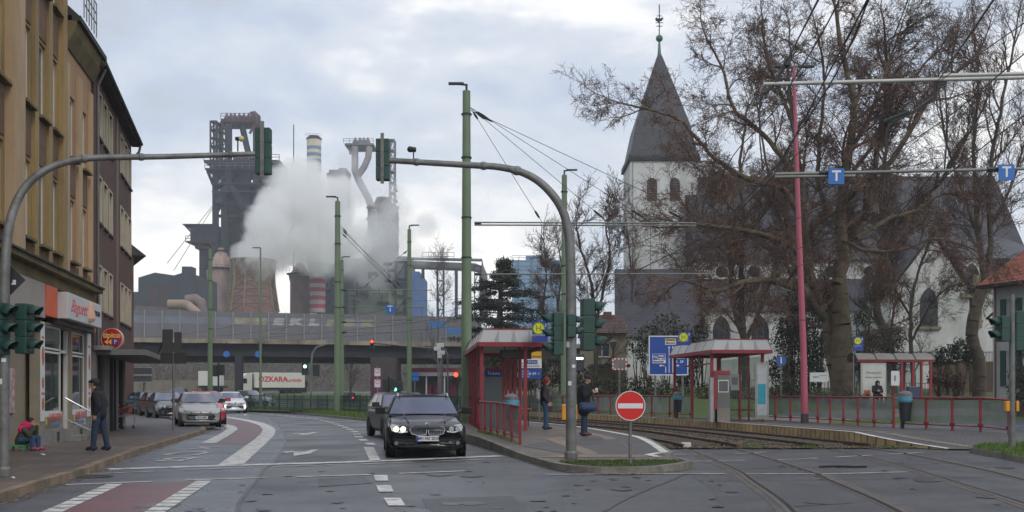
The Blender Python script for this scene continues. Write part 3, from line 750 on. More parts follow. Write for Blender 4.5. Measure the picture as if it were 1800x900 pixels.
# tall section
ops = []
S1 = [(-8.9,.8),(-7.3,.8),(-5.8,.8),(-4.0,.8),(-1.75,.95),(-.15,.85),(1.15,.85)]
Zr = [(5.3,7.25),(8.6,10.55),(11.9,13.8)]
for s, ww in S1:
    for c, d in Zr: ops.append((s-ww/2, s+ww/2, c, d))
mb = MB(); wall_open(mb, -13.5, 2.44, 4.75, 15.5, 0, .4, ops); mb.box(-13.5,2.44,.4,9,0.1,15.5)
mb.build('wall', ochre, B1)
mb = MB()
for s, wd, pr in ((-9.9,.5,.1),(-8.1,.35,.1),(-6.55,.35,.1),(-4.95,.7,.12),(-3.05,.95,.22)): mb.box(s-wd/2, s+wd/2, -pr, -.002, 4.75, 15.5)
mb.split('pilaster', tanr, B1)
mb = MB()
for s, wd, pr in ((-2.42,.3,.08),(-.95,.40,.09),(.5,.40,.09),(1.95,.5,.14)): mb.box(s-wd/2, s+wd/2, -pr, -.002, 4.75, 15.5)
mb.split('pilaster', ochre, B1)
mb = MB()
for s, ww in S1:
    for c, d in ((7.25,8.6),(10.55,11.9),(4.78,5.3)): mb.box(s-ww/2+.03, s+ww/2-.03, -.03, -.003, c+.1, d-.1)
mb.split('spandrel', panelm, B1)
for i, (s, ww) in enumerate(S1):
    for j, (c, d) in enumerate(Zr): window(B1, s-ww/2, s+ww/2, c, d, .1, mull=1, sill=olive, curt=(i+j)%2)
# right, lower section
ops = []
S2 = [(3.35,.8),(5.0,.8)]; Zr2 = [(5.3,7.1),(8.3,10.1)]
for s, ww in S2:
    for c, d in Zr2: ops.append((s-ww/2, s+ww/2, c, d))
mb = MB(); wall_open(mb, 2.44, 6.1, 4.75, 12.0, 0, .4, ops); mb.box(2.44,6.1,.4,9,.1,12.0); mb.build('wall', tan2, B1)
mb = MB()
for s, wd in ((2.62,.32),(4.2,.55),(5.85,.42)): mb.box(s-wd/2, s+wd/2, -.08, -.002, 4.75, 10.9)
mb.split('pilaster', tanr, B1)
mb = MB()
for s, ww in S2:
    for c, d in ((7.1,8.3),(4.78,5.3)): mb.box(s-ww/2+.03, s+ww/2-.03, -.03, -.003, c+.1, d-.1)
mb.split('spandrel', panelm, B1)
for s, ww in S2:
    for c, d in Zr2: window(B1, s-ww/2, s+ww/2, c, d, .1, mull=0, sill=olive)
mb = MB()
mb.ext([(2.44,-.05,11.35),(2.44,-.26,11.75),(2.44,-.34,12.05),(2.44,0,12.05),(2.44,0,11.35)], (3.8,0,0)); mb.build('cornice', olive, B1)
mb = MB(); mb.box(2.44,6.3,-.44,-.2,12.05,12.2); mb.ext([(2.44,-.40,12.2),(2.44,4,16.2),(2.44,4,12.2)], (4.0,0,0)); mb.build('roof', roofdark, B1)
mb = MB()
for i in range(6): mb.tube([(2.6+i*.35,-.5,12.2),(2.6+i*.35,-.5,13.2)], .02, 5)
for z in (12.6,12.9,13.2): mb.tube([(2.6,-.5,z),(4.35,-.5,z)], .02, 5)
mb.build('roof_railing', mat('galvanised',(.36,.37,.38),rough=.45,metal=.7,var=.2), B1)
# ledge between floors
mb = MB(); mb.box(-13.5,6.1,-.12,0,4.3,4.62); mb.box(-13.5,6.12,-.35,.0,4.62,4.75); mb.build('ledge', olive, B1)
mb = MB(); mb.box(-13.5,6.13,-.42,-.05,4.752,4.80); mb.build('ledge_flashing', roofdark, B1)
# ground floor, left of the shop: recessed beige wall, piers, grey fascia
mb = MB(); mb.box(-13.5,-.32,.75,1.1,.1,4.3); mb.box(-5.3,-4.1,-.02,.75,.1,4.3); mb.box(-2.3,-.32,.35,.75,.1,4.3); mb.split('ground_floor_wall', beige, B1)
mb = MB(); mb.box(-13.5,-.34,-.14,.9,3.42,4.3); mb.build('fascia', greyf, B1)
mb = MB(); mb.box(-13.5,-.32,.70,.749,.1,.5); mb.split('plinth', greystone, B1)
# the shop
mb = MB(); mb.box(-.32,.9,-.16,.1,3.5,4.3); mb.box(5.6,6.02,-.16,.1,3.4,4.3); mb.split('orange_fascia', orange, B1)
sb = MB(); sb.box(.95,5.55,-.42,-.05,3.5,4.22); sbo = sb.build('shop_sign', signgrey, B1, bevel=.02)
mb = MB(); mb.box(.9,5.6,-.2,.1,3.36,3.5); mb.build('sign_soffit', blackm, B1)
script_red = mat('script_red', (.62,.10,.12), rough=.5, var=0); signblk = mat('sign_black', (.04,.04,.05), var=0); tanfig = mat('sign_tan', (.55,.33,.22), var=0)
text('sign_lettering', 'Baguett', .50, script_red, sbo, (2.3,-.427,3.88), shear=.5, sx=1.35)
text('sign_lettering', 'EXPRESS', .20, signblk, sbo, (4.65,-.427,3.9), sx=1.7, bold=.006)
mb = MB(); mb.lathe([(.001,0),(.12,.01),(.17,.1),(.14,.3),(.1,.5),(.05,.6),(.001,.62)], (3.72,-.43,3.58), 10); o = mb.build('sign_baguette', tanfig, sbo); 
mb = MB(); wall_open(mb, -.32, 6.05, .1, 3.36, .0, .25, [(.12,2.3,.85,3.3),(2.3,3.3,.1,3.3),(3.45,5.4,.85,3.3)]); mb.box(-.32,6.05,.7,.9,.1,4.3); mb.build('shop_wall', beige, B1)
mb = MB(); mb.box(-.34,2.32,-.03,.0,.12,.5); mb.box(3.42,6.07,-.03,0,.12,.5); mb.split('plinth', greystone, B1)
mb = MB()
for s in (1.55,4.5): mb.box(s-.13,s+.13,-.04,-.02,.18,.42)
mb.split('cellar_vent', blackm, B1)
window(B1, .12, 2.3, .95, 2.62, .1, gm_=wglass2, mull=0, name='shop_window'); window(B1, .12, 2.3, 2.66, 3.3, .1, gm_=wglass2, mull=0, name='shop_window')
window(B1, 3.45, 5.4, .95, 2.62, .1, gm_=wglass2, mull=0, name='shop_window'); window(B1, 3.45, 5.4, 2.66, 3.3, .1, gm_=wglass2, mull=0, name='shop_window')
mb = MB(); mb.box(.12,2.3,.02,.10,.5,.95); mb.box(3.45,5.4,.02,.10,.5,.95); mb.build('window_panel', whitefr, B1)
mb = MB(); mb.box(2.3,2.38,.1,.2,.45,3.3); mb.box(3.22,3.3,.1,.2,.45,3.3); mb.box(2.3,3.3,.1,.2,2.62,2.7); d_ = mb.build('shop_door', whitefr, B1)
mb = MB(); mb.box(2.38,3.22,.3,.32,.45,3.25); mb.build('door_opening', mat('dark_inside',(.02,.016,.015),rough=.6,var=.3), d_)
mb = MB(); mb.box(2.35,3.25,-.45,.25,.12,.28); mb.box(2.35,3.25,-.15,.25,.28,.44); mb.build('step', greystone, B1)
mb = MB()
mb.tube([(2.32,-.05,1.35),(2.32,-.75,.95),(2.32,-.75,.13)], .022, 7); mb.tube([(2.32,-.05,.75),(2.32,-.75,.42)], .018, 6)
mb.build('handrail', mat('steel_rail',(.5,.5,.5),rough=.3,metal=.9,var=.05), B1)
# posters beside and beneath the windows
posterw = mat('poster_white', (.62,.62,.62), rough=.5, var=.05)
for a, b in ((-.28,.10),(5.44,5.98)):
    mb = MB(); mb.box(a,b,-.025,-.003,.75,3.34); po = mb.build('food_poster', posterw, B1)
    mb = MB(); cx = (a+b)/2
    for z, sx_, sz_ in ((2.45,.13,.26),(1.75,.12,.16),(1.2,.13,.18)): mb.lathe([(.001,0),(1,0),(1,.006),(.001,.006)], (0,0,0), 16, axis='y') if 0 else mb.ball((cx,-.026,z), 1, 12, (sx_,.004,sz_))
    mb.build('food_picture', mat('food',(.42,.12,.045),var=.6,scale=9,rough=.6), po)
    text('poster_lettering', 'PIZZA', .10, script_red, po, (cx,-.028,2.93)); text('poster_lettering', 'DÖNER', .10, script_red, po, (cx,-.028,1.47))
posterred = mat('poster_red',(.55,.10,.09),rough=.5,var=.1); posterblue = mat('poster_blue',(.10,.20,.42),rough=.5,var=.1)
for a, b in ((.2,2.2),(3.55,5.3)):
    mb = MB(); mb.box(a,b,.0,.018,.52,.97); po = mb.build('banner', posterw, B1); 
    text('banner_lettering', 'FAST FOOD', .27, posterred, po, ((a+b)/2+.18,-.004,.82), sx=1.0, bold=.006); text('banner_lettering', 'ICE CREAM', .15, posterblue, po, ((a+b)/2+.18,-.004,.62), bold=.004)
    mb = MB(); mb.ball((a+.18,.0,.74), 1, 10, (.09,.004,.13)); mb.build('banner_picture', mat('cone_yellow',(.55,.42,.08),var=.5,scale=12), po)
# posters stuck on the recessed wall and box beside the kid
mb = MB(); mb.box(-2.2,-1.5,.30,.348,1.0,2.1); mb.build('pasted_posters', mat('pasted_paper',(.42,.28,.28),rough=.8,var=.7,scale=7), B1)

# round parking sign
TS = thing('round_shop_sign', 'round red projecting sign with yellow lettering and blue P on brown brick wall', 'sign', tuple(P(198,596,35.7)), 0); TS.scale = (.9,.9,.9)
mb = MB(); mb.lathe([(.001,-.09),(.36,-.09),(.395,-.07),(.395,.07),(.36,.09),(.001,.09)], (0,0,0), 36, axis='y'); mb.build('sign_disc', mat('tipico_red',(.42,.012,.015),rough=.35,var=.05), TS, smooth=40)
mb = MB(); mb.lathe([(.37,-.093),(.396,-.093),(.396,.093),(.37,.093)], (0,0,0), 36, axis='y', caps=False); mb.build('rim', mat('sign_rim',(.55,.35,.28),var=0), TS)
yel = mat('sign_yellow',(.75,.52,.16),var=0,rough=.4)
text('sign_lettering', 'tipico', .27, yel, TS, (0,-.094,.13), sx=1.05, bold=.007)
mb = MB(); mb.ext([(-.27,-.092,-.11),(-.14,-.092,-.01),(-.14,-.092,-.21)], (0,-.004,0)); mb.ext([(-.14,-.092,-.11),(-.01,-.092,-.01),(-.01,-.092,-.21)], (0,-.004,0)); mb.build('arrows', yel, TS)
mb = MB(); mb.box(.03,.25,-.097,-.09,-.22,0.0); mb.build('parking_field', mat('sign_blue',(.03,.07,.33),var=0,rough=.4), TS)
text('sign_lettering', 'P', .2, yel, TS, (.14,-.101,-.11), bold=.006)
mb = MB(); mb.tube([(-.3,0,.1),(-.62,.1,.1)], .02, 6); mb.tube([(-.3,0,-.25),(-.62,.1,-.25)], .02, 6); mb.build('bracket', blackm, TS)

# brown brick building
brown = brickmat('brown_brick', (.105,.048,.038), (.135,.062,.048), (.075,.052,.045), bw=.25, bh=.075, ms=.012, axes='xz', var=.25, vscale=.35, dirt=(.07,.05,.04), dscale=.3, damt=.5)
beigefr = mat('window_surround', (.42,.37,.28), rough=.8, var=.15)
u2 = math.atan2(1, -.24)
B2 = thing('brick_building', 'dark brown brick apartment building with overhanging black eaves beside the ochre one', 'building', (-13.33, 34.45, 0), u2)
ops = []; WS = [1.35,2.75,4.15,7.6,8.95,10.25]
for s in WS:
    for c, d in ((4.2,5.65),(7.1,8.6),(9.9,11.35)): ops.append((s-.45, s+.45, c, d))
mb = MB(); wall_open(mb, 0, 10.95, 3.0, 11.8, 0, .35, ops); mb.box(0,10.95,.35,9,.1,11.8); mb.build('wall', brown, B2)
for s in WS:
    for j, (c, d) in enumerate(((4.2,5.65),(7.1,8.6),(9.9,11.35))):
        f = window(B2, s-.45, s+.45, c, d, .2, mull=0, gm_=wglass, curt=(int(s*3)+j)%2, sill=mat('black_sill',(.05,.04,.04)))
        mb = MB(); mb.box(s-.52,s-.45,-.03,.16,c,d); mb.box(s+.40,s+.52,-.03,.16,c,d); mb.box(s-.52,s+.52,-.03,.2,d,d+.07); mb.build('surround', beigefr, f)
mb = MB(); mb.box(5.7,6.3,-.03,-.002,2.95,11.8); mb.build('stair_strip', mat('stair_strip',(.14,.10,.07),var=.2), B2)
mb = MB(); mb.box(-.35,11.2,-.32,.0,11.8,11.95); mb.ext([(-.35,-.32,11.95),(-.35,4.5,16),(-.35,4.5,11.95)], (11.55,0,0)); mb.build('roof', roofdark, B2)
mb = MB(); mb.tube([(-.3,-.38,11.93),(11.2,-.38,11.93)], .075, 8); mb.build('gutter', roofdark, B2)
mb = MB(); mb.tube([(.05,-.35,11.85),(.05,-.12,11.3),(.05,-.12,3)], .05, 8); mb.tube([(11.1,-.36,11.9),(11.1,-.3,11.6),(11.0,-.1,11.3)], .05, 8); mb.build('downpipe', mat('zinc',(.14,.13,.12),rough=.6,metal=.4), B2)
# ground floor: stone piers, black shop fronts, canopy
mb = MB()
for a, b in ((0,.55),(2.2,3.6),(5.4,6.2),(8.1,8.5)): mb.box(a,b,-.04,.5,.1,3.0)
mb.split('pier', mat('pier_stone',(.16,.145,.13),rough=.7,var=.2), B2)
mb = MB()
for a, b in ((1.2,1.35),(4.05,4.25),(4.9,5.1),(7.0,7.2)): mb.box(a,b,-.1,.3,.1,2.8)
mb.split('shop_column', blackm, B2)
for a, b in ((.55,2.2),(3.6,5.4),(6.2,8.1),(8.5,10.95)):
    mb = MB(); mb.box(a,b,.3,.34,.1,3.0); mb.build('shop_window', wglass2, B2)
mb = MB(); mb.box(.3,11.3,-1.55,-.05,2.72,2.9); mb.build('canopy', mat('canopy',(.13,.13,.125),rough=.6,var=.2), B2)
mb = MB(); mb.box(-.1,1.0,-.5,.0,2.86,3.0); mb.build('canopy_trim', greystone, B2)
AB = thing('advertising_box', 'black backed advertising boards standing on the canopy edge', 'advertising board', (-14.15,44.4,2.9), 0)
mb = MB(); mb.cbox((0,0,.6),(.42,.16,1.18), .3); mb.cbox((.32,.35,.55),(.3,.14,1.1), .3); mb.build('board', blackm, AB)
mb = MB(); mb.bar((-.1,.05,.9),(-.55,.2,.0),.04); mb.bar((.32,.4,.2),(.32,.4,0),.05); mb.build('strut', blackm, AB)
SB_ = thing('bare_sign_board', 'rear of a dark rectangular sign board on a pole by the silver hatchback', 'sign', (*G(305,757,.13)[:2], SW), 0)
kk = (757-690)/1.37
mb = MB(); mb.tube([(0,0,0),(0,0,(757-619)/kk)], .045, 8); mb.build('pole', mat('pole_grey',(.16,.16,.16),rough=.6,metal=.3,var=.2), SB_)
mb = MB(); z = (757-630)/kk; mb.box(-.46,.46,-.04,-.015,z-.19,z+.19); mb.build('board', mat('sign_back_dark',(.035,.035,.035),var=.2), SB_)
# the house further back
B3 = thing('distant_house', 'narrow slice of a further house beyond the brown brick building', 'house', (-26.6,76,0), math.atan2(1,-.5))
mb = MB(); mb.box(0,9,0,9,0,11.2); mb.build('wall', brown, B3); mb = MB(); mb.ext([(-.4,-.8,11.1),(-.4,4.5,15.2),(-.4,9.6,11.1)], (9.8,0,0)); mb.build('roof', roofdark, B3)

# ================================================================ BRIDGE AND NOISE BARRIER
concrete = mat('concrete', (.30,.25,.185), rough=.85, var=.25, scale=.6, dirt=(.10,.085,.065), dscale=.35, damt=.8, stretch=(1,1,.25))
shadeconc = mat('girder_shaded', (.026,.026,.030), rough=.8, var=.3, scale=.4)  # deep shade under the deck is put into this colour
def bridge_y(X): return 147+(X+50)*.32
BR = thing('road_bridge', 'long concrete road bridge on a dark girder spanning the whole street', 'bridge')
def bb(mb, x0, x1, y0, y1, z0, z1, m=None):
    n = max(1, int((x1-x0)/8))
    for i in range(n):
        a = x0+(x1-x0)*i/n; b = x0+(x1-x0)*(i+1)/n
        v = [(a,bridge_y(a)+y0,z0),(b,bridge_y(b)+y0,z0),(b,bridge_y(b)+y1,z0),(a,bridge_y(a)+y1,z0)]
        mb._a(v+[(x,y,z1) for x,y,z in v], [(0,3,2,1),(4,5,6,7),(0,1,5,4),(1,2,6,5),(2,3,7,6),(3,0,4,7)], m)
mb = MB(); bb(mb, -78, 30, 0, 18, 8.35, 8.95); mb.build('deck', concrete, BR)
mb = MB(); bb(mb, -78, 30, 1.4, 16, 6.6, 8.35); bb(mb, -78, 30, 3.5, 14, 6.0, 6.6); mb.build('girder', shadeconc, BR)
pierm = mat('pier_shaded', (.06,.047,.042), rough=.85, var=.25)  # darkened too, carrying the shadow beneath the bridge
magenta = mat('magenta_paint', (.10,.022,.05), rough=.6, var=.15)
X = (674-900)/F*157
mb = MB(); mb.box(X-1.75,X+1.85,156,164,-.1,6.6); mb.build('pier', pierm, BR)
mb = MB(); mb.box(X-1.76,X+.05,155.97,156,.0,4.6); mb.build('painted_panel', magenta, BR)
mb = MB()
for xx in (-82,): mb.box(xx-1,xx+1,142,150,-.1,6.6)
mb.build('pier', pierm, BR)
NB = thing('noise_barrier', 'grey ribbed noise barrier with graffiti on top of the bridge', 'noise barrier')
ribm = mat('rib_grey', (.155,.155,.165), rough=.7, var=.1, scale=.5)
nb = m = ribm
N_, L_ = m.node_tree.nodes, m.node_tree.links
wv = N_.new('ShaderNodeTexWave'); wv.wave_type = 'BANDS'; wv.bands_direction = 'Z'; wv.inputs['Scale'].default_value = 2.6; tcx = N_.new('ShaderNodeTexCoord'); L_.new(tcx.outputs['Object'], wv.inputs[0])
bp = N_.new('ShaderNodeBump'); bp.inputs['Strength'].default_value = .35; bp.inputs['Distance'].default_value = .06; L_.new(wv.outputs[0], bp.inputs['Height']); L_.new(bp.outputs[0], N_['Principled BSDF'].inputs['Normal'])
graf = {i: ch for i, ch in zip(range(6,14), 'V EKLPBK')}
clearp = mat('barrier_pane_blue', (.17,.19,.225), rough=.35, var=.25, scale=.5); yelp = mat('graffiti_yellow',(.29,.275,.19),var=.3,scale=1.5); whp = mat('graffiti_white',(.37,.37,.37),var=.3,scale=1.5)
postm = mat('barrier_post', (.26,.26,.26), rough=.6, var=.15)
i = 0; xa = -53.3
def wx(x, Y): return (x-900)/F*Y
px_ = 222.
while px_ < 842:
    # the panels are as wide as they show in the photograph
    Ya = 145
    for _ in range(6): Ya = bridge_y(wx(px_, Ya))
    wpx = 31.2
    Yb = 145
    for _ in range(6): Yb = bridge_y(wx(px_+wpx, Yb))
    a, b = wx(px_, Ya), wx(px_+wpx, Yb)
    v = lambda x, y, z: (x, bridge_y(x)+y, z)
    def slab(mb, x0, x1, y0, y1, z0, z1):
        p = [v(x0,y0,z0),v(x1,y0,z0),v(x1,y1,z0),v(x0,y1,z0)]; mb._a(p+[(q[0],q[1],z1) for q in p], [(0,3,2,1),(4,5,6,7),(0,1,5,4),(1,2,6,5),(2,3,7,6),(3,0,4,7)])
    mb = MB(); slab(mb, a, b, .3, .42, 8.9, 11.02); slab(mb, a, b, .3, .42, 12.05, 12.75); pn = mb.build('panel', ribm, NB)
    mi_ = mat('barrier_blue_panel',(.03,.16,.40),var=.1) if i in (17,) else None
    mb = MB(); slab(mb, a, b, .34, .40, 11.02, 12.05); mb.build('window_strip', mi_ or (clearp if i < 14 else ribm), pn)
    if i == 18: mb = MB(); slab(mb, a+.1, b-.1, .27, .295, 10.2, 11.0); mb.build('blue_panel', mat('barrier_blue_panel',(.03,.16,.40),var=.1), pn)
    if i in graf:
        if i in (6,7):
            mb = MB(); slab(mb, a+.15, b-.15, .32, .335, 11.06, 12.0); mb.build('graffiti', yelp, pn)
        if graf[i] != ' ' and i > 6:
            text('graffiti', graf[i], 1.32, whp if i < 11 else yelp, pn, v((a+b)/2, .32, 11.5), (R(90),0,math.atan(.32)), .01, sx=2.0, bold=.10, shear=.15)
    mb = MB(); slab(mb, a-.07, a+.07, .1, .3, 8.7, 12.78); mb.build('post', postm, NB)
    px_ += wpx; i += 1
# signs on the pier
def plate(mb, x0, x1, y, z0, z1, t=.03): mb.box(x0,x1,y-t,y,z0,z1)
PS = thing('pole_sign', 'white height and no stopping sign plates on a post before the magenta pier', 'sign', (X-.55,154.5,0))
mb = MB(); mb.tube([(0,0,0),(0,0,5.2)], .05, 6); mb.build('pole', postm, PS)
for z in (4.6,3.0):
    mb = MB(); mb.box(-.42,.42,-.1,-.07,z-.75,z+.35); pl = mb.build('plate', posterw, PS)
    mb = MB(); mb.lathe([(.2,-.004),(.3,-.004),(.3,0),(.2,0)], (0,-.1,z), 20, axis='y', caps=False); mb.build('ring', posterred, pl)

# wall, embankment beneath and behind the bridge
mb = MB(); vs = []
for i in range(61):
    x = -130+i*3.6
    for j, (y, z) in enumerate(((212,.4),(216,2.5),(226,7.5),(240,11.5),(262,12))):
        vs.append((x, y, z+1.5*noise.noise(Vector((x*.1, y*.1, 2)))*(j > 0)))
mb._a(vs, [(i*5+j, (i+1)*5+j, (i+1)*5+j+1, i*5+j+1) for i in range(60) for j in range(4)])
struct(mb.build('embankment', mat('embankment_earth',(.085,.068,.055),var=.5,scale=.6,dirt=(.05,.06,.03),dscale=.4,damt=.6), smooth=True))
BW = thing('boundary_wall', 'long beige panelled wall beneath the bridge at the far side', 'wall')
mb = MB(); xa, xb = wx(205,209.5), wx(455,209.5)
for i in range(12):
    a = xa+(xb-xa)*i/12; b = xa+(xb-xa)*(i+1)/12; mb.box(a,b-.06,209.5,209.7,1.2,3.9)
mb.split('wall_panel', mat('wall_beige',(.19,.165,.125),var=.2,scale=.4), BW)
mb = MB()
for i in range(13): x = xa+(xb-xa)*i/12; mb.box(x-.09,x+.03,209.45,209.75,1.2,4.1)
mb.split('wall_post', mat('wall_post',(.14,.12,.10)), BW)

# ================================================================ INDUSTRY
hz = lambda D: ((lambda x: (x-900)/F*D), (lambda y: H-(y-HY)/F*D))
steelD = mat('furnace_dark', (.014,.016,.026), rough=.8, var=.4, scale=.12)
steelB = mat('furnace_brick', (.05,.038,.038), rough=.85, var=.35, scale=.15)
steelR = mat('furnace_red', (.065,.022,.028), rough=.7, var=.25, scale=.3)
railm = mat('handrail_grey', (.15,.14,.15), rough=.7)
def rails(mb, x0, x1, y, z, h=1.8, step=2.2, r=.1, y1=None):
    y1 = y if y1 is None else y1; L = math.hypot(x1-x0, y1-y); n = max(1, int(L/step))
    for i in range(n+1):
        t = i/n; mb.bar((x0+(x1-x0)*t, y+(y1-y)*t, z), (x0+(x1-x0)*t, y+(y1-y)*t, z+h), r)
    for q in (.5, 1): mb.bar((x0,y,z+h*q),(x1,y1,z+h*q), r)
def lattice(mb, x0, x1, y0, y1, z0, z1, n, r=.25, plat=False):
    for x in (x0,x1):
        for y in (y0,y1): mb.bar((x,y,z0),(x,y,z1), r*1.5)
    for i in range(n+1):
        z = z0+(z1-z0)*i/n
        for y in (y0,y1): mb.bar((x0,y,z),(x1,y,z), r)
        for x in (x0,x1): mb.bar((x,y0,z),(x,y1,z), r)
        if i < n:
            zz = z0+(z1-z0)*(i+1)/n; f = i%2
            for y in (y0,y1): mb.bar((x0 if f else x1,y,z),(x1 if f else x0,y,zz), r*.8)
        if plat: mb.box(x0,x1,y0,y1,z,z+.15)
D = 450; X_, Z_ = hz(D)
FA = thing('blast_furnace', 'dark blast furnace tower with a steel top platform above the steam', 'blast furnace', (X_(418),D,0))
ox = X_(418)
def fx(x): return X_(x)-ox
mb = MB(); mb.lathe([(6.2,0),(6.2,Z_(400)),(7.0,Z_(370)),(6.6,Z_(345)),(3.6,Z_(325)),(3.2,Z_(300))], (fx(423),4,0), 20); mb.build('furnace_shaft', steelB, FA, smooth=40)
mb = MB()
for x, a, b, w_ in ((386,300,548,2.2),(402,300,548,2.6),(441,300,548,2.4),(456,300,548,2.2),(470,300,470,2.0)):
    mb.bar((fx(x),-6,Z_(b)),(fx(x),-6,Z_(a)), w_); mb.bar((fx(x),10,Z_(b)),(fx(x),10,Z_(a)), w_)
for y_ in (332,347,362,384,410,440): mb.bar((fx(384),-6,Z_(y_)),(fx(472),-6,Z_(y_)), 1.2)
mb.bar((fx(372),-6,Z_(305)),(fx(388),-6,Z_(345)), 1.1); mb.bar((fx(386),-6,Z_(380)),(fx(402),-6,Z_(350)), 1.4)
mb.bar((fx(452),-6,Z_(370)),(fx(470),-6,Z_(340)), 1.2); mb.bar((fx(402),-6,Z_(400)),(fx(441),-6,Z_(368)), .7)
mb.build('steel_frame', steelD, FA)
mb = MB()
mb.tube([(fx(396),-8,Z_(365)),(fx(402),-8,Z_(344)),(fx(411),-8,Z_(330)),(fx(411),-8,Z_(226))], [2,1.7,1.4,1.35], 12)
mb.tube([(fx(436),-8,Z_(372)),(fx(426),-8,Z_(350)),(fx(413),-8,Z_(332))], 1.7, 12)
mb.tube([(fx(430),-4,Z_(226)),(fx(438),-4,Z_(262)),(fx(444),-4,Z_(285))], 1.25, 12)
mb.tube([(fx(452),-4,Z_(226)),(fx(452),-4,Z_(290))], .8, 10)
mb.build('gas_uptake', steelD, FA, smooth=40)
mb = MB(); 
for a, b, c, d in ((370,500,290,294),(372,500,304,306.5),(384,470,329,332),(384,468,343,345.5)): mb.box(fx(a),fx(b),-10,12,Z_(d),Z_(c))
mb.box(fx(386),fx(470),-8,8,Z_(305),Z_(294)); mb.box(fx(450),fx(497),-6,8,Z_(322),Z_(294)); mb.build('platform', steelD, FA)
mb = MB(); mb.box(fx(418),fx(442),-7.9,2,Z_(290),Z_(279)); mb.box(fx(396),fx(458),-7,6,Z_(221),Z_(216)); mb.split('hoist_floor', steelR, FA)
mb = MB(); rails(mb, fx(370), fx(500), -10, Z_(290), 2.2, 3, .22); rails(mb, fx(396), fx(458), -7, Z_(216), 2.2, 2.4, .2); rails(mb, fx(372), fx(500), -10, Z_(304), 2.0, 3, .2); mb.build('railing', railm, FA)
mb = MB()
for x in (402,409,416,424,432,440,447): mb.lathe([(1.3,0),(1.1,1.4),(.5,2.6),(.2,3.4)], (fx(x),-3,Z_(216)), 8)
mb.box(fx(426),fx(434),-5,0,Z_(216),Z_(208)); mb.tube([(fx(455),-3,Z_(218)),(fx(455),-3,Z_(209)),(fx(450),-3,Z_(204.5)),(fx(444),-3,Z_(206))], 1.5, 10)
mb.bar((fx(396),-7,Z_(221)),(fx(406),-7,Z_(240)),.8); mb.bar((fx(458),-7,Z_(221)),(fx(446),-7,Z_(242)),.8)
mb.build('top_equipment', steelR, FA)
mb = MB(); lattice(mb, fx(377), fx(387), -6, -1, Z_(305), Z_(219), 6, .42, True); lattice(mb, fx(389), fx(398), -6, -1, Z_(305), Z_(223), 6, .42, True); mb.build('stair_tower', steelD, FA)
mb = MB()
for x in (403,430,438): mb.lathe([(1.7,-.2),(1.7,.2),(1.3,.2),(1.3,-.2),(1.7,-.2)], (fx(x),-9,Z_(325)), 14, axis='y', caps=False)
mb.build('sheave', steelD, FA)
mb = MB(); mb.box(fx(342),fx(385),-6,6,Z_(428),Z_(400)); mb.box(fx(330),fx(386),-7,7,Z_(400),Z_(398)); mb.box(fx(355),fx(386),-4,4,Z_(520),Z_(438)); mb.bar((fx(333),-6,Z_(400)),(fx(344),-6,Z_(412)),.7); mb.build('hoist_house', steelD, FA)
mb = MB(); mb.box(fx(336),fx(386),-8,6,Z_(430),Z_(428)); mb.box(fx(350),fx(386),-6,6,Z_(440),Z_(430)); rails(mb, fx(336), fx(386), -8, Z_(428), 2.0, 2.4, .2); mb.build('hoist_balcony', steelR, FA)
mb = MB(); mb.tube([(fx(386),-4,Z_(355)),(fx(334),-30,Z_(478))], .12, 4); mb.tube([(fx(390),-4,Z_(350)),(fx(345),-30,Z_(490))], .12, 4); mb.build('cable', steelD, FA)
# hot stoves, banded silo, cooling tower
D = 400; X_, Z_ = hz(D)
stove = mat('stove_render', (.36,.26,.23), rough=.85, var=.3, scale=.25, dirt=(.18,.11,.09), dscale=.15, damt=.8, stretch=(1,1,.4))
ST = thing('hot_stove', 'pale domed hot stove with a collar and small top cap', 'hot stove', (X_(388.5),D,0))
k = F/D
mb = MB(); mb.lathe([(4.6,0),(4.6,Z_(500)),(5.2,Z_(480)),(5.3,Z_(475)),(3.6,Z_(470)),(3.0,Z_(455)),(2.2,Z_(447)),(1.1,Z_(441)),(1.1,Z_(436))], (0,0,0), 28); mb.build('shell', stove, ST, smooth=30)
mb = MB(); mb.lathe([(5.3,Z_(474)),(6.3,Z_(474)),(6.3,Z_(472)),(3.5,Z_(472))], (0,0,0), 24, caps=False); mb.lathe([(1.1,Z_(441)),(2.2,Z_(441)),(2.2,Z_(440)),(1.1,Z_(440))], (0,0,0), 16, caps=False)
for i in range(24):
    t = 2*PI*i/24; mb.bar((6.2*math.cos(t),6.2*math.sin(t),Z_(472)),(6.2*math.cos(t),6.2*math.sin(t),Z_(469)),.1)
mb.lathe([(6.25,Z_(469)),(6.35,Z_(468.5)),(6.15,Z_(468.5))], (0,0,0), 24, caps=False); mb.build('collar', steelD, ST)
CT = thing('cooling_tower', 'waisted pink brick cooling tower with a yellow steel frame', 'cooling tower', (X_(461.5),D-15,0))
D2 = D-15; X2, Z2 = hz(D2); kk = D2/F
prof = [(45.5,560),(44,548),(40.5,525),(37.5,505),(35.8,488),(36.6,472),(39.5,457)]
nS = 10
ctm = mat('tower_pink', (.22,.105,.10), rough=.85, var=.3, scale=.35, dirt=(.10,.055,.055), dscale=.2, damt=.7, stretch=(1,1,.4))
mb = MB(); mb.lathe([(r*kk, Z2(y)) for r, y in prof]+[(r*kk-.6, Z2(y)) for r, y in prof[::-1]], (0,0,0), nS, rot=.2, caps=False); mb.build('shell', ctm, CT)
mb = MB()
def ctp(i, y):
    for (r0,y0),(r1,y1) in zip(prof, prof[1:]):
        if y1 <= y <= y0: r = r0+(r1-r0)*(y-y0)/(y1-y0)
    t = 2*PI*i/nS+.2; return Vector(((r*kk+.18)*math.cos(t), (r*kk+.18)*math.sin(t), Z2(y)))
ysr = [457.5,470,483,496,509,522,535,548]
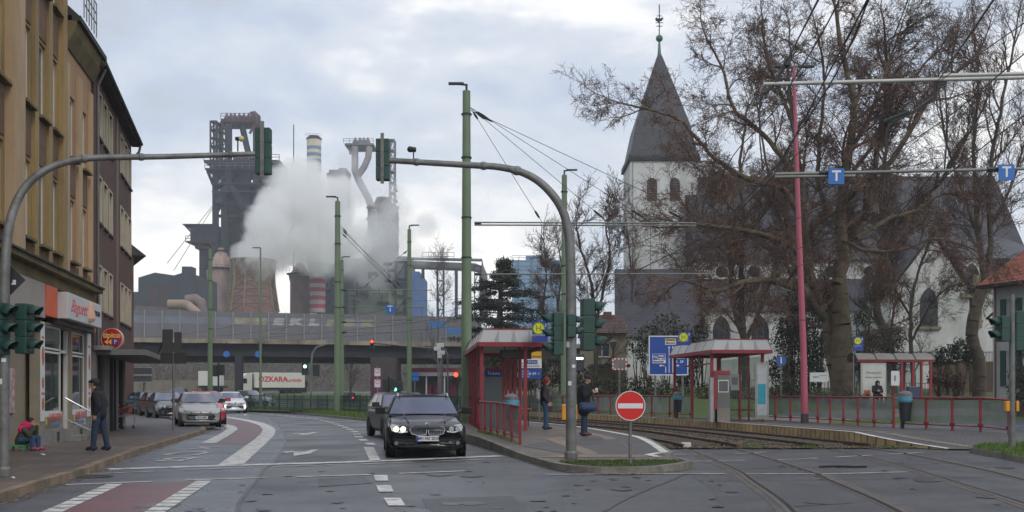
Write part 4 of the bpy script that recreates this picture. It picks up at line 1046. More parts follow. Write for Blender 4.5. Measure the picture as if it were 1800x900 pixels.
for i in range(nS):
    for a, b in zip(ysr, ysr[1:]):
        mb.bar(ctp(i,a), ctp(i,b), .55)
        mb.bar(ctp(i,a), ctp(i+1,a), .26)
        if i%2: mb.bar(ctp(i,a), ctp(i+1,b), .26)
        else: mb.bar(ctp(i+1,a), ctp(i,b), .26)
mb.build('steel_frame', mat('frame_yellow',(.19,.155,.075),var=.2), CT)
S2_ = thing('hot_stove', 'brown domed stove between the cooling tower and the red banded silo', 'hot stove', (X_(518),D+10,0))
mb = MB(); mb.lathe([(3.7,0),(3.7,Z_(492)),(4.1,Z_(484)),(4.2,Z_(478)),(3.0,Z_(472)),(2.0,Z_(462)),(.8,Z_(456))], (0,0,0), 24); mb.build('shell', mat('stove_brown',(.19,.12,.11),var=.3,scale=.3), S2_, smooth=30)
mb = MB(); mb.lathe([(4.2,Z_(478)),(5.0,Z_(478)),(5.0,Z_(476)),(3,Z_(476))], (0,0,0), 20, caps=False); rails(mb,-5,5,-1,Z_(476),2,1.2,.1); mb.build('collar', steelD, S2_)
S3 = thing('banded_silo', 'squat round silo painted in red and grey bands', 'silo', (X_(554),D+5,0))
mb = MB(); ys_ = [548-7.4*i for i in range(12)]+[460]
for i in range(len(ys_)-1): mb.lathe([(2.9,Z_(ys_[i])),(2.9,Z_(ys_[i+1]))], (0,0,0), 24, m=i%2, caps=(i == len(ys_)-2))
mb.build('shell', [mat('silo_grey',(.33,.28,.28),var=.2), mat('silo_red',(.30,.04,.06),var=.2)], S3, smooth=30)
D = 520; X_, Z_ = hz(D)
CH = thing('striped_chimney', 'cream chimney with light blue bands rising from the steam', 'chimney', (X_(552),D,0))
mb = MB(); ys_ = [560,345,338,304,297,287,281,276,270,264,258,246]; cols = [0,1,0,1,0,1,0,1,0,1,0]
for i in range(len(ys_)-1): mb.lathe([(3.45,Z_(ys_[i])),(3.45,Z_(ys_[i+1]))], (0,0,0), 24, m=1 if cols[i] else 0, caps=False)
mb.build('shaft', [mat('chimney_cream',(.60,.55,.40),var=.15,scale=.3), mat('chimney_blue',(.14,.24,.40),var=.15)], CH, smooth=30)
mb = MB(); mb.lathe([(3.7,Z_(246)),(3.7,Z_(243)),(2.8,Z_(243)),(2.6,Z_(239.5)),(.1,Z_(239.5))], (0,0,0), 20); rails(mb,-3.6,3.6,-3.6,Z_(243),1.4,1.2,.08); mb.build('chimney_cap', steelD, CH)
mb = MB(); mb.lathe([(.32,0),(.22,Z_(237))], (X_(531),D-20,0), 8); tag(mb.build('thin_mast', steelD), 'thin dark mast standing left of the striped chimney', 'mast')
# second furnace, distance haze put into its pale tones
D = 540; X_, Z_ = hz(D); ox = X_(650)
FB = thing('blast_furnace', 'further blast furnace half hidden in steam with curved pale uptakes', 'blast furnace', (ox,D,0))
pale = mat('furnace_hazed', (.15,.15,.16), rough=.8, var=.3, scale=.15)
mb = MB(); mb.box(fx(610),fx(660),-8,8,Z_(261),Z_(258)); mb.bar((fx(619),-6,Z_(276)),(fx(617),-6,Z_(260)),1); rails(mb,fx(608),fx(660),-8,Z_(258),2.2,2.6,.2)
for x in (626,634,641,648): mb.lathe([(1.6,0),(1.2,2),(.2,4)], (fx(x),-3,Z_(258)), 8)
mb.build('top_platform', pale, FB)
mb = MB(); mb.tube([(fx(627),-6,Z_(262)),(fx(627),-6,Z_(305)),(fx(634),-6,Z_(322)),(fx(650),-6,Z_(352)),(fx(668),-6,Z_(400))], [1.7,1.7,1.8,1.8,1.8], 12)
mb.tube([(fx(652),-6,Z_(262)),(fx(650),-6,Z_(282)),(fx(643),-6,Z_(298)),(fx(632),-6,Z_(314))], 1.6, 12); mb.build('gas_uptake', mat('uptake_hazed',(.27,.25,.25),var=.25,scale=.3), FB, smooth=40)
mb = MB(); mb.lathe([(7,0),(7,Z_(420)),(8,Z_(400)),(7,Z_(375)),(3.4,Z_(345))], (fx(672),4,0), 20); mb.build('furnace_shaft', steelB, FB, smooth=40)
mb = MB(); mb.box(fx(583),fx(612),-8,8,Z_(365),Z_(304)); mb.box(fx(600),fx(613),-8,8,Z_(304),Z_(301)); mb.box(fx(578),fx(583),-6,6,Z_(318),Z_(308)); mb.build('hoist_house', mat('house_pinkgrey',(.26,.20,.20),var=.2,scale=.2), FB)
mb = MB(); mb.box(fx(645),fx(702),-10,-4,Z_(548),Z_(415)); mb.build('cast_house', steelR, FB)
mb = MB()
for x in (655,672,690,702): mb.bar((fx(x),-12,0),(fx(x),-12,Z_(370)),1.6)
for y_ in (372,392,412,440,470): mb.bar((fx(650),-12,Z_(y_)),(fx(706),-12,Z_(y_)),1.2)
mb.split('steel_frame', steelD, FB)
mb = MB(); lattice(mb, fx(691), fx(699), -16, -10, 0, Z_(258), 24, .38, True)
for i in range(9): mb.box(fx(699),fx(704),-16,-11,Z_(345+i*18),Z_(343+i*18)); rails(mb,fx(699),fx(704),-16,Z_(343+i*18),2,1.4,.16)
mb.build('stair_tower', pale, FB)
# lower works
D = 440; X_, Z_ = hz(D)
WK = thing('steel_works', 'dark jumble of steelworks sheds and pipes behind the noise barrier', 'factory', (X_(640),D,0)); ox = X_(640)
rg = random.Random(11)
mb = MB()
for x0, x1, y0, y1 in ((566,608,470,560),(605,640,455,560),(636,675,462,560),(672,700,475,560),(690,722,452,560),(585,655,480,520)): mb.box(fx(x0),fx(x1),-6+rg.uniform(0,6),20,Z_(y1),Z_(y0))
mb.build('shed', mat('shed_blueblack',(.05,.06,.085),var=.35,scale=.15), WK)
mb = MB(); mb.box(fx(622),fx(716),-14,-8,0,Z_(518)); mb.build('green_hall', mat('hall_green',(.085,.11,.075),var=.3,scale=.3), WK)
mb = MB(); mb.box(fx(634),fx(713),-14.3,-14,Z_(520),Z_(514)); mb.box(fx(690),fx(714),-14.4,-14,Z_(548),Z_(520)); mb.split('green_fascia', mat('hall_lime',(.15,.22,.11),var=.2), WK)
mb = MB(); mb.box(fx(726),fx(750),-10,4,0,Z_(494)); mb.box(fx(729),fx(741),-10,4,Z_(494),Z_(482)); mb.build('blue_tower', mat('tower_blue',(.075,.15,.36),var=.2,scale=.3), WK)
mb = MB(); lattice(mb, fx(703), fx(722), -16, -10, 0, Z_(468), 8, .5, True); lattice(mb, fx(568), fx(600), -12, -9, 0, Z_(470), 5, .4)
for _ in range(46):
    x = rg.uniform(566,720); y_ = rg.uniform(470,545); L = rg.uniform(4,22)
    if rg.random() < .5: mb.tube([(fx(x),-15,Z_(y_)),(fx(x+L),-15,Z_(y_+rg.uniform(-2,2)))], rg.uniform(.25,.8), 6)
    else: mb.tube([(fx(x),-15.5,Z_(y_)),(fx(x),-15.5,Z_(y_+L*1.3))], rg.uniform(.2,.6), 6)
mb.build('pipework', steelD, WK)
GPp = thing('gas_main', 'fat elevated gas pipe on trestles running right from the works', 'pipeline', (X_(780),D,0)); ox = X_(780)
mb = MB(); mb.tube([(fx(690),-4,Z_(466)),(fx(760),-4,Z_(469)),(fx(835),-4,Z_(472)),(fx(846),-4,Z_(476)),(fx(850),-4,Z_(486)),(fx(851),-4,Z_(560))], 1.7, 12); mb.tube([(fx(700),-7,Z_(458)),(fx(848),-7,Z_(461)),(fx(849),-7,Z_(475))], .6, 8); mb.build('pipe', mat('pipe_grey',(.13,.125,.13),var=.3,scale=.3), GPp, smooth=40)
mb = MB()
for x in (745,803): mb.bar((fx(x),-4,0),(fx(x),-4,Z_(466)),1.2)
lattice(mb, fx(770), fx(781), -6, -2, 0, Z_(470), 9, .3); rails(mb, fx(745), fx(800), -8, Z_(462), 3.2, 2.5, .16); lattice(mb, fx(835), fx(846), -6, -3, 0, Z_(470), 8, .2, True)
for i in range(8): x = 758+i*3; mb.bar((fx(x),-6,Z_(462)),(fx(x),-6,Z_(452-2*(i%3))),.25)
mb.build('trestle', steelD, GPp)
# dark hall at the left
D = 330; X_, Z_ = hz(D); ox = X_(300)
HL = thing('industrial_hall', 'dark blue grey factory hall with a small roof tower', 'factory hall', (ox,D,0))
hallm = mat('hall_dark', (.038,.05,.06), rough=.7, var=.15, scale=.2)
mb = MB(); mb.ext([(fx(243),0,-1),(fx(306),0,-1),(fx(306),0,Z_(484)),(fx(272),0,Z_(479)),(fx(243),0,Z_(488))], (0,24,0)); mb.ext([(fx(306),0,-1),(fx(344),0,-1),(fx(344),0,Z_(483)),(fx(325),0,Z_(478)),(fx(306),0,Z_(484))], (0,24,0)); mb.build('hall', hallm, HL)
mb = MB(); mb.box(fx(316),fx(333),2,7,Z_(482),Z_(467)); mb.build('roof_tower', hallm, HL)
mb = MB(); mb.box(fx(200),fx(243),0,10,-1,Z_(513)); mb.build('low_annex', hallm, HL)
mb = MB()
for a, b in ((261,279),(281,299)): mb.box(fx(a),fx(b),-.06,-.01,Z_(540),Z_(504))
mb.split('gate', mat('hall_gate',(.06,.045,.05),var=.2), HL)
D = 300; X_, Z_ = hz(D); ox = X_(310)
LP = thing('bent_pipe', 'pale bent flue pipe over low roofs in front of the factory hall', 'pipe', (ox,D,0))
mb = MB(); mb.tube([(fx(296),0,Z_(535)),(fx(322),0,Z_(535)),(fx(330),0,Z_(537)),(fx(344),0,Z_(549)),(fx(350),0,Z_(556))], 1.35, 10); mb.build('pipe', mat('pipe_tan',(.30,.22,.17),var=.3,scale=.4), LP, smooth=40)
mb = MB(); mb.tube([(fx(322),3,Z_(527)),(fx(338),3,Z_(525)),(fx(347),3,Z_(531)),(fx(349),3,Z_(548))], 1.7, 10); mb.build('duct', mat('duct_brown',(.17,.13,.12),var=.3,scale=.4), LP, smooth=40)
LR = thing('low_shed', 'low brown roofed sheds behind the barrier below the factory hall', 'shed', (ox,D+8,0))
mb = MB(); mb.ext([(fx(220),0,0),(fx(352),0,0),(fx(352),0,Z_(545)),(fx(262),0,Z_(535)),(fx(220),0,Z_(533))], (0,10,0)); mb.build('roof', mat('low_roof',(.13,.11,.11),var=.3,scale=.3), LR)
mb = MB(); mb.box(fx(312),fx(346),-1,-.2,0,Z_(520)); mb.build('wall', mat('shed_pink',(.20,.14,.14),var=.3,scale=.5), LR)
# pale blue works building in the middle distance
D = 500; X_, Z_ = hz(D); ox = X_(945)
BL = thing('blue_works', 'large pale blue clad works building behind the cedar', 'factory hall', (ox,D,0))
mb = MB(); mb.box(fx(900),fx(986),0,30,0,Z_(457)); mb.box(fx(925),fx(958),4,20,Z_(457),Z_(447)); mb.box(fx(962),fx(977),4,20,Z_(457),Z_(452)); mb.build('hall', brickmat('cladding_blue',(.20,.33,.46),(.17,.29,.42),(.10,.18,.28),bw=9,bh=2.0,ms=.25,axes='xz',var=.1,offset=0,bump=0), BL)
mb = MB(); rails(mb, fx(900), fx(986), 0, Z_(457), 2, 3, .2)
for x in (911,935,950,970): mb.bar((fx(x),-.3,0),(fx(x),-.3,Z_(457)),.8)
mb.build('cladding_rib', mat('rib_blue',(.12,.18,.26)), BL)

# ================================================================ STEAM
def steam(name, label, blobs, dens, Dd, sc=.05, amp=1.5, cut=.08, soft=.3, step=.5):
    """A billowing volume: its density falls off from the middle of each puff and is broken up by noise."""
    mb = MB(); B = []
    for x, y, r, dy in blobs:
        p = P(x, y, Dd+dy); rr = r/F*(Dd+dy); B.append((p, rr*1.25)); mb.ball(p, rr*1.5, 14)
    o = mb.build(name); q = o.modifiers.new('r','REMESH'); q.mode = 'VOXEL'; q.voxel_size = 3; frozen(o)
    m = bpy.data.materials.new(name); m.use_nodes = True; N, L = m.node_tree.nodes, m.node_tree.links; N.clear()
    out = N.new('ShaderNodeOutputMaterial'); pv = N.new('ShaderNodeVolumePrincipled'); pv.inputs['Color'].default_value = (.99,.99,.99,1); pv.inputs['Anisotropy'].default_value = 0
    t = N.new('ShaderNodeTexCoord'); last = None
    for c, rr in B:
        v = N.new('ShaderNodeVectorMath'); v.operation = 'DISTANCE'; L.new(t.outputs['Object'], v.inputs[0]); v.inputs[1].default_value = c
        k = N.new('ShaderNodeMath'); k.operation = 'MULTIPLY_ADD'; L.new(v.outputs['Value'], k.inputs[0]); k.inputs[1].default_value = -1/rr; k.inputs[2].default_value = 1
        if last is None: last = k
        else:
            g = N.new('ShaderNodeMath'); g.operation = 'MAXIMUM'; L.new(last.outputs[0], g.inputs[0]); L.new(k.outputs[0], g.inputs[1]); last = g
    n = N.new('ShaderNodeTexNoise'); n.inputs['Scale'].default_value = sc; n.inputs['Detail'].default_value = 6; n.inputs['Roughness'].default_value = .66; n.inputs['Distortion'].default_value = .5
    L.new(t.outputs['Object'], n.inputs['Vector'])
    a = N.new('ShaderNodeMath'); a.operation = 'MULTIPLY_ADD'; L.new(n.outputs[0], a.inputs[0]); a.inputs[1].default_value = amp; a.inputs[2].default_value = -amp*.5
    b = N.new('ShaderNodeMath'); b.operation = 'ADD'; L.new(a.outputs[0], b.inputs[0]); L.new(last.outputs[0], b.inputs[1])
    r = N.new('ShaderNodeMapRange'); r.inputs[1].default_value = cut; r.inputs[2].default_value = cut+soft; r.inputs[3].default_value = 0; r.inputs[4].default_value = dens; r.interpolation_type = 'SMOOTHSTEP'; L.new(b.outputs[0], r.inputs[0])
    L.new(r.outputs[0], pv.inputs['Density']); L.new(pv.outputs[0], out.inputs['Volume'])
    try: m.cycles.volume_step_rate = step
    except Exception: pass
    o.data.materials.clear(); o.data.materials.append(m)
    return tag(o, label, 'steam', kind='stuff')
steam('steam', 'dense white steam plume rising from the cooling tower',
      [(462,455,42,0),(500,440,34,4),(430,440,20,0),(448,425,26,0),(470,398,38,0),(488,362,38,4),(508,330,36,6),(540,318,32,8),(532,370,48,8),(495,425,40,4),(540,415,46,8),(578,392,44,10),(582,350,36,12),(603,425,40,12),(560,440,34,8)], .21, 383, sc=.06, amp=2.1, cut=.0, soft=.30, step=.4)
steam('steam', 'thin drifting steam veiling the further blast furnace',
      [(600,380,46,0),(640,345,44,0),(668,325,32,0),(690,370,36,0),(655,410,56,0),(700,415,42,0),(560,330,30,0),(690,340,26,0),(745,400,26,0),(520,300,24,0),(610,290,22,0),(620,450,50,0),(680,455,44,0),(575,470,30,0),(735,445,24,0),(600,325,32,0),(650,485,36,0)], .075, 425, sc=.045, amp=2.0, cut=.04, soft=.6)
# haze
mb = MB(); mb.box(-1195,1195,-60,1195,-1.5,215)
hzo = mb.build('haze'); m = bpy.data.materials.new('haze'); m.use_nodes = True; N, L = m.node_tree.nodes, m.node_tree.links; N.clear()
out = N.new('ShaderNodeOutputMaterial'); pv = N.new('ShaderNodeVolumePrincipled'); pv.inputs['Color'].default_value = (.86,.91,1,1); pv.inputs['Density'].default_value = .00038; pv.inputs['Anisotropy'].default_value = .2
L.new(pv.outputs[0], out.inputs['Volume']); hzo.data.materials.append(m); tag(hzo, 'faint haze', 'haze', kind='stuff')
# ================================================================ CHURCH AND HOUSES AT THE RIGHT
white = mat('white_render', (.55,.555,.545), rough=.85, var=.09, scale=.4, dirt=(.30,.31,.28), dscale=.3, damt=.6, stretch=(1,1,.35))
slate = brickmat('slate_roof', (.042,.040,.050), (.060,.058,.068), (.022,.021,.026), bw=.55, bh=.26, ms=.03, axes='xz', var=.3, vscale=.4, rough=.5, bump=.7, dirt=(.075,.07,.075), dscale=.5, damt=.4)
slate2 = brickmat('slate_spire', (.046,.046,.056), (.066,.066,.078), (.024,.024,.028), bw=.5, bh=.24, ms=.03, axes='sz', var=.3, vscale=.5, rough=.5, bump=.7)
wdark = mat('church_glass', (.022,.024,.028), rough=.25, var=.5, scale=1.5)
louv = mat('louvre', (.085,.062,.058), rough=.8, var=.3)
stone = mat('sandstone', (.24,.20,.13), rough=.85, var=.3, scale=1, dirt=(.12,.11,.08), dscale=1, damt=.6)
def arch(w, h, pointed=False, n=8):
    """An arched outline in x/z, w wide, h high, standing on z = 0 and centred on x = 0."""
    r = w/2; o = [(-r,0),(r,0)]
    if pointed:
        rr = w*1.05; cxx = -r+rr  # arcs centred near the far springing
        top = math.sqrt(max(.01, rr*rr-(rr-r)**2)); z0 = h-top
        o = [(-r,0),(r,0)]
        for i in range(n+1): a = math.acos((rr-r)/rr)*i/n; o.append((-(rr-r)+rr*math.cos(a), z0+rr*math.sin(a)))
        for i in range(n-1,-1,-1): a = math.acos((rr-r)/rr)*i/n; o.append(((rr-r)-rr*math.cos(a), z0+rr*math.sin(a)))
    else:
        for i in range(2*n+1): a = PI*i/(2*n); o.append((r*math.cos(a), h-r+r*math.sin(a)))
    return o
def arch_window(par, x, y, z, w_, h, pointed=True, name='window', m=None, bars=2, sill=True, surround=.18):
    o = arch(w_, h, pointed); mb = MB(); mb.ext([(x+a, y-.05, z+b) for a,b in o], (0,.04,0)); f = mb.build(name, m or wdark, par)
    # a moulded surround of the same outline, proud of the wall
    mb = MB(); k1 = [(x+a, z+b) for a,b in o]; c = (x, z+h*.5)
    k2 = [(c[0]+(a-c[0])*(1+2*surround/w_), c[1]+(b-c[1])*(1+2*surround/h)) for a,b in k1]
    n = len(k1)
    for i in range(n):
        j = (i+1)%n
        if i == 0 and sill: continue
        mb.ext([(k1[i][0],y-.09,k1[i][1]),(k1[j][0],y-.09,k1[j][1]),(k2[j][0],y-.09,k2[j][1]),(k2[i][0],y-.09,k2[i][1])], (0,.1,0))
    mb.build('surround', white, f)
    if bars:
        mb = MB()
        for i in range(bars): xx = x+w_*((i+1)/(bars+1)-.5); mb.box(xx-.04,xx+.04,y-.075,y-.052,z,z+h*.8)
        zz = z+.6
        while zz < z+h*.8: mb.box(x-w_/2,x+w_/2,y-.07,y-.052,zz-.02,zz+.02); zz += .75
        mb.build('tracery', mat('lead',(.05,.05,.055)), f)
    if sill: mb = MB(); mb.box(x-w_/2-.25,x+w_/2+.25,y-.3,y-.01,z-.28,z-.02); mb.build('sill', stone, f)
    return f
Zc = 1.9
D = 120; X_, Z_ = hz(D)
CHU = thing('church', 'white rendered church with a slate pyramid spire and several steep slate roofs', 'church', (X_(1167),D,0)); ox = X_(1167)
hw = 3.72
mb = MB(); mb.box(-hw,hw,0,2*hw,0,Z_(283)); mb.build('tower', white, CHU); Za = lambda y: H-(y-HY)/F*(D+hw)
prof = [(hw+.22,Z_(278)),(hw+.24,Z_(273)),(hw-.1,Z_(262)),(3.0,Za(228)),(2.0,Za(180)),(.38,Za(104)),(.16,Za(95))]
mb = MB(); mb.lathe([(r*math.sqrt(2), z) for r, z in prof], (0,hw,0), 4, rot=PI/4); mb.build('spire', slate2, CHU)
mb = MB(); mb.box(-hw-.25,hw+.25,-.25,2*hw+.25,Z_(283),Z_(278)-.01); mb.build('eaves', roofdark, CHU)
mb = MB(); mb.tube([(0,hw,Za(104)),(0,hw,Za(72))], [.26,.10], 10); mb.build('spire_point', mat('copper_green',(.10,.16,.12),rough=.7,var=.2), CHU)
mb = MB(); mb.ball((0,hw,Za(67.5)), .40, 18); mb.build('spire_ball', mat('copper_ball',(.045,.14,.10),rough=.5,var=.2), CHU, smooth=True)
mb = MB(); mb.tube([(0,hw,Za(62)),(0,hw,Za(8))], .06, 6)
for y_, wq in ((46,.35),(40,.42),(33,.5),(28,.28)): mb.bar((-wq,hw,Za(y_)),(wq,hw,Za(y_)),.07)
mb.ext([(-.45,hw,Za(36)),(-.1,hw,Za(39)),(.35,hw,Za(36)),(.42,hw,Za(29)),(.1,hw,Za(33)),(-.2,hw,Za(32)),(-.35,hw,Za(30))], (0,.05,0)); mb.build('weathercock', roofdark, CHU)
for x_ in (1146,1186):
    f = arch_window(CHU, fx(x_), 0, Z_(354), 1.16, 2.6, False, 'sound_opening', louv, 0, False, .1)
    mb = MB()
    for i in range(8): z = Z_(353)+.28*i; mb.box(fx(x_)-.56,fx(x_)+.56,-.13,-.055,z,z+.1)
    mb.build('louvre', mat('louvre_slat',(.14,.10,.095),var=.2), f)
mb = MB(); mb.tube([(-hw+.25,-.08,Z_(283)),(-hw+.25,-.08,Zc)], .05, 6); mb.build('downpipe', mat('zinc_pale',(.30,.30,.28)), CHU)
# nave
yn = -4
def fz(D): return (lambda x: (x-900)/F*D-ox), (lambda y: H-(y-HY)/F*D)
fx2, fz2 = fz(114)
x0, x1 = fx2(1226), fx2(1802)
mb = MB(); mb.box(x0,x1,-6,10,0,fz2(453)); mb.build('nave_wall', white, CHU)
mb = MB(); mb.ext([(x0-.3,-6.5,fz2(457)),(x0-.3,2,H+(690-310)/F*122),(x0-.3,10.5,fz2(457))], (x1-x0+.6,0,0)); mb.build('nave_roof', slate, CHU)
for x_ in (1268,1325,1393,1460,1528): 
    mb = MB(); mb.lathe([(.001,-.06),(.62,-.06),(.62,.0),(.001,.0)], (fx2(x_),-6,fz2(478)), 20, axis='y'); f = mb.build('round_window', wdark, CHU); mb = MB(); mb.lathe([(.62,-.1),(.8,-.1),(.8,0),(.62,0)], (fx2(x_),-6,fz2(478)), 20, axis='y', caps=False); mb.build('surround', white, f)
# side aisle with lean-to roof
fx3, fz3 = fz(107)
xa0, xa1 = fx3(1240), fx3(1570)
mb = MB(); mb.box(xa0,xa1,-13,-6,0,fz3(547)); mb.build('aisle_wall', white, CHU)
mb = MB(); mb.ext([(xa0,-13.4,fz3(547)),(xa0,-6.01,fz2(490)),(xa0,-6.01,fz3(547))], (xa1-xa0+.5,0,0)); mb.build('aisle_roof', slate, CHU)
for x_ in (1268,1336,1402,1540): arch_window(CHU, fx3(x_), -13, fz3(602), 1.75, fz3(554)-fz3(602))
# west chapel with the large roof falling towards the street
fx4, fz4 = fz(104)
xw0, xw1 = fx4(1103), fx4(1247)
mb = MB(); mb.box(xw0+.1,xw1-.1,-15,-4,0,fz4(588)); mb.ext([(xw0+.02,-15,fz4(588)),(xw0+.02,-5,H+217/F*115.4-.3),(xw0+.02,-4,H+217/F*115.4-.3),(xw0+.02,-4,fz4(588))], (.35,0,0)); mb.build('chapel_wall', white, CHU)
mb = MB(); mb.ext([(xw0-.1,-15.4,fz4(592)),(xw0-.1,-4.6,H+217/F*115.4),(xw0-.1,-4.0,H+217/F*115.4),(xw0-.1,-4.0,fz4(592))], (xw1-xw0+.2,0,0)); mb.build('chapel_roof', slate, CHU)
mb = MB()
for i, (xx, yy) in enumerate(((1088,640),(1092,600),(1097,570))): mb.box(fx4(xx),xw0,-15.3+i*.1,-14.2,0,fz4(yy))
mb.split('stepped_buttress', white, CHU)
# transept with gable
fx5, fz5 = fz(101)
xg, xl, xr = fx5(1640), fx5(1566), fx5(1704)
mb = MB(); mb.ext([(xl,-19,0),(xr,-19,0),(xr,-19,fz5(512)),(xg,-19,fz5(414)),(xl,-19,fz5(512))], (0,13,0)); mb.build('transept_wall', white, CHU)
mb = MB()
for a, b in (((xg,fz5(409)),(xr+.6,fz5(517))),((xg,fz5(409)),(xl-.6,fz5(517)))):
    d = .18; mb.ext([(a[0],-19.3,a[1]),(b[0],-19.3,b[1]),(b[0],-19.3,b[1]+.25),(a[0],-19.3,a[1]+.25)], (0,19,0))
mb.build('transept_roof', slate, CHU)
arch_window(CHU, fx5(1632), -19, fz5(574), 1.72, fz5(505)-fz5(574))
mb = MB()
for xx, yy in ((1577,516),(1697,516)): mb.box(fx5(xx)-.5,fx5(xx)+.5,-19.6,-19.0,fz5(yy)-.4,fz5(yy))
for xx in (1575,): mb.box(fx5(xx)-.4,fx5(xx)+.4,-19.5,-19.0,fz5(575)-.3,fz5(575))
mb.split('buttress_cap', stone, CHU)
# choir, right of the transept
xc0, xc1 = fx5(1704), fx5(1760)
mb = MB(); mb.box(xc0,xc1,-17,-6,0,fz5(450)); mb.build('choir_wall', white, CHU)
f = arch_window(CHU, fx5(1703)+1.1, -17, fz5(560), 1.5, fz5(458)-fz5(560))
mb = MB(); mb.box(fx5(1703)+1.0,fx5(1703)+1.9,-17.5,-17,fz5(575),fz5(480)); mb.build('choir_buttress', stone, CHU)
mb = MB(); mb.ext([(xc0-.2,-17.4,fz5(450)),(xc0-.2,-6,fz5(380)),(xc0-.2,-6,fz5(450))], (xc1-xc0+6,0,0)); mb.build('choir_roof', slate, CHU)

# house with red roof and green shutters
redtile = brickmat('red_tiles', (.30,.085,.05), (.36,.11,.065), (.14,.05,.035), bw=.3, bh=.3, ms=.03, axes='xz', var=.2, rough=.8)
greensh = mat('shutter_green', (.02,.075,.065), rough=.6, var=.2)
ang = math.atan2(-.9,.28)
fx6 = lambda x, Y: (x-900)/F*Y
HS = thing('shuttered_house', 'white house with red tiled roof and dark green shutters at the right edge', 'house', (fx6(1746,66), 66, 1.0), math.atan2(-1,.42))
L_h = 14
ops = [(1.0+i*2.25, 1.75+i*2.25, c, d) for i in range(6) for c, d in ((.9,3.0),(3.9,6.1))]
mb = MB(); wall_open(mb, 0, L_h, 0, 7.1, 0, .3, ops); mb.box(0,L_h,.3,8,0,7.1); mb.build('wall', white, HS)
for a, b, c, d in ops:
    f = window(HS, a, b, c, d, .15, mull=1, sill=white)
    for q in (a-.42, b+.02):
        mb = MB(); mb.box(q,q+.40,-.07,-.01,c-.03,d+.03); mb.build('shutter', greensh, HS)
mb = MB(); mb.ext([(-.5,-.8,7.05),(-.5,4,10.0),(-.5,8.6,7.05)], (L_h+1,0,0)); mb.build('roof', redtile, HS)
mb = MB(); mb.box(-.52,L_h+.5,-.9,-.05,6.85,7.045); mb.build('gutter', roofdark, HS)
mb = MB(); mb.tube([(.25,-.1,7.0),(.25,-.1,0)], .05, 6); mb.build('downpipe', mat('brown_pipe',(.14,.07,.06)), HS)

# house left of the church, dormered brown roof
D = 92; X_, Z_ = hz(D); ox = X_(1072)
HH = thing('beige_house', 'beige house with brown tiled roof between bare trees and the church', 'house', (ox,D,0))
browntile = brickmat('brown_tiles', (.085,.05,.045), (.11,.065,.055), (.045,.03,.03), bw=.3, bh=.35, ms=.04, axes='xz', var=.2, rough=.8)
mb = MB(); wall_open(mb, fx(1030), fx(1101), 1, Z_(583), 0, .3, [(fx(1045),fx(1072),Z_(627),Z_(603))]); mb.box(fx(1030),fx(1101),.3,8,1,Z_(583)); mb.build('wall', mat('house_beige',(.26,.22,.16),var=.12), HH)
window(HH, fx(1045), fx(1072), Z_(627), Z_(603), .15, mull=1, sill=white)
mb = MB(); mb.ext([(fx(1026),-.6,Z_(586)),(fx(1026),3.6,Z_(548)),(fx(1026),8.6,Z_(586))], (fx(1103)-fx(1026),0,0)); mb.build('roof', browntile, HH)
mb = MB(); mb.box(fx(1066),fx(1080),2.5,3.5,Z_(560),Z_(544)); mb.build('chimney', mat('chimney_brick',(.12,.06,.05),var=.2), HH)
mb = MB(); mb.box(fx(1034),fx(1100),-3.5,-.2,Z_(647),Z_(642)); mb.build('carport_roof', roofdark, HH)
G_ = thing('brick_garden_wall', 'low brown brick garden wall before the church transept', 'wall', (0,0,0))
mb = MB(); a, b = fx6(1640,84), fx6(1765,84)
mb.box(a,b,84,84.4,1.5,3.85); mb.build('wall', brickmat('garden_brick',(.12,.07,.05),(.15,.085,.06),(.09,.08,.07),bw=.25,bh=.08,ms=.012,axes='xz',var=.35,vscale=.5,dirt=(.07,.07,.05),dscale=.6,damt=.6), G_)
mb = MB(); mb.box(a-.05,b+.05,83.95,84.45,3.85,3.93); mb.build('coping', stone, G_)
# iron fence on the bank before the church
FI = thing('iron_fence', 'thin iron railing along the bank below the church wall', 'fence')
mb = MB(); a, b = fx6(1560,86), fx6(1745,86); n = 70
for i in range(n+1): x = a+(b-a)*i/n; mb.bar((x,86,3.6),(x,86,4.8),.03)
for z in (3.75,4.7): mb.bar((a,86,z),(b,86,z),.04)
mb.build('bars', mat('iron_dark',(.04,.045,.045)), FI)
FL = thing('lawn_fence', 'low dark railing along the path behind the lawn', 'fence')
mb = MB(); a, b = (15,67.6),(33,80); n = 60
for i in range(n+1):
    t = i/n; x, y = a[0]+(b[0]-a[0])*t, a[1]+(b[1]-a[1])*t; z = ground_at(x,y); mb.bar((x,y,z),(x,y,z+.9),.03)
for i in range(6):
    p = [(a[0]+(b[0]-a[0])*q/6, a[1]+(b[1]-a[1])*q/6) for q in (i,i+1)]
    mb.bar((*p[0],ground_at(*p[0])+.85),(*p[1],ground_at(*p[1])+.85),.04)
mb.build('bars', MATS['iron_dark'], FL)

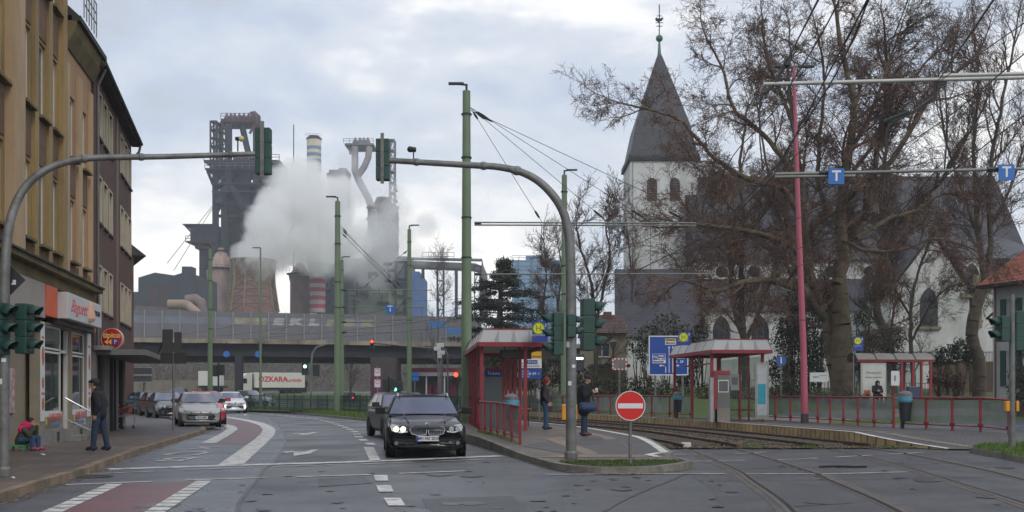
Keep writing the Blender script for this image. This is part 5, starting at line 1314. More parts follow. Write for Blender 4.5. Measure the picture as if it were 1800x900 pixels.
# far shops right of the pier, under and beyond the bridge
D = 150; X_, Z_ = hz(D); ox = X_(760)
SH = thing('red_filling_station', 'low building with red and white canopy edge beyond the bridge', 'kiosk', (ox,D+14,0))
mb = MB(); mb.box(fx(700),fx(830),0,1,Z_(651),Z_(643)); mb.build('canopy_edge', mat('canopy_red',(.30,.03,.05),var=.1), SH)
mb = MB(); mb.box(fx(690),fx(835),.01,8,Z_(658),Z_(651)); mb.build('canopy', mat('canopy_white',(.55,.55,.55),var=.1), SH)
mb = MB(); mb.box(fx(700),fx(830),4,8,.3,Z_(658)); mb.build('wall', mat('kiosk_wall',(.09,.09,.095),var=.5,scale=.6), SH)
for a, b, c in ((730,742,675),(746,757,668),(778,790,672),(800,812,672)):
    mb = MB(); mb.box(fx(a),fx(b),3.6,3.99,1,Z_(c)); mb.build('red_panel', mat('panel_red',(.34,.03,.06),var=.2), SH)
mb = MB()
for x in (704,735,770,805): mb.box(fx(x)-.1,fx(x)+.1,.3,.5,.3,Z_(651))
mb.split('column', posterw, SH)
# ================================================================ TREES AND PLANTS
bark = mat('bark_dark', (.075,.058,.045), rough=.95, var=.4, scale=3, bump=.8, bscale=8, dirt=(.10,.095,.05), dscale=1.2, damt=.6)
barkp = mat('bark_plane', (.105,.078,.055), rough=.95, var=.45, scale=2.2, bump=.8, bscale=7, dirt=(.13,.12,.06), dscale=.8, damt=.8)
twigm = mat('twig', (.085,.062,.048), rough=.95, var=.3, scale=.5)
twigr = mat('twig_reddish', (.115,.070,.050), rough=.95, var=.3, scale=.4)
seedm = mat('dry_leaf', (.115,.062,.04), rough=.95, var=.45, scale=5)
def tseg(V, Fc, p0, p1, r0, r1, n):
    d = p1-p0
    if d.length < 1e-5: return
    d.normalize(); a = d.orthogonal().normalized(); b = d.cross(a); o = len(V)
    for p, r in ((p0,r0),(p1,r1)):
        for j in range(n):
            t = 2*PI*j/n; q = a*(math.cos(t)*r)+b*(math.sin(t)*r); V.append((p.x+q.x,p.y+q.y,p.z+q.z))
    for j in range(n): k = (j+1)%n; Fc.append((o+j,o+k,o+n+k,o+n+j))
class Tree:
    def __init__(s, seed, levels, leaf=0, droop=0., twist=.25, maxr=1e9): s.r = random.Random(seed); s.TV=[]; s.TF=[]; s.CV=[]; s.CF=[]; s.LV=[]; s.LF=[]; s.levels=levels; s.leaf=leaf; s.droop=droop; s.twist=twist; s.n=0
    def seg(s, lev, p0, p1, r0, r1):
        if lev > 2: r0 = max(r0, .0098); r1 = max(r1, .0082)
        if lev <= 0: tseg(s.TV, s.TF, p0, p1, r0, r1, 10)
        elif lev == 1: tseg(s.TV, s.TF, p0, p1, r0, r1, 6)
        else: tseg(s.CV, s.CF, p0, p1, r0, r1, 4 if lev == 2 else 3)
    def branch(s, p, d, L, r, lev, up):
        """One branch that wanders, then sends out its children."""
        R_ = s.r; lv = s.levels[lev]; n = lv['seg']; d = d.normalized(); q = p.copy(); rr = r; nodes = [(q.copy(), d.copy(), rr)]
        for i in range(n):
            w = Vector((R_.gauss(0,1), R_.gauss(0,1), R_.gauss(0,1)))*lv['wig']
            d = (d+w+Vector((0,0,up))).normalized(); q2 = q+d*(L/n); r2 = r*(1-(1-lv['tip'])*(i+1)/n)
            s.seg(lev, q, q2, rr, r2); q, rr = q2, r2; nodes.append((q.copy(), d.copy(), rr)); s.n += 1
        s.kids(nodes, L, r, lev, up)
    def kids(s, nodes, L, r, lev, up):
        R_ = s.r; lv = s.levels[lev]
        if lev+1 >= len(s.levels):
            if s.leaf and R_.random() < s.leaf:
                q = nodes[-1][0]; a = Vector((R_.uniform(-1,1),R_.uniform(-1,1),R_.uniform(-1,1)))*.055; b = Vector((R_.uniform(-1,1),R_.uniform(-1,1),R_.uniform(-1,.2)))*.07; o = len(s.LV)
                s.LV += [tuple(q+a),tuple(q+b),tuple(q-a)+()] ; s.LF.append((o,o+1,o+2))
            return
        nv = s.levels[lev+1]; N = len(nodes)-1
        for i in range(lv['kids']):
            t = lv['from']+(1-lv['from'])*((i+R_.random())/lv['kids']); f = t*N; j = min(N-1, int(f)); u = f-j
            a, b = nodes[j], nodes[j+1]; p = a[0].lerp(b[0], u); d0 = a[1]; rad = a[2]*(1-u)+b[2]*u
            ax = d0.orthogonal().normalized(); ax.rotate(Matrix.Rotation(R_.uniform(0,2*PI), 3, d0))
            dd = d0.copy(); dd.rotate(Matrix.Rotation(R(R_.uniform(*lv['ang'])), 3, ax))
            if 'flat' in lv: dd.z *= lv['flat']
            s.branch(p, dd, L*nv['len']*R_.uniform(.6,1.25)*(1-.35*t), min(rad*.8, r*nv['rad']), lev+1, up+nv.get('up',0))
        # the tip carries on
        if lv.get('cont', True):
            a = nodes[-1]; s.branch(a[0], a[1], L*nv['len']*.9, a[2], lev+1, up)
    def guide(s, pts, r0, r1, lev=1, L=None, up=0.02, base=True):
        """A limb drawn through given points, which then branches freely."""
        pts = [Vector(p) for p in pts]; r0 *= .88
        c = []; k = len(pts)
        for i in range(k-1):
            p0,p1,p2,p3 = [pts[min(max(j,0),k-1)] for j in (i-1,i,i+1,i+2)]
            for q in range(6):
                t = q/6; c.append(.5*((2*p1)+(p2-p0)*t+(2*p0-5*p1+4*p2-p3)*t*t+(3*p1-p0-3*p2+p3)*t**3))
        c.append(pts[-1]); n = len(c)-1; nodes = []; tot = sum((c[i+1]-c[i]).length for i in range(n))
        for i in range(n+1):
            d = (c[min(i+1,n)]-c[max(i-1,0)]).normalized(); rr = r0+(r1-r0)*(i/n)**.8
            nodes.append((c[i]+Vector((s.r.gauss(0,1),s.r.gauss(0,1),s.r.gauss(0,1)))*.02*tot/10*(0<i<n), d, rr))
        for i in range(n): s.seg(0 if r0 > .22 else 1, nodes[i][0], nodes[i+1][0], nodes[i][2], nodes[i+1][2])
        if base is not None: s.kids(nodes, L or tot*.62, r0, lev, up)
        return nodes
    def finish(s, name, label, cat, loc, tm, cm, group=None, leafm=None):
        print(name, s.n)
        t = thing(name, label, cat, loc, 0, group); off = Vector(loc)
        def mk(nm, V, Fc, m, sm):
            if not V: return
            me = bpy.data.meshes.new(nm); me.from_pydata([(a-off.x,b-off.y,c-off.z) for a,b,c in V], [], Fc); me.materials.append(m)
            if sm: me.polygons.foreach_set('use_smooth', [True]*len(me.polygons))
            o = bpy.data.objects.new(nm, me); C.objects.link(o); o.parent = t; return o
        mk('trunk', s.TV, s.TF, tm, True); cr_ = mk('crown', s.CV, s.CF, cm, False)
        if s.LV: 
            o = mk('dry_leaves', s.LV, s.LF, leafm or seedm, False)
            o.parent = cr_ if cr_ else t
        return t
LV = lambda **k: k
# levels: 0 trunk, 1 limbs, 2 branches, 3 .. twigs
plane_levels = [LV(seg=6,wig=.06,tip=.6,kids=5,**{'from':.4},ang=(30,60)),
    LV(seg=8,wig=.13,tip=.2,kids=13,**{'from':.12},ang=(28,70),len=.62,rad=.36),
    LV(seg=7,wig=.15,tip=.25,kids=9,**{'from':.15},ang=(28,62),len=.56,rad=.30,up=.0),
    LV(seg=6,wig=.18,tip=.35,kids=7,**{'from':.12},ang=(28,65),len=.56,rad=.38,up=-.03),
    LV(seg=5,wig=.22,tip=.5,kids=5,**{'from':.15},ang=(25,65),len=.55,rad=.5,up=-.05),
    LV(seg=3,wig=.24,tip=.6,kids=0,**{'from':.1},ang=(25,65),len=.6,rad=.6,up=-.06)]
D = 64
def T_(x, y, dy=0): return P(x, y, D+dy)
t = Tree(5, plane_levels, leaf=.10)
t.guide([T_(1484,716),T_(1480,640),T_(1476,560),T_(1472,505)], .80, .58, 1, base=None)
t.guide([T_(1476,716,.5),T_(1462,640,.3),T_(1452,560,.2),T_(1430,500),T_(1418,430),T_(1410,330,.5),T_(1398,230,1),T_(1385,140,1)], .46, .10, 1, L=7.5, up=.03)
t.guide([T_(1472,510),T_(1480,440),T_(1478,360),T_(1492,270,-1),T_(1500,180,-1.5),T_(1480,90,-2),T_(1470,20,-2)], .52, .09, 1, L=7.5, up=.03)
t.guide([T_(1480,360),T_(1515,320,-2),T_(1560,290,-3),T_(1600,230,-4),T_(1640,165,-4),T_(1690,120,-5)], .30, .07, 1, L=7, up=.02)
t.guide([T_(1472,500),T_(1502,420,1),T_(1530,350,2),T_(1545,250,3),T_(1560,150,3),T_(1555,60,3)], .36, .08, 1, L=7, up=.03)
t.guide([T_(1450,560,.2),T_(1415,520,-1),T_(1385,500,-2),T_(1345,493,-3),T_(1300,497,-3.5),T_(1262,512,-4),T_(1225,500,-4),T_(1195,492,-4)], .33, .07, 1, L=6, up=.01)
t.guide([T_(1430,500,0),T_(1400,440,-1),T_(1350,415,-2),T_(1290,402,-3),T_(1235,395,-4),T_(1180,400,-4)], .26, .06, 1, L=6, up=.02)
t.guide([T_(1418,430,0),T_(1385,340,-1),T_(1330,320,-2),T_(1290,302,-3),T_(1245,268,-4),T_(1200,215,-4),T_(1150,195,-4.5),T_(1105,185,-5)], .26, .05, 1, L=5.5, up=.02)
t.guide([T_(1410,330,.5),T_(1370,270,-1),T_(1335,230,-1),T_(1290,190,-1.5),T_(1270,120,-2),T_(1245,75,-2)], .22, .05, 1, L=6, up=.04)
t.guide([T_(1398,230,1),T_(1375,170,2),T_(1350,110,2),T_(1340,50,2)], .16, .05, 1, L=5.5, up=.04)
t.guide([T_(1492,270,-1),T_(1530,200,0),T_(1560,120,1),T_(1580,60,1)], .18, .05, 1, L=5.5, up=.03)
t.guide([T_(1478,400,0),T_(1440,330,4),T_(1440,240,6),T_(1450,150,7),T_(1440,70,7)], .22, .06, 1, L=6, up=.03)
t.guide([T_(1505,420,0),T_(1560,385,2),T_(1610,370,3),T_(1660,340,3),T_(1700,350,3)], .2, .06, 1, L=5.5, up=.02)
t.guide([T_(1440,520,0),T_(1400,470,3),T_(1340,430,5),T_(1290,370,6),T_(1250,320,6)], .2, .05, 1, L=6, up=.02)
t.guide([T_(1440,540,0),T_(1410,470,5),T_(1370,380,7),T_(1350,300,7),T_(1330,180,7)], .18, .05, 1, L=6, up=.03)
t.guide([T_(1480,420,0),T_(1520,440,-3),T_(1580,440,-5),T_(1640,420,-5),T_(1690,430,-5)], .16, .05, 1, L=5, up=-.01)
t.guide([T_(1500,300,0),T_(1560,220,3),T_(1620,120,4),T_(1650,90,4)], .16, .05, 1, L=6, up=.02)
t.finish('plane_tree', 'largest bare plane tree with a thick pale trunk in front of the church', 'tree', tuple(T_(1482,716)), barkp, twigr)

# dark leaning trunk behind it, tree with a forked trunk at the right, others
mid_levels = [LV(seg=6,wig=.06,tip=.6,kids=6,**{'from':.35},ang=(20,50)),
    LV(seg=8,wig=.10,tip=.2,kids=13,**{'from':.12},ang=(20,50),len=.62,rad=.36),
    LV(seg=6,wig=.12,tip=.25,kids=8,**{'from':.15},ang=(20,50),len=.56,rad=.32,up=.02),
    LV(seg=5,wig=.15,tip=.4,kids=6,**{'from':.12},ang=(20,50),len=.55,rad=.42),
    LV(seg=4,wig=.18,tip=.5,kids=3,**{'from':.12},ang=(20,50),len=.55,rad=.5),
    LV(seg=2,wig=.2,tip=.6,kids=0,**{'from':.1},ang=(20,50),len=.6,rad=.6)]
D = 78
t = Tree(9, mid_levels, leaf=.1)
t.guide([T_(1720,702),T_(1722,640),T_(1708,590),T_(1716,540),T_(1732,500)], .52, .40, 1, base=None)
t.guide([T_(1732,500),T_(1722,430),T_(1716,360),T_(1712,260,1),T_(1720,160,1),T_(1715,80,1)], .30, .06, 1, L=8, up=.05)
t.guide([T_(1732,500),T_(1742,430),T_(1738,330,-1),T_(1752,230,-2),T_(1770,140,-2),T_(1785,60,-2)], .28, .06, 1, L=8, up=.05)
t.guide([T_(1722,430),T_(1690,330,2),T_(1660,240,3),T_(1650,150,3)], .16, .05, 1, L=7, up=.05)
t.guide([T_(1740,400),T_(1780,320,2),T_(1810,220,2)], .16, .05, 1, L=7, up=.05)
t.guide([T_(1735,560),T_(1765,535,-4),T_(1810,500,-8)], .11, .05, 1, L=4, up=.02)
t.finish('forked_tree', 'tall bare tree with forked curving trunk near the white shuttered house', 'tree', tuple(T_(1720,702)), bark, twigm)
D = 88
t = Tree(12, mid_levels, leaf=.1)
t.guide([T_(1570,690),T_(1560,600),T_(1540,540),T_(1550,450),T_(1600,370,-3),T_(1660,310,-5),T_(1700,240,-5)], .55, .1, 1, L=6.5, up=.04)
t.guide([T_(1545,520),T_(1555,440),T_(1548,340,1),T_(1560,240,1),T_(1555,150,1)], .3, .08, 1, L=7, up=.05)
t.finish('leaning_tree', 'dark tree with a thick trunk leaning right in front of the transept', 'tree', tuple(T_(1570,690)), bark, twigm)
D = 86
t = Tree(61, mid_levels, leaf=.1)
t.guide([T_(1606,692),T_(1604,640),T_(1600,570),T_(1606,510),T_(1625,450),T_(1640,400)], .26, .06, 1, L=5, up=.0)
t.guide([T_(1602,600),T_(1640,530,-2),T_(1680,500,-3),T_(1720,510,-3)], .12, .04, 1, L=4.4, up=-.02)
t.guide([T_(1602,560),T_(1570,500,-2),T_(1560,450,-2),T_(1580,400,-2)], .12, .04, 1, L=4.6, up=.0)
t.finish('fine_twigged_tree', 'smaller bare tree with fine drooping twigs before the white gable', 'tree', tuple(T_(1606,692)), bark, twigm)
D = 80
t = Tree(21, mid_levels, leaf=.3)
t.guide([T_(1312,690),T_(1308,600),T_(1303,545),T_(1304,470),T_(1308,400),T_(1300,300,1),T_(1310,220,1)], .40, .08, 1, L=5.5, up=.03)
t.guide([T_(1306,590),T_(1290,540),T_(1284,470),T_(1286,410),T_(1275,340)], .26, .07, 1, L=5.5, up=.03)
t.guide([T_(1310,600),T_(1330,560),T_(1352,500),T_(1368,440),T_(1382,370)], .22, .07, 1, L=5, up=.03)
t.guide([T_(1304,470),T_(1260,430,-1),T_(1235,390,-1),T_(1240,340,-1)], .14, .05, 1, L=5, up=.0)
t.guide([T_(1308,420),T_(1340,380,-1),T_(1370,340,-1),T_(1380,300,-1)], .14, .05, 1, L=5, up=.0)
t.finish('multi_stem_tree', 'dark tree with three diverging stems left of the big plane tree', 'tree', tuple(T_(1312,690)), bark, twigr)
D = 75
t = Tree(31, mid_levels, leaf=.04)
t.guide([T_(1046,705),T_(1047,640),T_(1046,570),T_(1040,500),T_(1022,440),T_(1012,390)], .24, .05, 1, L=4.6, up=.05)
t.guide([T_(1047,580),T_(1060,510),T_(1072,450),T_(1065,400),T_(1075,375)], .14, .04, 1, L=4.2, up=.04)
t.guide([T_(1046,560),T_(1020,530),T_(995,500),T_(975,480)], .08, .03, 1, L=3.6, up=.04)
t.finish('slender_tree', 'slender bare tree right behind the grey traffic light mast', 'tree', tuple(T_(1046,705)), bark, twigm)
D = 95
t = Tree(41, mid_levels, leaf=.15)
for xx, s_ in ((958,0),(985,1)):
    t.guide([T_(xx,690),T_(xx+2,600),T_(xx-4,540),T_(xx+3,480),T_(xx-2,440)], .2, .05, 1, L=4.5, up=.04)
t.finish('background_tree', 'reddish bare tree between the cedar and the second green pole', 'tree', tuple(T_(970,690)), bark, twigr)
D = 110
t = Tree(43, mid_levels, leaf=0)
t.guide([T_(1110,690),T_(1108,600),T_(1112,520),T_(1106,440),T_(1100,390)], .2, .05, 1, L=6, up=.04)
t.finish('background_tree', 'bare tree standing against the left side of the church tower', 'tree', tuple(T_(1110,690)), bark, twigm)
D = 150
t = Tree(47, mid_levels, leaf=0)
t.guide([T_(771,690),T_(770,600),T_(771,540),T_(770,500),T_(771,470)], .2, .03, 1, L=6, up=.1)
t.finish('small_bare_tree', 'small bare upright tree by the gas pipe trestle above the noise barrier', 'tree', tuple(T_(771,690)), mat('bark_grey',(.10,.095,.10),var=.2), MATS['bark_grey'])
D = 190
for j, (xx, top, lab) in enumerate(((617,640,'bare tree left of the bridge pier under the deck'),)):
    t = Tree(51+j, mid_levels, leaf=0); t.guide([T_(xx,700),T_(xx-1,670),T_(xx+1,640),T_(xx,615)], .28, .06, 1, L=5, up=.05); t.finish('far_tree', lab, 'tree', tuple(T_(xx,700)), bark, twigm)

# cedar with tiers of foliage
def clump(mb, c, rx, rz, n, size, R_, flat=.6, mi=2):
    for _ in range(n):
        while True:
            v = Vector((R_.uniform(-1,1),R_.uniform(-1,1),R_.uniform(-1,1)))
            if v.length < 1: break
        p = Vector(c)+Vector((v.x*rx, v.y*rx, v.z*rz)); a = Vector((R_.uniform(-1,1),R_.uniform(-1,1),R_.uniform(-flat,flat))).normalized()*size*R_.uniform(.5,1.3); b = a.orthogonal().normalized(); b.rotate(Matrix.Rotation(R_.uniform(0,6.28),3,a.normalized())); b *= size*.35
        mb._a([p-b*.6, p+a*.5-b, p+a, p+a*.5+b], [(0,1,2,3)], R_.randrange(mi))
cedarm = [mat('cedar_a',(.030,.042,.034),rough=.9,var=.3), mat('cedar_b',(.062,.076,.058),rough=.9,var=.3)]
rg = random.Random(4); D = 78
CE = thing('cedar', 'dark cedar with level branch tiers behind the left tram shelter', 'tree', tuple(T_(878,700)))
lo = Vector(T_(878,700)); mb = MB(); mb.tube([(0,0,0),(0,0,5),(0.1,0,8.5),(.3,0,10.3)], [.35,.25,.12,.03], 8)
tw = MB(); fo = MB()
for i in range(96):
    tier = i//6; z = 1.0+.58*tier+rg.uniform(-.30,.26); u = tier/15
    reach = (3.4 if u < .62 else 3.4*(1-(u-.62)/.38)**.7+.45)*rg.uniform(.55,1.12)
    a = rg.uniform(0,2*PI); dx, dy = math.cos(a)*reach, math.sin(a)*reach*.9
    if tier == 15: dx = abs(dx)+.4
    tip = z+rg.uniform(-.45,.40); pts = [(0,0,z),(dx*.5,dy*.5,z+.1),(dx,dy,tip)]
    tw.tube(pts, [.07,.045,.015], 4)
    for q in range(9):
        t_ = .2+.8*q/8; c = (dx*t_, dy*t_, z+(tip-z)*t_+rg.uniform(-.10,.08)); clump(fo, c, .50, rg.uniform(.12,.3), 40, .15, rg)
mb.build('trunk', bark, CE); fo.build('crown', cedarm, CE, recalc=False); tw.build('limb', bark, CE)
# bushes: a shell of twigs and leaves
def bush(name, label, x, y, Dd, blobs, mats, n=900, size=.16, stems=True, group=None):
    b = P(x, y, Dd); b.z = min(b.z, ground_at(b.x, b.y)); rg = random.Random(int(x*7+y)); o = thing(name, label, 'bush', tuple(b), 0, group)
    fo = MB(); st = MB()
    for cx, cy, r, dy in blobs:
        c = P(cx, cy, Dd+dy)-b; rr = r/F*(Dd+dy)
        for _ in range(int(n*rr*rr*.85)):
            v = Vector((rg.gauss(0,1),rg.gauss(0,1),rg.gauss(0,1))).normalized(); k_ = rg.uniform(.45,1.0)*(1+.28*noise.noise(v*2.2+c)); p = c+Vector((v.x,v.y,v.z*.9))*rr*k_
            if p.z < 0: continue
            a = Vector((rg.uniform(-1,1),rg.uniform(-1,1),rg.uniform(-.6,.8))).normalized()*size*rg.uniform(.5,1.2); q = a.orthogonal().normalized(); q.rotate(Matrix.Rotation(rg.uniform(0,6.28),3,a.normalized())); q *= size*.45
            fo._a([p, p+a*.5-q, p+a, p+a*.5+q], [(0,1,2,3)], rg.randrange(len(mats)))
        if stems:
            for _ in range(7): st.tube([(c.x+rg.uniform(-.2,.2)*rr, c.y, 0), (c.x+rg.uniform(-.5,.5)*rr, c.y+rg.uniform(-.4,.4)*rr, c.z*.6), (c.x+rg.uniform(-1,1)*rr, c.y+rg.uniform(-.7,.7)*rr, c.z+rr*.7)], [.05,.03,.01], 4)
    fo.build('foliage', mats, o, recalc=False)
    if stems: st.build('stem', bark, o)
    return o
evg = [mat('evergreen_a',(.014,.026,.014),var=.3,rough=.8), mat('evergreen_b',(.025,.040,.021),var=.3,rough=.8), mat('evergreen_c',(.045,.062,.033),var=.3,rough=.7)]
brn = [mat('hedge_brown',(.055,.040,.026),var=.4,rough=.9), mat('hedge_olive',(.038,.042,.02),var=.4,rough=.9), mat('hedge_green',(.026,.040,.017),var=.4,rough=.9)]
olv = [mat('olive_leaf_a',(.07,.085,.05),var=.3,rough=.8), mat('olive_leaf_b',(.11,.12,.075),var=.3,rough=.8), brn[2]]
bush('yew', 'dark evergreen tree mass left of the plane tree trunk', 1400, 700, 72, [(1390,600,34,0),(1420,560,36,1),(1395,530,24,0),(1435,610,34,0),(1375,650,34,0),(1420,655,34,0),(1385,575,24,-1),(1440,520,20,1)], evg[:2], 900)
bush('yew', 'dark evergreen directly right of the plane tree trunk behind the bus shelter', 1545, 700, 80, [(1520,600,26,0),(1560,600,32,0),(1535,640,34,0),(1575,640,26,0),(1515,560,18,0),(1500,640,22,1)], evg, 800)
bush('laurel', 'rounded laurel bush behind the brick garden wall', 1680, 640, 80, [(1665,625,22,0),(1690,615,24,0),(1708,630,20,0),(1650,635,14,0)], evg, 900)
bush('olive_bush', 'pale olive bush hanging above the blue direction sign', 1150, 690, 82, [(1140,590,28,0),(1170,575,30,0),(1120,610,24,0),(1200,590,24,0),(1140,620,26,0),(1195,620,24,0)], olv, 260, .2)
bush('holly', 'dark green holly behind the right edge of the blue direction sign', 1210, 700, 78, [(1215,640,22,0),(1225,610,22,0),(1205,665,20,0),(1235,580,16,0)], evg[:2], 800)
bush('hedge', 'brown and green hedge left behind the right-hand platform railing', 1100, 715, 66, [(1060,685,26,0),(1095,680,26,0),(1130,682,24,0),(1165,686,22,0),(1030,690,20,0),(1200,690,20,0)], brn, 700, .14)
bush('hedge', 'rusty brown hedge between the tram shelter and the pink lamp post', 1385, 715, 62, [(1240,690,20,0),(1270,692,20,0),(1375,690,24,0),(1340,695,20,0),(1400,680,26,0),(1300,695,20,0)], brn, 700, .14)
bush('ground_shrubs', 'low green shrubs at the foot of the plane tree', 1470, 715, 59, [(1430,700,18,0),(1460,702,18,0),(1490,700,18,0),(1515,703,16,0)], evg, 700, .12)
bush('red_shrub', 'reddish bare shrub in front of the garden wall', 1665, 700, 72, [(1650,668,20,0),(1680,670,18,0)], [mat('red_twigs',(.12,.06,.045),var=.3)], 500, .2)
bush('conifer', 'small dark conifer at the right edge before the shuttered house', 1785, 700, 62, [(1795,660,22,0),(1798,620,14,0),(1790,690,22,0)], evg[:2], 800, .14)
bush('hedge', 'dark hedge behind the two people waiting on the left platform', 960, 705, 70, [(925,665,26,0),(965,660,30,0),(1000,665,28,0),(890,670,24,0),(1030,670,26,0),(940,640,20,0),(1000,635,22,0)], brn, 520, .16)
bush('hedge', 'sparse brown scrub behind the left tram shelter', 860, 705, 74, [(850,640,28,0),(880,650,24,0),(840,600,20,0),(870,610,22,0)], brn[:1]+evg[:1], 260, .2)
# scrub on the embankment under the bridge: a mass nobody could count
mb = MB(); rg = random.Random(8)
for _ in range(42000):
    x = rg.uniform(-85, 12); t_ = rg.random(); y = 213+t_*26; z = .8+min(1,t_*2)*6+rg.random()**2*3.5
    a = Vector((rg.uniform(-1,1),rg.uniform(-1,1),rg.uniform(-.3,1.6)))*rg.uniform(.3,.8); q = a.orthogonal().normalized()*.05
    mb._a([(x,y,z), (x+a.x+q.x,y+a.y+q.y,z+a.z+q.z), (x+a.x-q.x,y+a.y-q.y,z+a.z)], [(0,1,2)], rg.randrange(3))
tag(mb.build('undergrowth', [mat('scrub_a',(.075,.052,.042),var=.3), mat('scrub_b',(.05,.04,.032),var=.3), mat('scrub_c',(.06,.062,.04),var=.3)], recalc=False), 'brown winter scrub on the embankment behind the bridge', 'undergrowth', kind='stuff')
# ================================================================ STREET FURNITURE
galv = mat('galvanised_pole', (.20,.20,.195), rough=.6, metal=.5, var=.3, scale=2, dirt=(.10,.095,.085), dscale=3, damt=.7)
siggreen = mat('signal_green', (.018,.062,.05), rough=.55, var=.15, scale=3)
sigdark = mat('signal_dark', (.012,.02,.018), rough=.5, var=.1)
greenpole = mat('pole_green', (.135,.19,.112), rough=.65, var=.1, scale=1.2, dirt=(.17,.22,.14), dscale=.8, damt=.35)
red = mat('shelter_red', (.25,.016,.028), rough=.5, var=.22, scale=1.5, dirt=(.16,.05,.05), dscale=2.5, damt=.5)
pink = mat('pole_pink', (.40,.085,.13), rough=.6, var=.08, dirt=(.30,.12,.14), dscale=1, damt=.4)
orangem = mat('button_orange', (.72,.30,.02), rough=.5, var=.05)
roadblue = mat('road_sign_blue', (.012,.06,.30), rough=.4, var=.05)
signwhite = mat('sign_white', (.68,.69,.70), rough=.4, var=.03)
signyel = mat('sign_amber', (.65,.36,.03), rough=.45, var=.05)
paleglass = glassmat('milky_glass', (1.,1.,1.), .92, .35, .05)
frost = glassmat('frosted_glass', (.62,.70,.66), .50, .3, .35)
clearg = glassmat('clear_glass', (.86,.92,.90), .16, .05, .6)
lampon = {'red': mat('light_red',(1,.03,.01),var=0,emit=6), 'green': mat('light_green',(.1,1,.5),var=0,emit=4), 'white': mat('light_white',(1,.98,.9),var=0,emit=5), 'off': mat('lens_off',(.02,.02,.02),var=0,rough=.1)}
def signal_head(label, loc, rz, n=3, lit=None, s=1., bar=False, group=None, parent=None, visor=True, col=None):
    t = parent or thing('traffic_signal', label, 'traffic light', tuple(loc), rz, group)
    h = .3*n*s; w = .29*s; col = col or siggreen
    mb = MB()
    for i in range(n): mb.box(-w/2,w/2,-.12*s,.09*s,-h/2+.3*s*i+.004,-h/2+.3*s*(i+1)-.004)
    mb.box(-w/2+.01,w/2-.01,-.10*s,.08*s,-h/2,h/2); hs = mb.build('housing', col, t, bevel=.012*s)
    if parent is None: hs_t = t
    for i in range(n):
        z = h/2-.15*s-.3*s*i
        k = {0:'red',1:None,n-1:'green'}.get(i) if n > 1 else lit
        m = lampon[k] if (lit and k == lit) else lampon['off']
        mb = MB(); mb.lathe([(.001,-.125*s),(.105*s,-.125*s),(.105*s,-.10*s),(.001,-.10*s)], (0,0,z), 16, axis='y'); ln = mb.build('lens', m, t)
        if visor:
            mb = MB(); N_ = 14; o = []
            for q in range(N_+1):
                a = PI*(-.12)+PI*1.24*q/N_; o.append((math.cos(a), math.sin(a)))
            A = [(.118*s*x, -.12*s, z+.118*s*y) for x, y in o]; B = [(.112*s*x, -.12*s-.24*s*(.55+.45*max(0,y)), z+.112*s*y-.02*s) for x, y in o]
            mb.strip(A, B); v = mb.build('visor', col, ln, smooth=True); md = v.modifiers.new('s','SOLIDIFY'); md.thickness = .008
    if bar:
        mb = MB(); mb.box(-.035,.035,.095*s,.13*s,-h/2-.08,h/2+.1); mb.build('mounting_bar', galv, t)
    return t
def mastarm(label, base, path, r, ysgn):
    t = thing('signal_mast', label, 'signal mast', tuple(base)); b = Vector(base)
    pts = [Vector((0,0,-.02)), Vector((0,0,1.2))]+[Vector(p)-b for p in path]
    c = [pts[0], pts[1]]
    body = [pts[1]]+pts[2:]; k = len(body)
    for i in range(k-1):
        p0,p1,p2,p3 = [body[min(max(j,0),k-1)] for j in (i-1,i,i+1,i+2)]
        for q in range(1,6): u = q/5; c.append(.5*((2*p1)+(p2-p0)*u+(2*p0-5*p1+4*p2-p3)*u*u+(3*p1-p0-3*p2+p3)*u**3))
    n = len(c); rs = [r*(1-.5*max(0,(i-6)/(n-6))) for i in range(n)]
    mb = MB(); mb.tube(c, rs, 12); mb.build('mast', galv, t, smooth=40)
    mb = MB(); mb.lathe([(r*1.25,0),(r*1.25,.12),(r*1.05,.16)], (0,0,0), 12, caps=False); mb.build('foot_sleeve', galv, t)
    for z_, a_, h_ in ((1.55,-.3,.09),(1.9,.4,.06),(2.35,-.7,.12)): mb = MB(); mb.cbox((r*1.0*math.sin(a_),-r*1.0*math.cos(a_),z_),(.07,.012,h_),a_); mb.build('sticker', signwhite, t)
    mb = MB()
    for f in (.72,.84,.94): i = int(n*f); mb.ball(c[i], rs[i]*1.35, 8, (1.2,1,1))
    mb.split('clamp', galv, t)
    return t
bL = P(7, 837, 17.7); bL.z = SW
Yl = 17.7
mastarm('grey curved signal mast at the left edge reaching over the road', bL, [P(8,560,Yl),P(9,470,Yl),P(17,392,17.8),P(40,335,17.9),P(78,300,18),P(128,282,18.2),P(185,277,18.4),P(300,275,18.8),P(458,270,19.4)], .085, 1)
signal_head('signal seen from behind at the end of the left mast arm', P(463,266,19.4), PI, bar=True, s=.92)
signal_head('three lens signal close to the pole at the left edge, the nearer one', P(-2,578,17.6), R(78), s=.95)
signal_head('three lens signal just right of the pole at the left edge', P(42,578,17.9), R(84), s=.92)
t = thing('diamond_sign', 'rear of a dark diamond shaped sign on the left mast', 'sign', tuple(P(12,492,17.85)))
mb = MB(); mb.ext([(0,0,.30),(.30,0,0),(0,0,-.30),(-.30,0,0)], (0,.02,0)); mb.build('plate', mat('diamond_back',(.03,.03,.035),var=.1), t)
mb = MB(); mb.box(.10,.15,-.006,-.001,-.08,0); mb.box(.08,.15,-.007,-.002,-.08,-.05); mb.build('sticker', signwhite, t)
bR = P(1004, 806, 22.3); bR.z = .14; Yr = 22.3
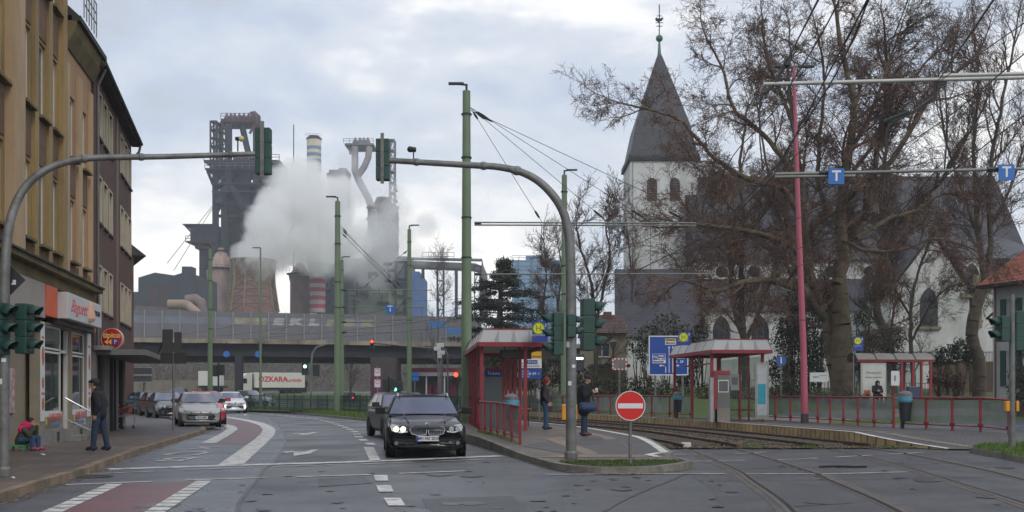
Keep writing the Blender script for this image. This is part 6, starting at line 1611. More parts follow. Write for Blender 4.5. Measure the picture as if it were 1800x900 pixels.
mastarm('grey curved signal mast on the traffic island right of the black car', bR, [P(1004,560,Yr),P(1003,470,Yr),P(1000,415,Yr),P(988,368,Yr),P(960,330,Yr),P(925,306,Yr),P(880,294,Yr),P(820,290,Yr),P(684,282,Yr)], .112, 1)
signal_head('signal seen from behind at the end of the right mast arm', P(673,281,Yr), PI, bar=True, s=.95)
signal_head('left one of the signals clustered on the island mast, visors to the left', P(981,587,22.35), R(-80), s=.98)
signal_head('right one of the signals clustered on the island mast, visors to the right', P(1031,571,22.9), R(97), s=1.22)
signal_head('small two lens signal in front of the island mast with one visor to the right', P(1003,573,22.15), R(95), n=2, s=.78)
for i, (x, y, Yq, lab) in enumerate(((424,246,18.9,'round yellowish lamp on a stalk on the left mast arm'),)):
    t = thing('arm_lamp', lab, 'lamp', tuple(P(418,266,Yq))); mb = MB(); mb.tube([(0,0,0),(0,0,.2)], .014, 6); mb.build('stalk', sigdark, t)
    mb = MB(); mb.ball((.06,0,.22), .052, 12); mb.build('globe', mat('globe_yellow',(.55,.48,.22),var=0,rough=.3), t, smooth=True); mb = MB(); mb.tube([(-.04,0,.22),(.03,0,.22)], .035, 8); mb.build('socket', sigdark, t)
t = thing('detector_camera', 'small black camera on a stalk above the right mast arm', 'camera', tuple(P(727,282,Yr))); mb = MB(); mb.tube([(0,0,0),(0,0,.2)], .014, 6); mb.build('stalk', sigdark, t)
mb = MB(); mb.tube([(.05,0,.22),(-.08,0,.23)], [.05,.06], 10); mb.ball((-.07,0,.23), .065, 10); mb.build('body', blackm, t, smooth=True)
# right edge mast
t = thing('signal_post', 'short grey signal post with orange push buttons at the right edge', 'signal mast', (12.35,26.7,.13)); k = 71.
mb = MB(); mb.tube([(0,0,-.02),(0,0,1.2),(0,0,3.78)], [.085,.075,.065], 12); mb.build('post', galv, t, smooth=40)
mb = MB(); mb.box(-.17,-.07,-.06,.06,.9,1.16); mb.box(.08,.16,-.06,.06,.9,1.16); mb.split('push_button', orangem, t, bevel=.02)
signal_head('two lens signal with visors to the left at the right edge', P(1763,578,26.6), R(-80), n=2, s=1.05)
signal_head('tall green signal box on the right side of the right edge post', P(1787,582,26.9), R(95), s=1.1)
# orange push buttons on a further post behind the island mast
t = thing('signal_post', 'post with orange push buttons partly behind the island mast', 'signal mast', (*P(1001,740,30.5)[:2], .22))
mb = MB(); mb.tube([(0,0,0),(0,0,3.4)], .06, 10); mb.build('post', galv, t); mb = MB(); mb.box(-.22,-.09,-.06,.06,.5,.95); mb.box(.09,.22,-.06,.06,.5,.95); mb.split('push_button', orangem, t, bevel=.03)
signal_head('tram signal showing a white bar beside the island mast', P(1019,638,29.5), 0, n=2, s=.8, visor=False, col=sigdark)
mb = MB(); p = P(1019,630,29.3); mb.box(p.x-.09,p.x+.09,p.y,p.y+.02,p.z-.025,p.z+.025); tag(mb.build('signal_bar', lampon['white']), 'small lit white bar of the tram signal beside the island mast', 'signal light')

# no entry sign
t = thing('no_entry_sign', 'round red no entry sign with white bar on the grassy island tip', 'road sign', (2.24,20.45,.13))
mb = MB(); mb.tube([(0,.03,0),(0,.03,1.46)], .032, 10); mb.build('post', galv, t, smooth=40)
mb = MB(); mb.lathe([(.001,-.012),(.268,-.012),(.268,.01),(.001,.01)], (0,0,1.12), 40, axis='y'); sg = mb.build('sign_face', mat('traffic_red',(.62,.018,.012),rough=.35,var=.05), t)
mb = MB(); mb.lathe([(.268,-.016),(.282,-.016),(.282,.012),(.268,.012)], (0,0,1.12), 40, axis='y', caps=False); mb.build('rim', signwhite, sg)
mb = MB(); mb.box(-.235,.235,-.017,-.013,1.07,1.165); mb.build('white_bar', signwhite, sg)
# traffic mirror
t = thing('traffic_mirror', 'small rectangular traffic mirror with red and white border behind the platform', 'mirror', (*P(1089,728,56)[:2], .3))
k = F/56; mb = MB(); mb.tube([(0,0,0),(0,0,2.6)], .05, 8); mb.build('post', galv, t)
mb = MB(); z = H+(690-640)/k-.3
for i in range(8):
    a, b = -.38+i*.095, -.38+(i+1)*.095
    mb.box(a,b,-.05,0,z+.24,z+.31,i%2); mb.box(a,b,-.05,0,z-.31,z-.24,i%2)
for i in range(5):
    a, b = z-.24+i*.096, z-.24+(i+1)*.096; mb.box(-.38,-.31,-.05,0,a,b,(i+1)%2); mb.box(.31,.38,-.05,0,a,b,(i+1)%2)
mb.build('striped_frame', [mat('stripe_red',(.5,.04,.05),var=0), signwhite], t); mb = MB(); mb.box(-.31,.31,-.03,0,z-.24,z+.24); mb.build('mirror_face', mat('mirror_dull',(.22,.19,.17),rough=.25,metal=.8,var=.2), t)
# lantern by the beige house
t = thing('street_lantern', 'old style black street lantern before the beige house', 'lantern', (*P(1078,715,70)[:2], .4)); z = H+(690-605)/(F/70)-.4
mb = MB(); mb.tube([(0,0,0),(0,0,z-.3)], .05, 8); mb.build('post', blackm, t); mb = MB(); mb.lathe([(.12,z-.3),(.24,z+.1),(.28,z+.14),(.05,z+.32)], (0,0,0), 8); mb.build('lantern_head', mat('lantern_glass',(.09,.10,.09),var=.2,rough=.3), t)

# ---- green catenary poles with street lamps
def green_pole(label, x, y_top, Yp, base_z, r, side, h=None):
    p = P(x, y_top, Yp); t = thing('catenary_pole', label, 'pole', (p.x, Yp, base_z), 0, 'green overhead line poles'); hh = p.z-base_z
    mb = MB(); mb.tube([(0,0,-.05),(0,0,hh*.5),(0,0,hh)], [r,r*.85,r*.68], 12); mb.build('pole', greenpole, t, smooth=50)
    mb = MB()
    for z in (.5,.62,.8,.93): mb.lathe([(r*.9,-.03),(r*.92,-.03),(r*.92,.03),(r*.9,.03)], (0,0,hh*z), 12, caps=False)
    mb.build('band', sigdark, t)
    mb = MB(); mb.tube([(0,0,hh),(0,0,hh+.28)], .05, 6); mb.bar((0,0,hh+.25),(side*.28,0,hh+.28),.07); mb.cbox((side*.42,0,hh+.3),(.62,.2,.07)); mb.build('lamp_head', mat('lamp_grey',(.03,.03,.033),rough=.5,var=.1), t)
    return t
green_pole('tall green pole beside the left tram shelter, the nearest one', 820, 160, 43.9, .2, .235, -1)
green_pole('green pole rising from the grass median behind the green fence', 593.5, 354, 69, .13, .24, -1)
green_pole('slim green pole right of the one in the grass median', 719.5, 403, 80, .1, .2, 1)
green_pole('green pole partly hidden by the grey island mast', 992, 308, 61.5, .3, .22, 1)
green_pole('short looking green pole close behind the median pole', 601, 457, 99, .1, .22, 1)
green_pole('distant green pole at the parked cars in front of the noise barrier', 369.5, 437, 92, .1, .22, -1)
t = thing('lamp_post', 'thin green lamp post between the noise barrier and the cooling tower', 'lamp post', (*P(458,700,84)[:2], .1)); zt = P(458,436,84).z
mb = MB(); mb.tube([(0,0,0),(0,0,3),(0,0,zt-.1)], [.13,.10,.06], 8); mb.build('post', greenpole, t, smooth=50); mb = MB(); mb.cbox((-.3,0,zt-.08),(.6,.14,.07)); mb.build('lamp_head', MATS['lamp_grey'], t)
# pink lamp post
t = thing('pink_lamp_post', 'tall pink lamp post with dark foot on the right-hand platform', 'lamp post', (11.1,41.0,.34)); zt = P(1397,118,41).z-.34
mb = MB(); mb.tube([(0,0,.3),(-.05,0,3),(-.22,0,zt*.55),(-.41,0,zt)], [.135,.12,.10,.055], 14); mb.build('post', pink, t, smooth=50)
mb = MB(); mb.tube([(0,0,0),(0,0,.36)], [.15,.145], 14); mb.build('foot', mat('foot_dark',(.05,.05,.055),rough=.7), t)
mb = MB(); mb.lathe([(.115,-.02),(.12,-.02),(.12,.02),(.115,.02)], (-.08,0,3.9), 12, caps=False); mb.build('band', sigdark, t)
for sg_ in (-1,1): mb = MB(); mb.bar((-.41,0,zt),(-.41+sg_*.25,0,zt+.02),.05); mb.cbox((-.41+sg_*.5,0,zt+.03),(.55,.2,.07)); mb.build('lamp_head', MATS['lamp_grey'], t)

# ---- overhead line
wirem = mat('wire', (.02,.02,.022), rough=.6, var=0)
tubem = mat('catenary_tube', (.20,.21,.19), rough=.55, metal=.3, var=.2, scale=2)
tubel = mat('catenary_tube_pale', (.42,.43,.40), rough=.5, metal=.3, var=.15, scale=2)
def cantilever(label, pts_list, m, stays=(), drops=(), r=.045, ins=()):
    t = thing('cantilever', label, 'catenary arm', tuple(pts_list[0][0])); b = Vector(pts_list[0][0])
    mb = MB()
    for pl in pts_list: mb.tube([Vector(p)-b for p in pl], r, 8)
    mb.build('arm_tube', m, t, smooth=50)
    if stays:
        mb = MB()
        for s_ in stays: mb.tube([Vector(q)-b for q in s_], .014, 4)
        mb.split('stay_wire', wirem, t)
        mb = MB()
        for s_ in stays:
            a_, c_ = Vector(s_[0])-b, Vector(s_[-1])-b
            for f in (.04,.9): p = a_.lerp(c_, f); q = a_.lerp(c_, f+.06); mb.tube([p, p.lerp(q,.5), q], [.035,.05,.035], 6)
        mb.split('insulator', sigdark, t)
    if drops:
        mb = MB()
        for s_ in drops: mb.tube([Vector(q)-b for q in s_], .012, 4)
        mb.split('hanger', wirem, t)
    if ins:
        mb = MB()
        for p in ins: p = Vector(p)-b; mb.tube([p+Vector((-.14,0,0)), p+Vector((.14,0,0))], .055, 8)
        mb.split('insulator', sigdark, t)
    return t
Y1 = 43.9
cantilever('upper double tube arm from the nearest green pole', [[P(834,391,Y1),P(1010,391.5,Y1-.3),P(1224,392,Y1-.6)],[P(834,395.5,Y1),P(1010,396,Y1-.3),P(1224,396.5,Y1-.6)]], tubem,
    stays=[[P(827,189,Y1),P(953,391,Y1)],[P(827,189,Y1),P(1068,390,Y1-.4)],[P(827,189,Y1),P(1143,390,Y1-.5)],[P(827,194,Y1),P(1150,345,Y1-.5),P(1215,392,Y1-.6)]],
    drops=[[P(952,396,Y1),P(952,482,Y1)],[P(1060,396,Y1-.4),P(1060,482,Y1-.4)],[P(1143,396,Y1-.5),P(1143,482,Y1-.5)]], r=.032, ins=[P(840,393,Y1)])
cantilever('lower registration arm from the nearest green pole', [[P(834,482,Y1),P(1250,481,Y1-.4)]], tubem, r=.028, ins=[P(840,482,Y1)])
for y, x1, lab in ((510,760,'top'),(540,745,'second'),(566,762,'third'),(584,745,'lowest')):
    cantilever(f'{lab} crossing arm between the median pole and the slim green pole', [[P(601,y,69),P(x1,y,73)]], tubem, r=.03, stays=[[P(599,397,69),P(700,y,71.5)]] if y == 510 else (), drops=[[P(x1-4,y,73),P(x1-4,y+22,73)]], ins=[P(605,y,69)])
cantilever('thin arm to the left of the median pole before the graffiti', [[P(588,584.5,69),P(474,585.5,71)]], tubem, r=.03, drops=[[P(490,585,71),P(505,574,71)],[P(541,585,70),P(548,574,70)]])
cantilever('stay wires from the slim green pole over the tracks', [[P(716,440,80),P(712,446,80)]], tubem, stays=[[P(716,440,80),P(640,505,78)],[P(599,402,69),P(706,505,74)],[P(599,408,69),P(690,500,73)]], r=.03)
Yp = 25
cantilever('long pale double tube of the portal at the upper right', [[P(1342,148,Yp),P(1650,140,Yp),P(2010,131,Yp)],[P(1652,133,Yp),P(2010,124.5,Yp)]], tubel, r=.048)
cantilever('lower portal tube carrying the blue T signs', [[P(1362,306,Yp),P(1650,300,Yp),P(2010,292,Yp)],[P(1362,311,Yp),P(1500,309,Yp)]], tubem, r=.038, ins=[P(1450,304,Yp),P(1745,298,Yp)])
t = thing('catenary_pole', 'green pole outside the right edge holding the portal tubes', 'pole', (14.4,25,.1)); mb = MB(); mb.tube([(0,0,0),(0,0,9.6)], [.2,.15], 12); mb.build('pole', greenpole, t)
t = thing('feeder_cable', 'black looping feeder cables hanging from the portal tubes', 'cable', tuple(P(1385,110,Yp))); b = Vector(t.location)
mb = MB()
def cab(pts, r=.016, Yc=Yp): mb.tube([P(x,y,Yc+dy)-b for x,y,dy in pts], r, 5)
cab([(1385,105,0),(1387,170,0),(1392,215,0),(1396,245,0)],.018); cab([(1337,170,0),(1334,200,0),(1336,250,0),(1341,300,0)],.018)
cab([(1660,142,0),(1664,190,0),(1665,240,0),(1660,300,0)],.02); cab([(1650,142,0),(1644,175,0),(1620,190,0),(1590,205,0),(1565,215,0),(1557,235,0),(1557,290,0),(1550,355,0)],.022)
cab([(1360,152,0),(1340,165,0),(1338,175,0)],.03); cab([(1382,108,0),(1366,140,0),(1345,165,0)],.045); cab([(1645,145,0),(1642,170,0),(1600,200,0),(1566,214,0)],.035)
mb.split('cable', wirem, t)
mb = MB(); p = P(1384,108,Yp)-b; mb.cbox(p,(.13,.13,.2)); p = P(1575,207,Yp)-b; mb.tube([p+Vector((-.3,0,-.1)),p+Vector((.3,0,.13))], .055, 6); mb.split('clamp', sigdark, t)
def tsign(x, y, Yq, s, label):
    t = thing('tram_stop_board', label, 'sign', tuple(P(x,y,Yq))); mb = MB(); mb.box(-s/2,s/2,-.015,.015,-s/2,s/2); mb.build('board', mat('t_blue',(.02,.14,.46),var=.05,rough=.4), t); text('letter', 'T', s*.92, signwhite, t, (0,-.017,-.0), bold=.008)
tsign(1470,310,Yp-.1,.36,'blue square T sign on the portal tube, the one over the plane tree')
tsign(1769,303,Yp-.1,.36,'blue square T sign on the portal tube near the right edge')
tsign(686,543,72,.6,'small blue T sign hanging between the median pole and the slim pole')
for cl, nm, lo, hi in ((c1,'near',3,100),(c2,'far',3,100)):
    for (za, sag, what) in ((5.75,0,'contact wire'),(7.1,.5,'messenger wire')):
        pts = [p for p in cl if lo < p[1] < hi]; mb = MB(); q3 = []
        sup = [25,43.9,66,86]
        for x, y in pts:
            s_ = [v for v in [-5]+sup+[110]]; i = max(j for j in range(len(s_)-1) if s_[j] <= y); u = (y-s_[i])/(s_[i+1]-s_[i]); q3.append((x, y, za-sag*4*u*(1-u)))
        mb.tube(q3, .011, 4); tag(mb.build('overhead_wire', wirem), f'{what} above the {"left" if nm=="near" else "right"}-hand tram track', 'wire', group='tram overhead wires')
for i, pts in enumerate(([P(1385,104,25),P(1440,-4,12)],[P(1652,138,25),P(1750,-6,12)],[P(1655,140,25),P(1830,20,16)],[P(1200,470,48),P(1362,306,25),P(1530,-10,9)],[P(1180,430,50),P(1300,370,35),P(1545,130,30),P(1600,-10,16)],[P(1400,470,40),P(1560,400,30),P(1700,235,27),P(1850,120,20)])):
    mb = MB(); mb.tube(pts, .010+.004*(i < 2), 4)
    tag(mb.build('overhead_wire', wirem), ['stay wire from the tip of the upper portal tube','stay wire from the middle of the portal','wire leaving the portal towards the upper right corner','wire across the tip of the lower portal tube','thin wire crossing the church spire branches','slack wire running under the right T sign'][i], 'wire', group='tram overhead wires')

# ---- tram shelters
def hip_roof(t, W, L, z0, m_edge=red, hh=.42, ins=.17, teeth=5, sk=0., ol=.12, orr=.72):
    x0, x1, y0, y1 = -ol, W+orr, -.35, L+.35
    q = lambda x, y, z: (x+sk*y, y, z)
    lo = [q(x0,y0,z0),q(x1,y0,z0),q(x1,y1,z0),q(x0,y1,z0)]; hi = [q(x0+ins,y0+ins*.2,z0+hh),q(x1-ins,y0+ins*.2,z0+hh),q(x1-ins,y1-ins,z0+hh),q(x0+ins,y1-ins,z0+hh)]
    mb = MB()
    for i in range(4): j = (i+1)%4; mb.face([lo[i],lo[j],hi[j],hi[i]])
    mb.face(hi); rf = mb.build('roof_glazing', paleglass, t)
    mb = MB()
    for i in range(4): j = (i+1)%4; mb.bar(hi[i],hi[j],.035); mb.bar(Vector(lo[i])-Vector((0,0,.07)),Vector(lo[j])-Vector((0,0,.07)),.09,.14)
    mb.build('roof_beam', m_edge, t)
    mb = MB(); gm2 = mat('gusset_grey',(.30,.34,.35),var=.1)
    for k in range(1,4):
        u = k/4; a = Vector(lo[0]).lerp(Vector(lo[1]),u); c = Vector(hi[0]).lerp(Vector(hi[1]),u); d = Vector((.09,0,0)); o = Vector((0,-.012,0))
        mb.ext([a-d+o, a+d+o, c+o], (0,-.006,0))
    for k in range(teeth+1):
        u = k/teeth
        for (A,B,Cc,D_) in ((lo[0],lo[3],hi[0],hi[3]),(lo[1],lo[2],hi[1],hi[2])):
            a = Vector(A).lerp(Vector(B),u); c = Vector(Cc).lerp(Vector(D_),u); mb.bar(a,c,.03)
    mb.build('gusset', gm2, rf)
def tram_shelter(label, loc, rz, W, L, h, sk=0., npost=4, back='x1', orr=.72):
    t = thing('tram_shelter', label, 'shelter', loc, rz)
    for i in range(npost):
        y = L*i/(npost-1)
        for x in (0, W):
            mb = MB(); mb.box(x-.055+sk*y,x+.055+sk*y,y-.055,y+.055,0,h-.07); mb.build('post', red, t)
    for i in range(npost-1):
        a, b = L*i/(npost-1)+.08, L*(i+1)/(npost-1)-.08; x = 0 if back == 'x0' else W
        mb = MB(); mb.ext([(x+sk*a,a,.12),(x+sk*b,b,.12),(x+sk*b,b,h-.25),(x+sk*a,a,h-.25)], (.01,0,0)); mb.build('side_pane', clearg, t)
    hip_roof(t, W, L, h, sk=sk, orr=orr)
    return t
s1 = tram_shelter('left tram shelter with glazed hip roof and red posts beside the black car', (-.98,35.0,.26), R(5.2), 1.42, 9.2, 2.86, npost=6, back='x0')
mb = MB(); mb.box(-.02,1.0,9.0,9.03,.15,2.7); mb.build('end_pane', clearg, s1)
mb = MB(); mb.box(0,.05,-.05,.05,.9,1.0); 
for z in (.15,1.0,2.2): mb.box(.0,.05,0,9.2,z,z+.06)
mb.build('cross_rail', red, s1)
t = thing('departure_display', 'dark departure display hanging under the left tram shelter roof', 'display', (.15,36.2,2.62), 0)
mb = MB(); mb.box(-.55,.5,-.09,.09,0,.3); mb.build('case', blackm, t, bevel=.01); mb = MB(); mb.box(-.5,.45,-.095,-.091,.05,.25); mb.build('screen', mat('led_dark',(.03,.012,.006),rough=.3,var=.3,scale=20), t); mb = MB(); mb.tube([(-.4,0,.3),(-.4,0,.45)],.02,6); mb.tube([(.4,0,.3),(.4,0,.45)],.02,6); mb.build('hanger', blackm, t)
t = thing('ticket_booth', 'grey panel with blue ticket header inside the left tram shelter', 'ticket machine', (-.62,37.0,.26), 0)
mb = MB(); mb.box(-.3,.27,-.12,.2,0,1.78); mb.build('panel', mat('booth_grey',(.13,.145,.15),rough=.4,var=.1), t, bevel=.01)
mb = MB(); mb.box(-.31,.28,-.135,.2,1.79,2.0); mb.build('header', mat('header_blue',(.02,.045,.22),var=.05), t); mb = MB(); mb.ext([(-.31,-.136,2.002),(.28,-.136,2.002),(.24,-.136,2.08),(-.27,-.136,2.08)],(0,.3,0)); mb.build('header_trim', red, t)
text('lettering', 'Tickets', .15, signwhite, t, (0,-.14,1.895))
t = thing('bench', 'orange slatted bench under the left tram shelter', 'bench', (.22,39.5,.26), 0)
mb = MB(); mb.box(-.3,.5,0,.35,.62,.66); mb.build('seat', mat('bench_orange',(.5,.10,.015),rough=.5), t); mb = MB(); mb.box(-.2,-.16,.15,.2,0,.62); mb.box(.36,.4,.15,.2,0,.62); mb.build('leg', blackm, t)
def hsign(label, loc, w, h, num, Yo=0):
    t = thing('stop_sign', label, 'sign', loc); mb = MB(); mb.box(-w/2,w/2,-.02,.02,-h/2,h/2); mb.build('board', mat('stop_blue',(.018,.045,.26),rough=.4,var=.05), t)
    r = w*.40; z = h/2-r*1.15; x = -w*.08
    mb = MB(); mb.lathe([(.001,-.03),(r*.8,-.03),(r*.8,-.02),(.001,-.02)], (x,0,z), 28, axis='y'); mb.build('disc', mat('stop_yellow',(.70,.62,.02),var=0,rough=.4), t)
    gg = mat('stop_green',(.14,.30,.03),var=0,rough=.4)
    mb = MB(); mb.lathe([(r*.8,-.03),(r,-.03),(r,-.02),(r*.8,-.02)], (x,0,z), 28, axis='y', caps=False); mb.lathe([(r*.8,-.032),(r*.88,-.032),(r*.88,-.03),(r*.8,-.03)], (x,0,z), 28, axis='y', caps=False); mb.build('ring', gg, t)
    text('letter', 'H', r*1.3, gg, t, (x,-.033,z), bold=r*.03)
    text('number', num, h*.2, signwhite, t, (w*.38,-.023,h/2-h*.2), bold=.003)
    if h > w: text('stop_name', 'Duisburg Nord', w*.13, signwhite, t, (-w*.1,-.023,-h*.16)); text('line_number', '901', w*.12, mat('line_red',(.6,.1,.1),var=0), t, (-w*.32,-.023,-h*.26))
    return t
hsign('blue stop sign with yellow H disc at the end of the left shelter roof', tuple(P(949,583,34.2)), .5, .66, '1')
hsign('blue stop sign with yellow H disc above the second tram shelter', tuple(P(1203,595,46)), .52, .58, '2')
t = hsign('blue stop sign with yellow H disc above the bus shelter', tuple(P(1509,604,57)), .5, .74, '3')
mb = MB(); mb.tube([(-.25,.04,-3.1),(-.25,.04,.3)], .035, 8); mb.build('post', galv, t)

s2 = tram_shelter('second tram shelter with glazed roof on the right-hand platform', (8.0,43.3,.34), R(2), 2.05, 5.6, 2.86, npost=3, sk=-.08, orr=.25)
mb = MB(); mb.box(0,.05,0,5.6,2.3,2.36); mb.box(.3,2.0,.7,1.0,.42,.47); mb.build('bench_rail', red, s2)
mb = MB(); mb.box(1.5,1.56,.1,.16,0,2.8); mb.box(.62,.70,1.8,1.88,0,2.8); mb.build('post', red, s2)
t = thing('departure_display', 'dark departure display hanging under the second tram shelter roof', 'display', tuple(P(1274,625,43.5)))
mb = MB(); mb.box(-.5,.5,-.09,.09,0,.32); mb.build('case', blackm, t, bevel=.01); mb = MB(); mb.box(-.57,-.5,-.1,.1,-.02,.36); mb.build('speaker', signwhite, t)
t = thing('ticket_machine', 'grey and red ticket machine under the second tram shelter', 'ticket machine', tuple(P(1268,741,42.6)[:2])+(.34,)); 
mb = MB(); mb.box(-.2,.3,-.2,.25,0,1.85); mb.build('cabinet', mat('machine_grey',(.13,.13,.125),rough=.45,var=.12), t, bevel=.015)
mb = MB(); mb.box(-.33,-.205,-.22,.2,.5,1.86); mb.box(-.33,.31,-.21,.25,1.855,2.02); mb.build('red_fascia', red, t, bevel=.01); mb = MB(); mb.box(-.47,-.335,-.2,.2,0,1.75); mb.build('side_panel', mat('machine_pale',(.30,.30,.30),var=.2,scale=4), t)
mb = MB(); mb.box(-.14,.22,-.215,-.202,1.2,1.62); sc2 = mb.build('screen', mat('screen_grey',(.10,.10,.10),rough=.2,var=.1), t); mb = MB(); mb.box(-.16,.24,-.212,-.2,1.62,1.65); mb.box(-.16,.24,-.212,-.2,1.17,1.2); mb.box(-.16,-.14,-.212,-.2,1.2,1.62); mb.box(.22,.24,-.212,-.2,1.2,1.62); mb.build('screen_frame', signwhite, sc2)
mb = MB(); mb.box(-.2,.3,-.21,.26,0,.55); mb.build('base', mat('machine_base',(.20,.18,.15),var=.15), t)
t = thing('poster_case', 'tall poster case with a turquoise poster at the right end of the second shelter', 'poster case', tuple(P(1339,741,42.9)[:2])+(.34,))
mb = MB(); mb.box(-.27,.27,-.05,.05,.1,2.35); mb.build('frame', mat('case_grey',(.30,.29,.26),rough=.4), t); mb = MB(); mb.box(-.19,.19,-.065,-.052,.25,2.25); pp = mb.build('poster', mat('poster_mix',(.42,.46,.46),var=.25,scale=3), t); mb = MB(); mb.box(-.17,.14,-.07,-.067,.7,1.5); mb.build('turquoise_field', mat('poster_turq',(.03,.30,.40),var=.25,scale=4), pp)
t = thing('timetable_board', 'white timetable board inside the second tram shelter', 'notice board', tuple(P(1292,672,45)))
mb = MB(); mb.box(-.17,.17,0,.03,-.33,.33); mb.build('sheet', posterw, t); mb = MB(); mb.box(-.12,.12,-.004,-.001,-.1,.2); mb.build('print', mat('print_grey',(.35,.35,.37),var=.5,scale=30), t)

# bus shelter across the street
bz = ground_at(20,59)+.05
s3 = thing('bus_shelter', 'bus shelter with grey vaulted roof and advertising case across the side street', 'shelter', (P(1512,700,59).x,59,bz)); k = F/59; W_ = 126/k; hT = 4.1-bz-.45
hT = P(0,636,59).z-bz
for x in (1585,1605,1636):
    mb = MB(); xx = (x-1512)/k; mb.box(xx-.06,xx+.06,-.06,.06,0,hT); mb.build('post', red, s3)
    mb = MB(); mb.box(xx-.06,xx+.06,1.3,1.42,0,hT); mb.build('post', red, s3)
mb = MB(); mb.box(-.2,W_+.15,-.1,-.02,hT,hT+.12); mb.box(-.2,W_+.15,1.5,1.58,hT,hT+.12); mb.build('roof_beam', red, s3)
mb = MB(); o = [(-.15,hT+.12),(.3,hT+.42),(.9,hT+.5),(1.5,hT+.42),(1.65,hT+.12)]
mb.strip([(-.2,y,z) for y,z in o], [(W_+.15,y,z) for y,z in o]); r3 = mb.build('roof', mat('roof_smoke',(.24,.225,.20),rough=.4,var=.2), s3)
mb = MB()
for i in range(5): x = -.2+(W_+.35)*i/4; mb.tube([(x,y-.02,z+.02) for y,z in o], .025, 5)
mb.build('rib', mat('rib_dark',(.09,.08,.075)), r3)
mb = MB(); mb.box(.05,1.42,-.02,.14,.1,hT-.05); ad = mb.build('advert_case', mat('case_silver',(.42,.40,.36),rough=.4), s3); mb = MB(); mb.box(.14,1.33,-.03,-.021,.3,hT-.15); ps_ = mb.build('poster', mat('poster_light',(.50,.51,.47),var=.15,scale=2), ad); mb = MB(); mb.box(.2,.55,-.034,-.031,.5,.8); mb.box(.9,1.2,-.034,-.031,.45,.75); mb.build('picture', mat('food',(.42,.12,.045)), ps_)
text('lettering', 'Meiderich', .2, mat('poster_text',(.15,.18,.18),var=0), ps_, (.73,-.035,1.75)); text('lettering', 'Einfach einkaufen', .13, MATS['poster_text'], ps_, (.73,-.035,1.5))
mb = MB(); mb.box(1.7,2.15,.02,.05,1.05,1.85); tt = mb.build('timetable', posterw, s3); mb = MB(); mb.box(1.86,1.95,.012,.018,1.3,1.6); mb.build('print', MATS['poster_text'], tt)
for a, b in ((1.5,2.25),(2.4,2.85),(2.95,3.8)): mb = MB(); mb.box(a,b,1.34,1.35,.3,hT-.1); mb.build('pane', clearg, s3)
mb = MB(); mb.box(.2,1.6,.35,.72,.42,.47); mb.build('seat', blackm, s3)
t = thing('post_bin', 'dark blue box on a post in front of the bus shelter', 'bin', (P(1605,700,56).x,56,ground_at(19,56)))
mb = MB(); mb.box(-.3,.3,-.2,.2,.75,1.45); mb.build('box', mat('box_blue',(.03,.045,.09),rough=.4,var=.1), t, bevel=.03); mb = MB(); mb.tube([(0,0,0),(0,0,.8)], .05, 8); mb.build('post', galv, t)
t = thing('white_banner', 'small white notice banner at the foot of the plane tree', 'banner', tuple(P(1440,663,60)))
mb = MB(); mb.box(-.52,.5,0,.02,-.26,.26); mb.build('cloth', mat('banner_white',(.55,.57,.56),var=.08), t); text('lettering', 'INFO', .15, mat('banner_green',(.05,.22,.17),var=0), t, (-.18,-.004,0), bold=.003); text('lettering', 'Markt Samstag', .07, MATS['poster_text'], t, (.22,-.004,.1))
mb = MB(); mb.tube([(-.5,.02,-.26),(-.5,.02,-1.4)], .025, 6); mb.tube([(.48,.02,-.26),(.48,.02,-1.4)], .025, 6); mb.build('stake', galv, t)
t = thing('footpath_sign', 'small blue footpath sign on a post right of the second shelter', 'road sign', tuple(P(1373,634,60))); mb = MB(); mb.lathe([(.001,-.01),(.3,-.01),(.3,.01),(.001,.01)], (0,0,0), 24, axis='y'); mb.build('disc', mat('path_blue',(.03,.09,.28),var=.05), t)
mb = MB(); mb.box(-.03,.03,-.02,-.011,-.15,.1); mb.ball((0,-.012,.15),.04,8,(1,.2,1)); mb.build('pictogram', signwhite, t); mb = MB(); mb.tube([(0,.03,.3),(0,.03,-2.1)], .035, 6); mb.build('post', galv, t)

# ---- railings with glass
def railing(label, pts, zf, step=1.17, hh=1.0, rows=1, tall_end=True):
    t = thing('glass_railing', label, 'railing', (pts[0][0],pts[0][1],zf(*pts[0]))); b = Vector(t.location)
    L = sum(math.dist(pts[i],pts[i+1]) for i in range(len(pts)-1)); n = max(1, round(L/step)); q = resamp(pts, n+1)
    def V(p, z): return Vector((p[0], p[1], zf(*p)+z))-b
    for i, p in enumerate(q):
        mb = MB(); mb.bar(V(p,-.02), V(p,hh), .07, .05); mb.build('post', red, t)
    mb = MB(); mb.tube([V(p,hh) for p in q], .03, 8); mb.tube([V(p,.16) for p in q], .02, 6); mb.build('handrail', red, t, smooth=50)
    for a, c in zip(q, q[1:]):
        a2 = (a[0]*.93+c[0]*.07, a[1]*.93+c[1]*.07); c2 = (c[0]*.93+a[0]*.07, c[1]*.93+a[1]*.07)
        mb = MB(); mb.face([V(a2,.22),V(c2,.22),V(c2,hh-.06),V(a2,hh-.06)]); pn = mb.build('pane', frost, t)
        mb = MB(); mb.cbox(V(a2,.2),(.05,.04,.08)); mb.cbox(V(c2,.2),(.05,.04,.08)); mb.build('clip', red, pn)
    return t
railing('red railing with frosted panes on the kerb between black car and left platform', [(-1.02,34.0),(.2,27.1)], z1f, 1.16, .95)
inb = offset_curve(p2b, .22)
seg = lambda lo, hi: [p for p in offset_curve(resamp(p2b, 120), -.22) if lo <= p[1] <= hi]
railing('red glass railing nearest the right edge, ending at the ramp', seg(30.4,34.95), z2f, 1.22, 1.0)
railing('long red glass railing between the pink lamp post and the second shelter', seg(34.96,45.8), z2f, 1.22, 1.0)
railing('red glass railing left of the second tram shelter', seg(49.0,68), z2f, 1.5, 1.0)
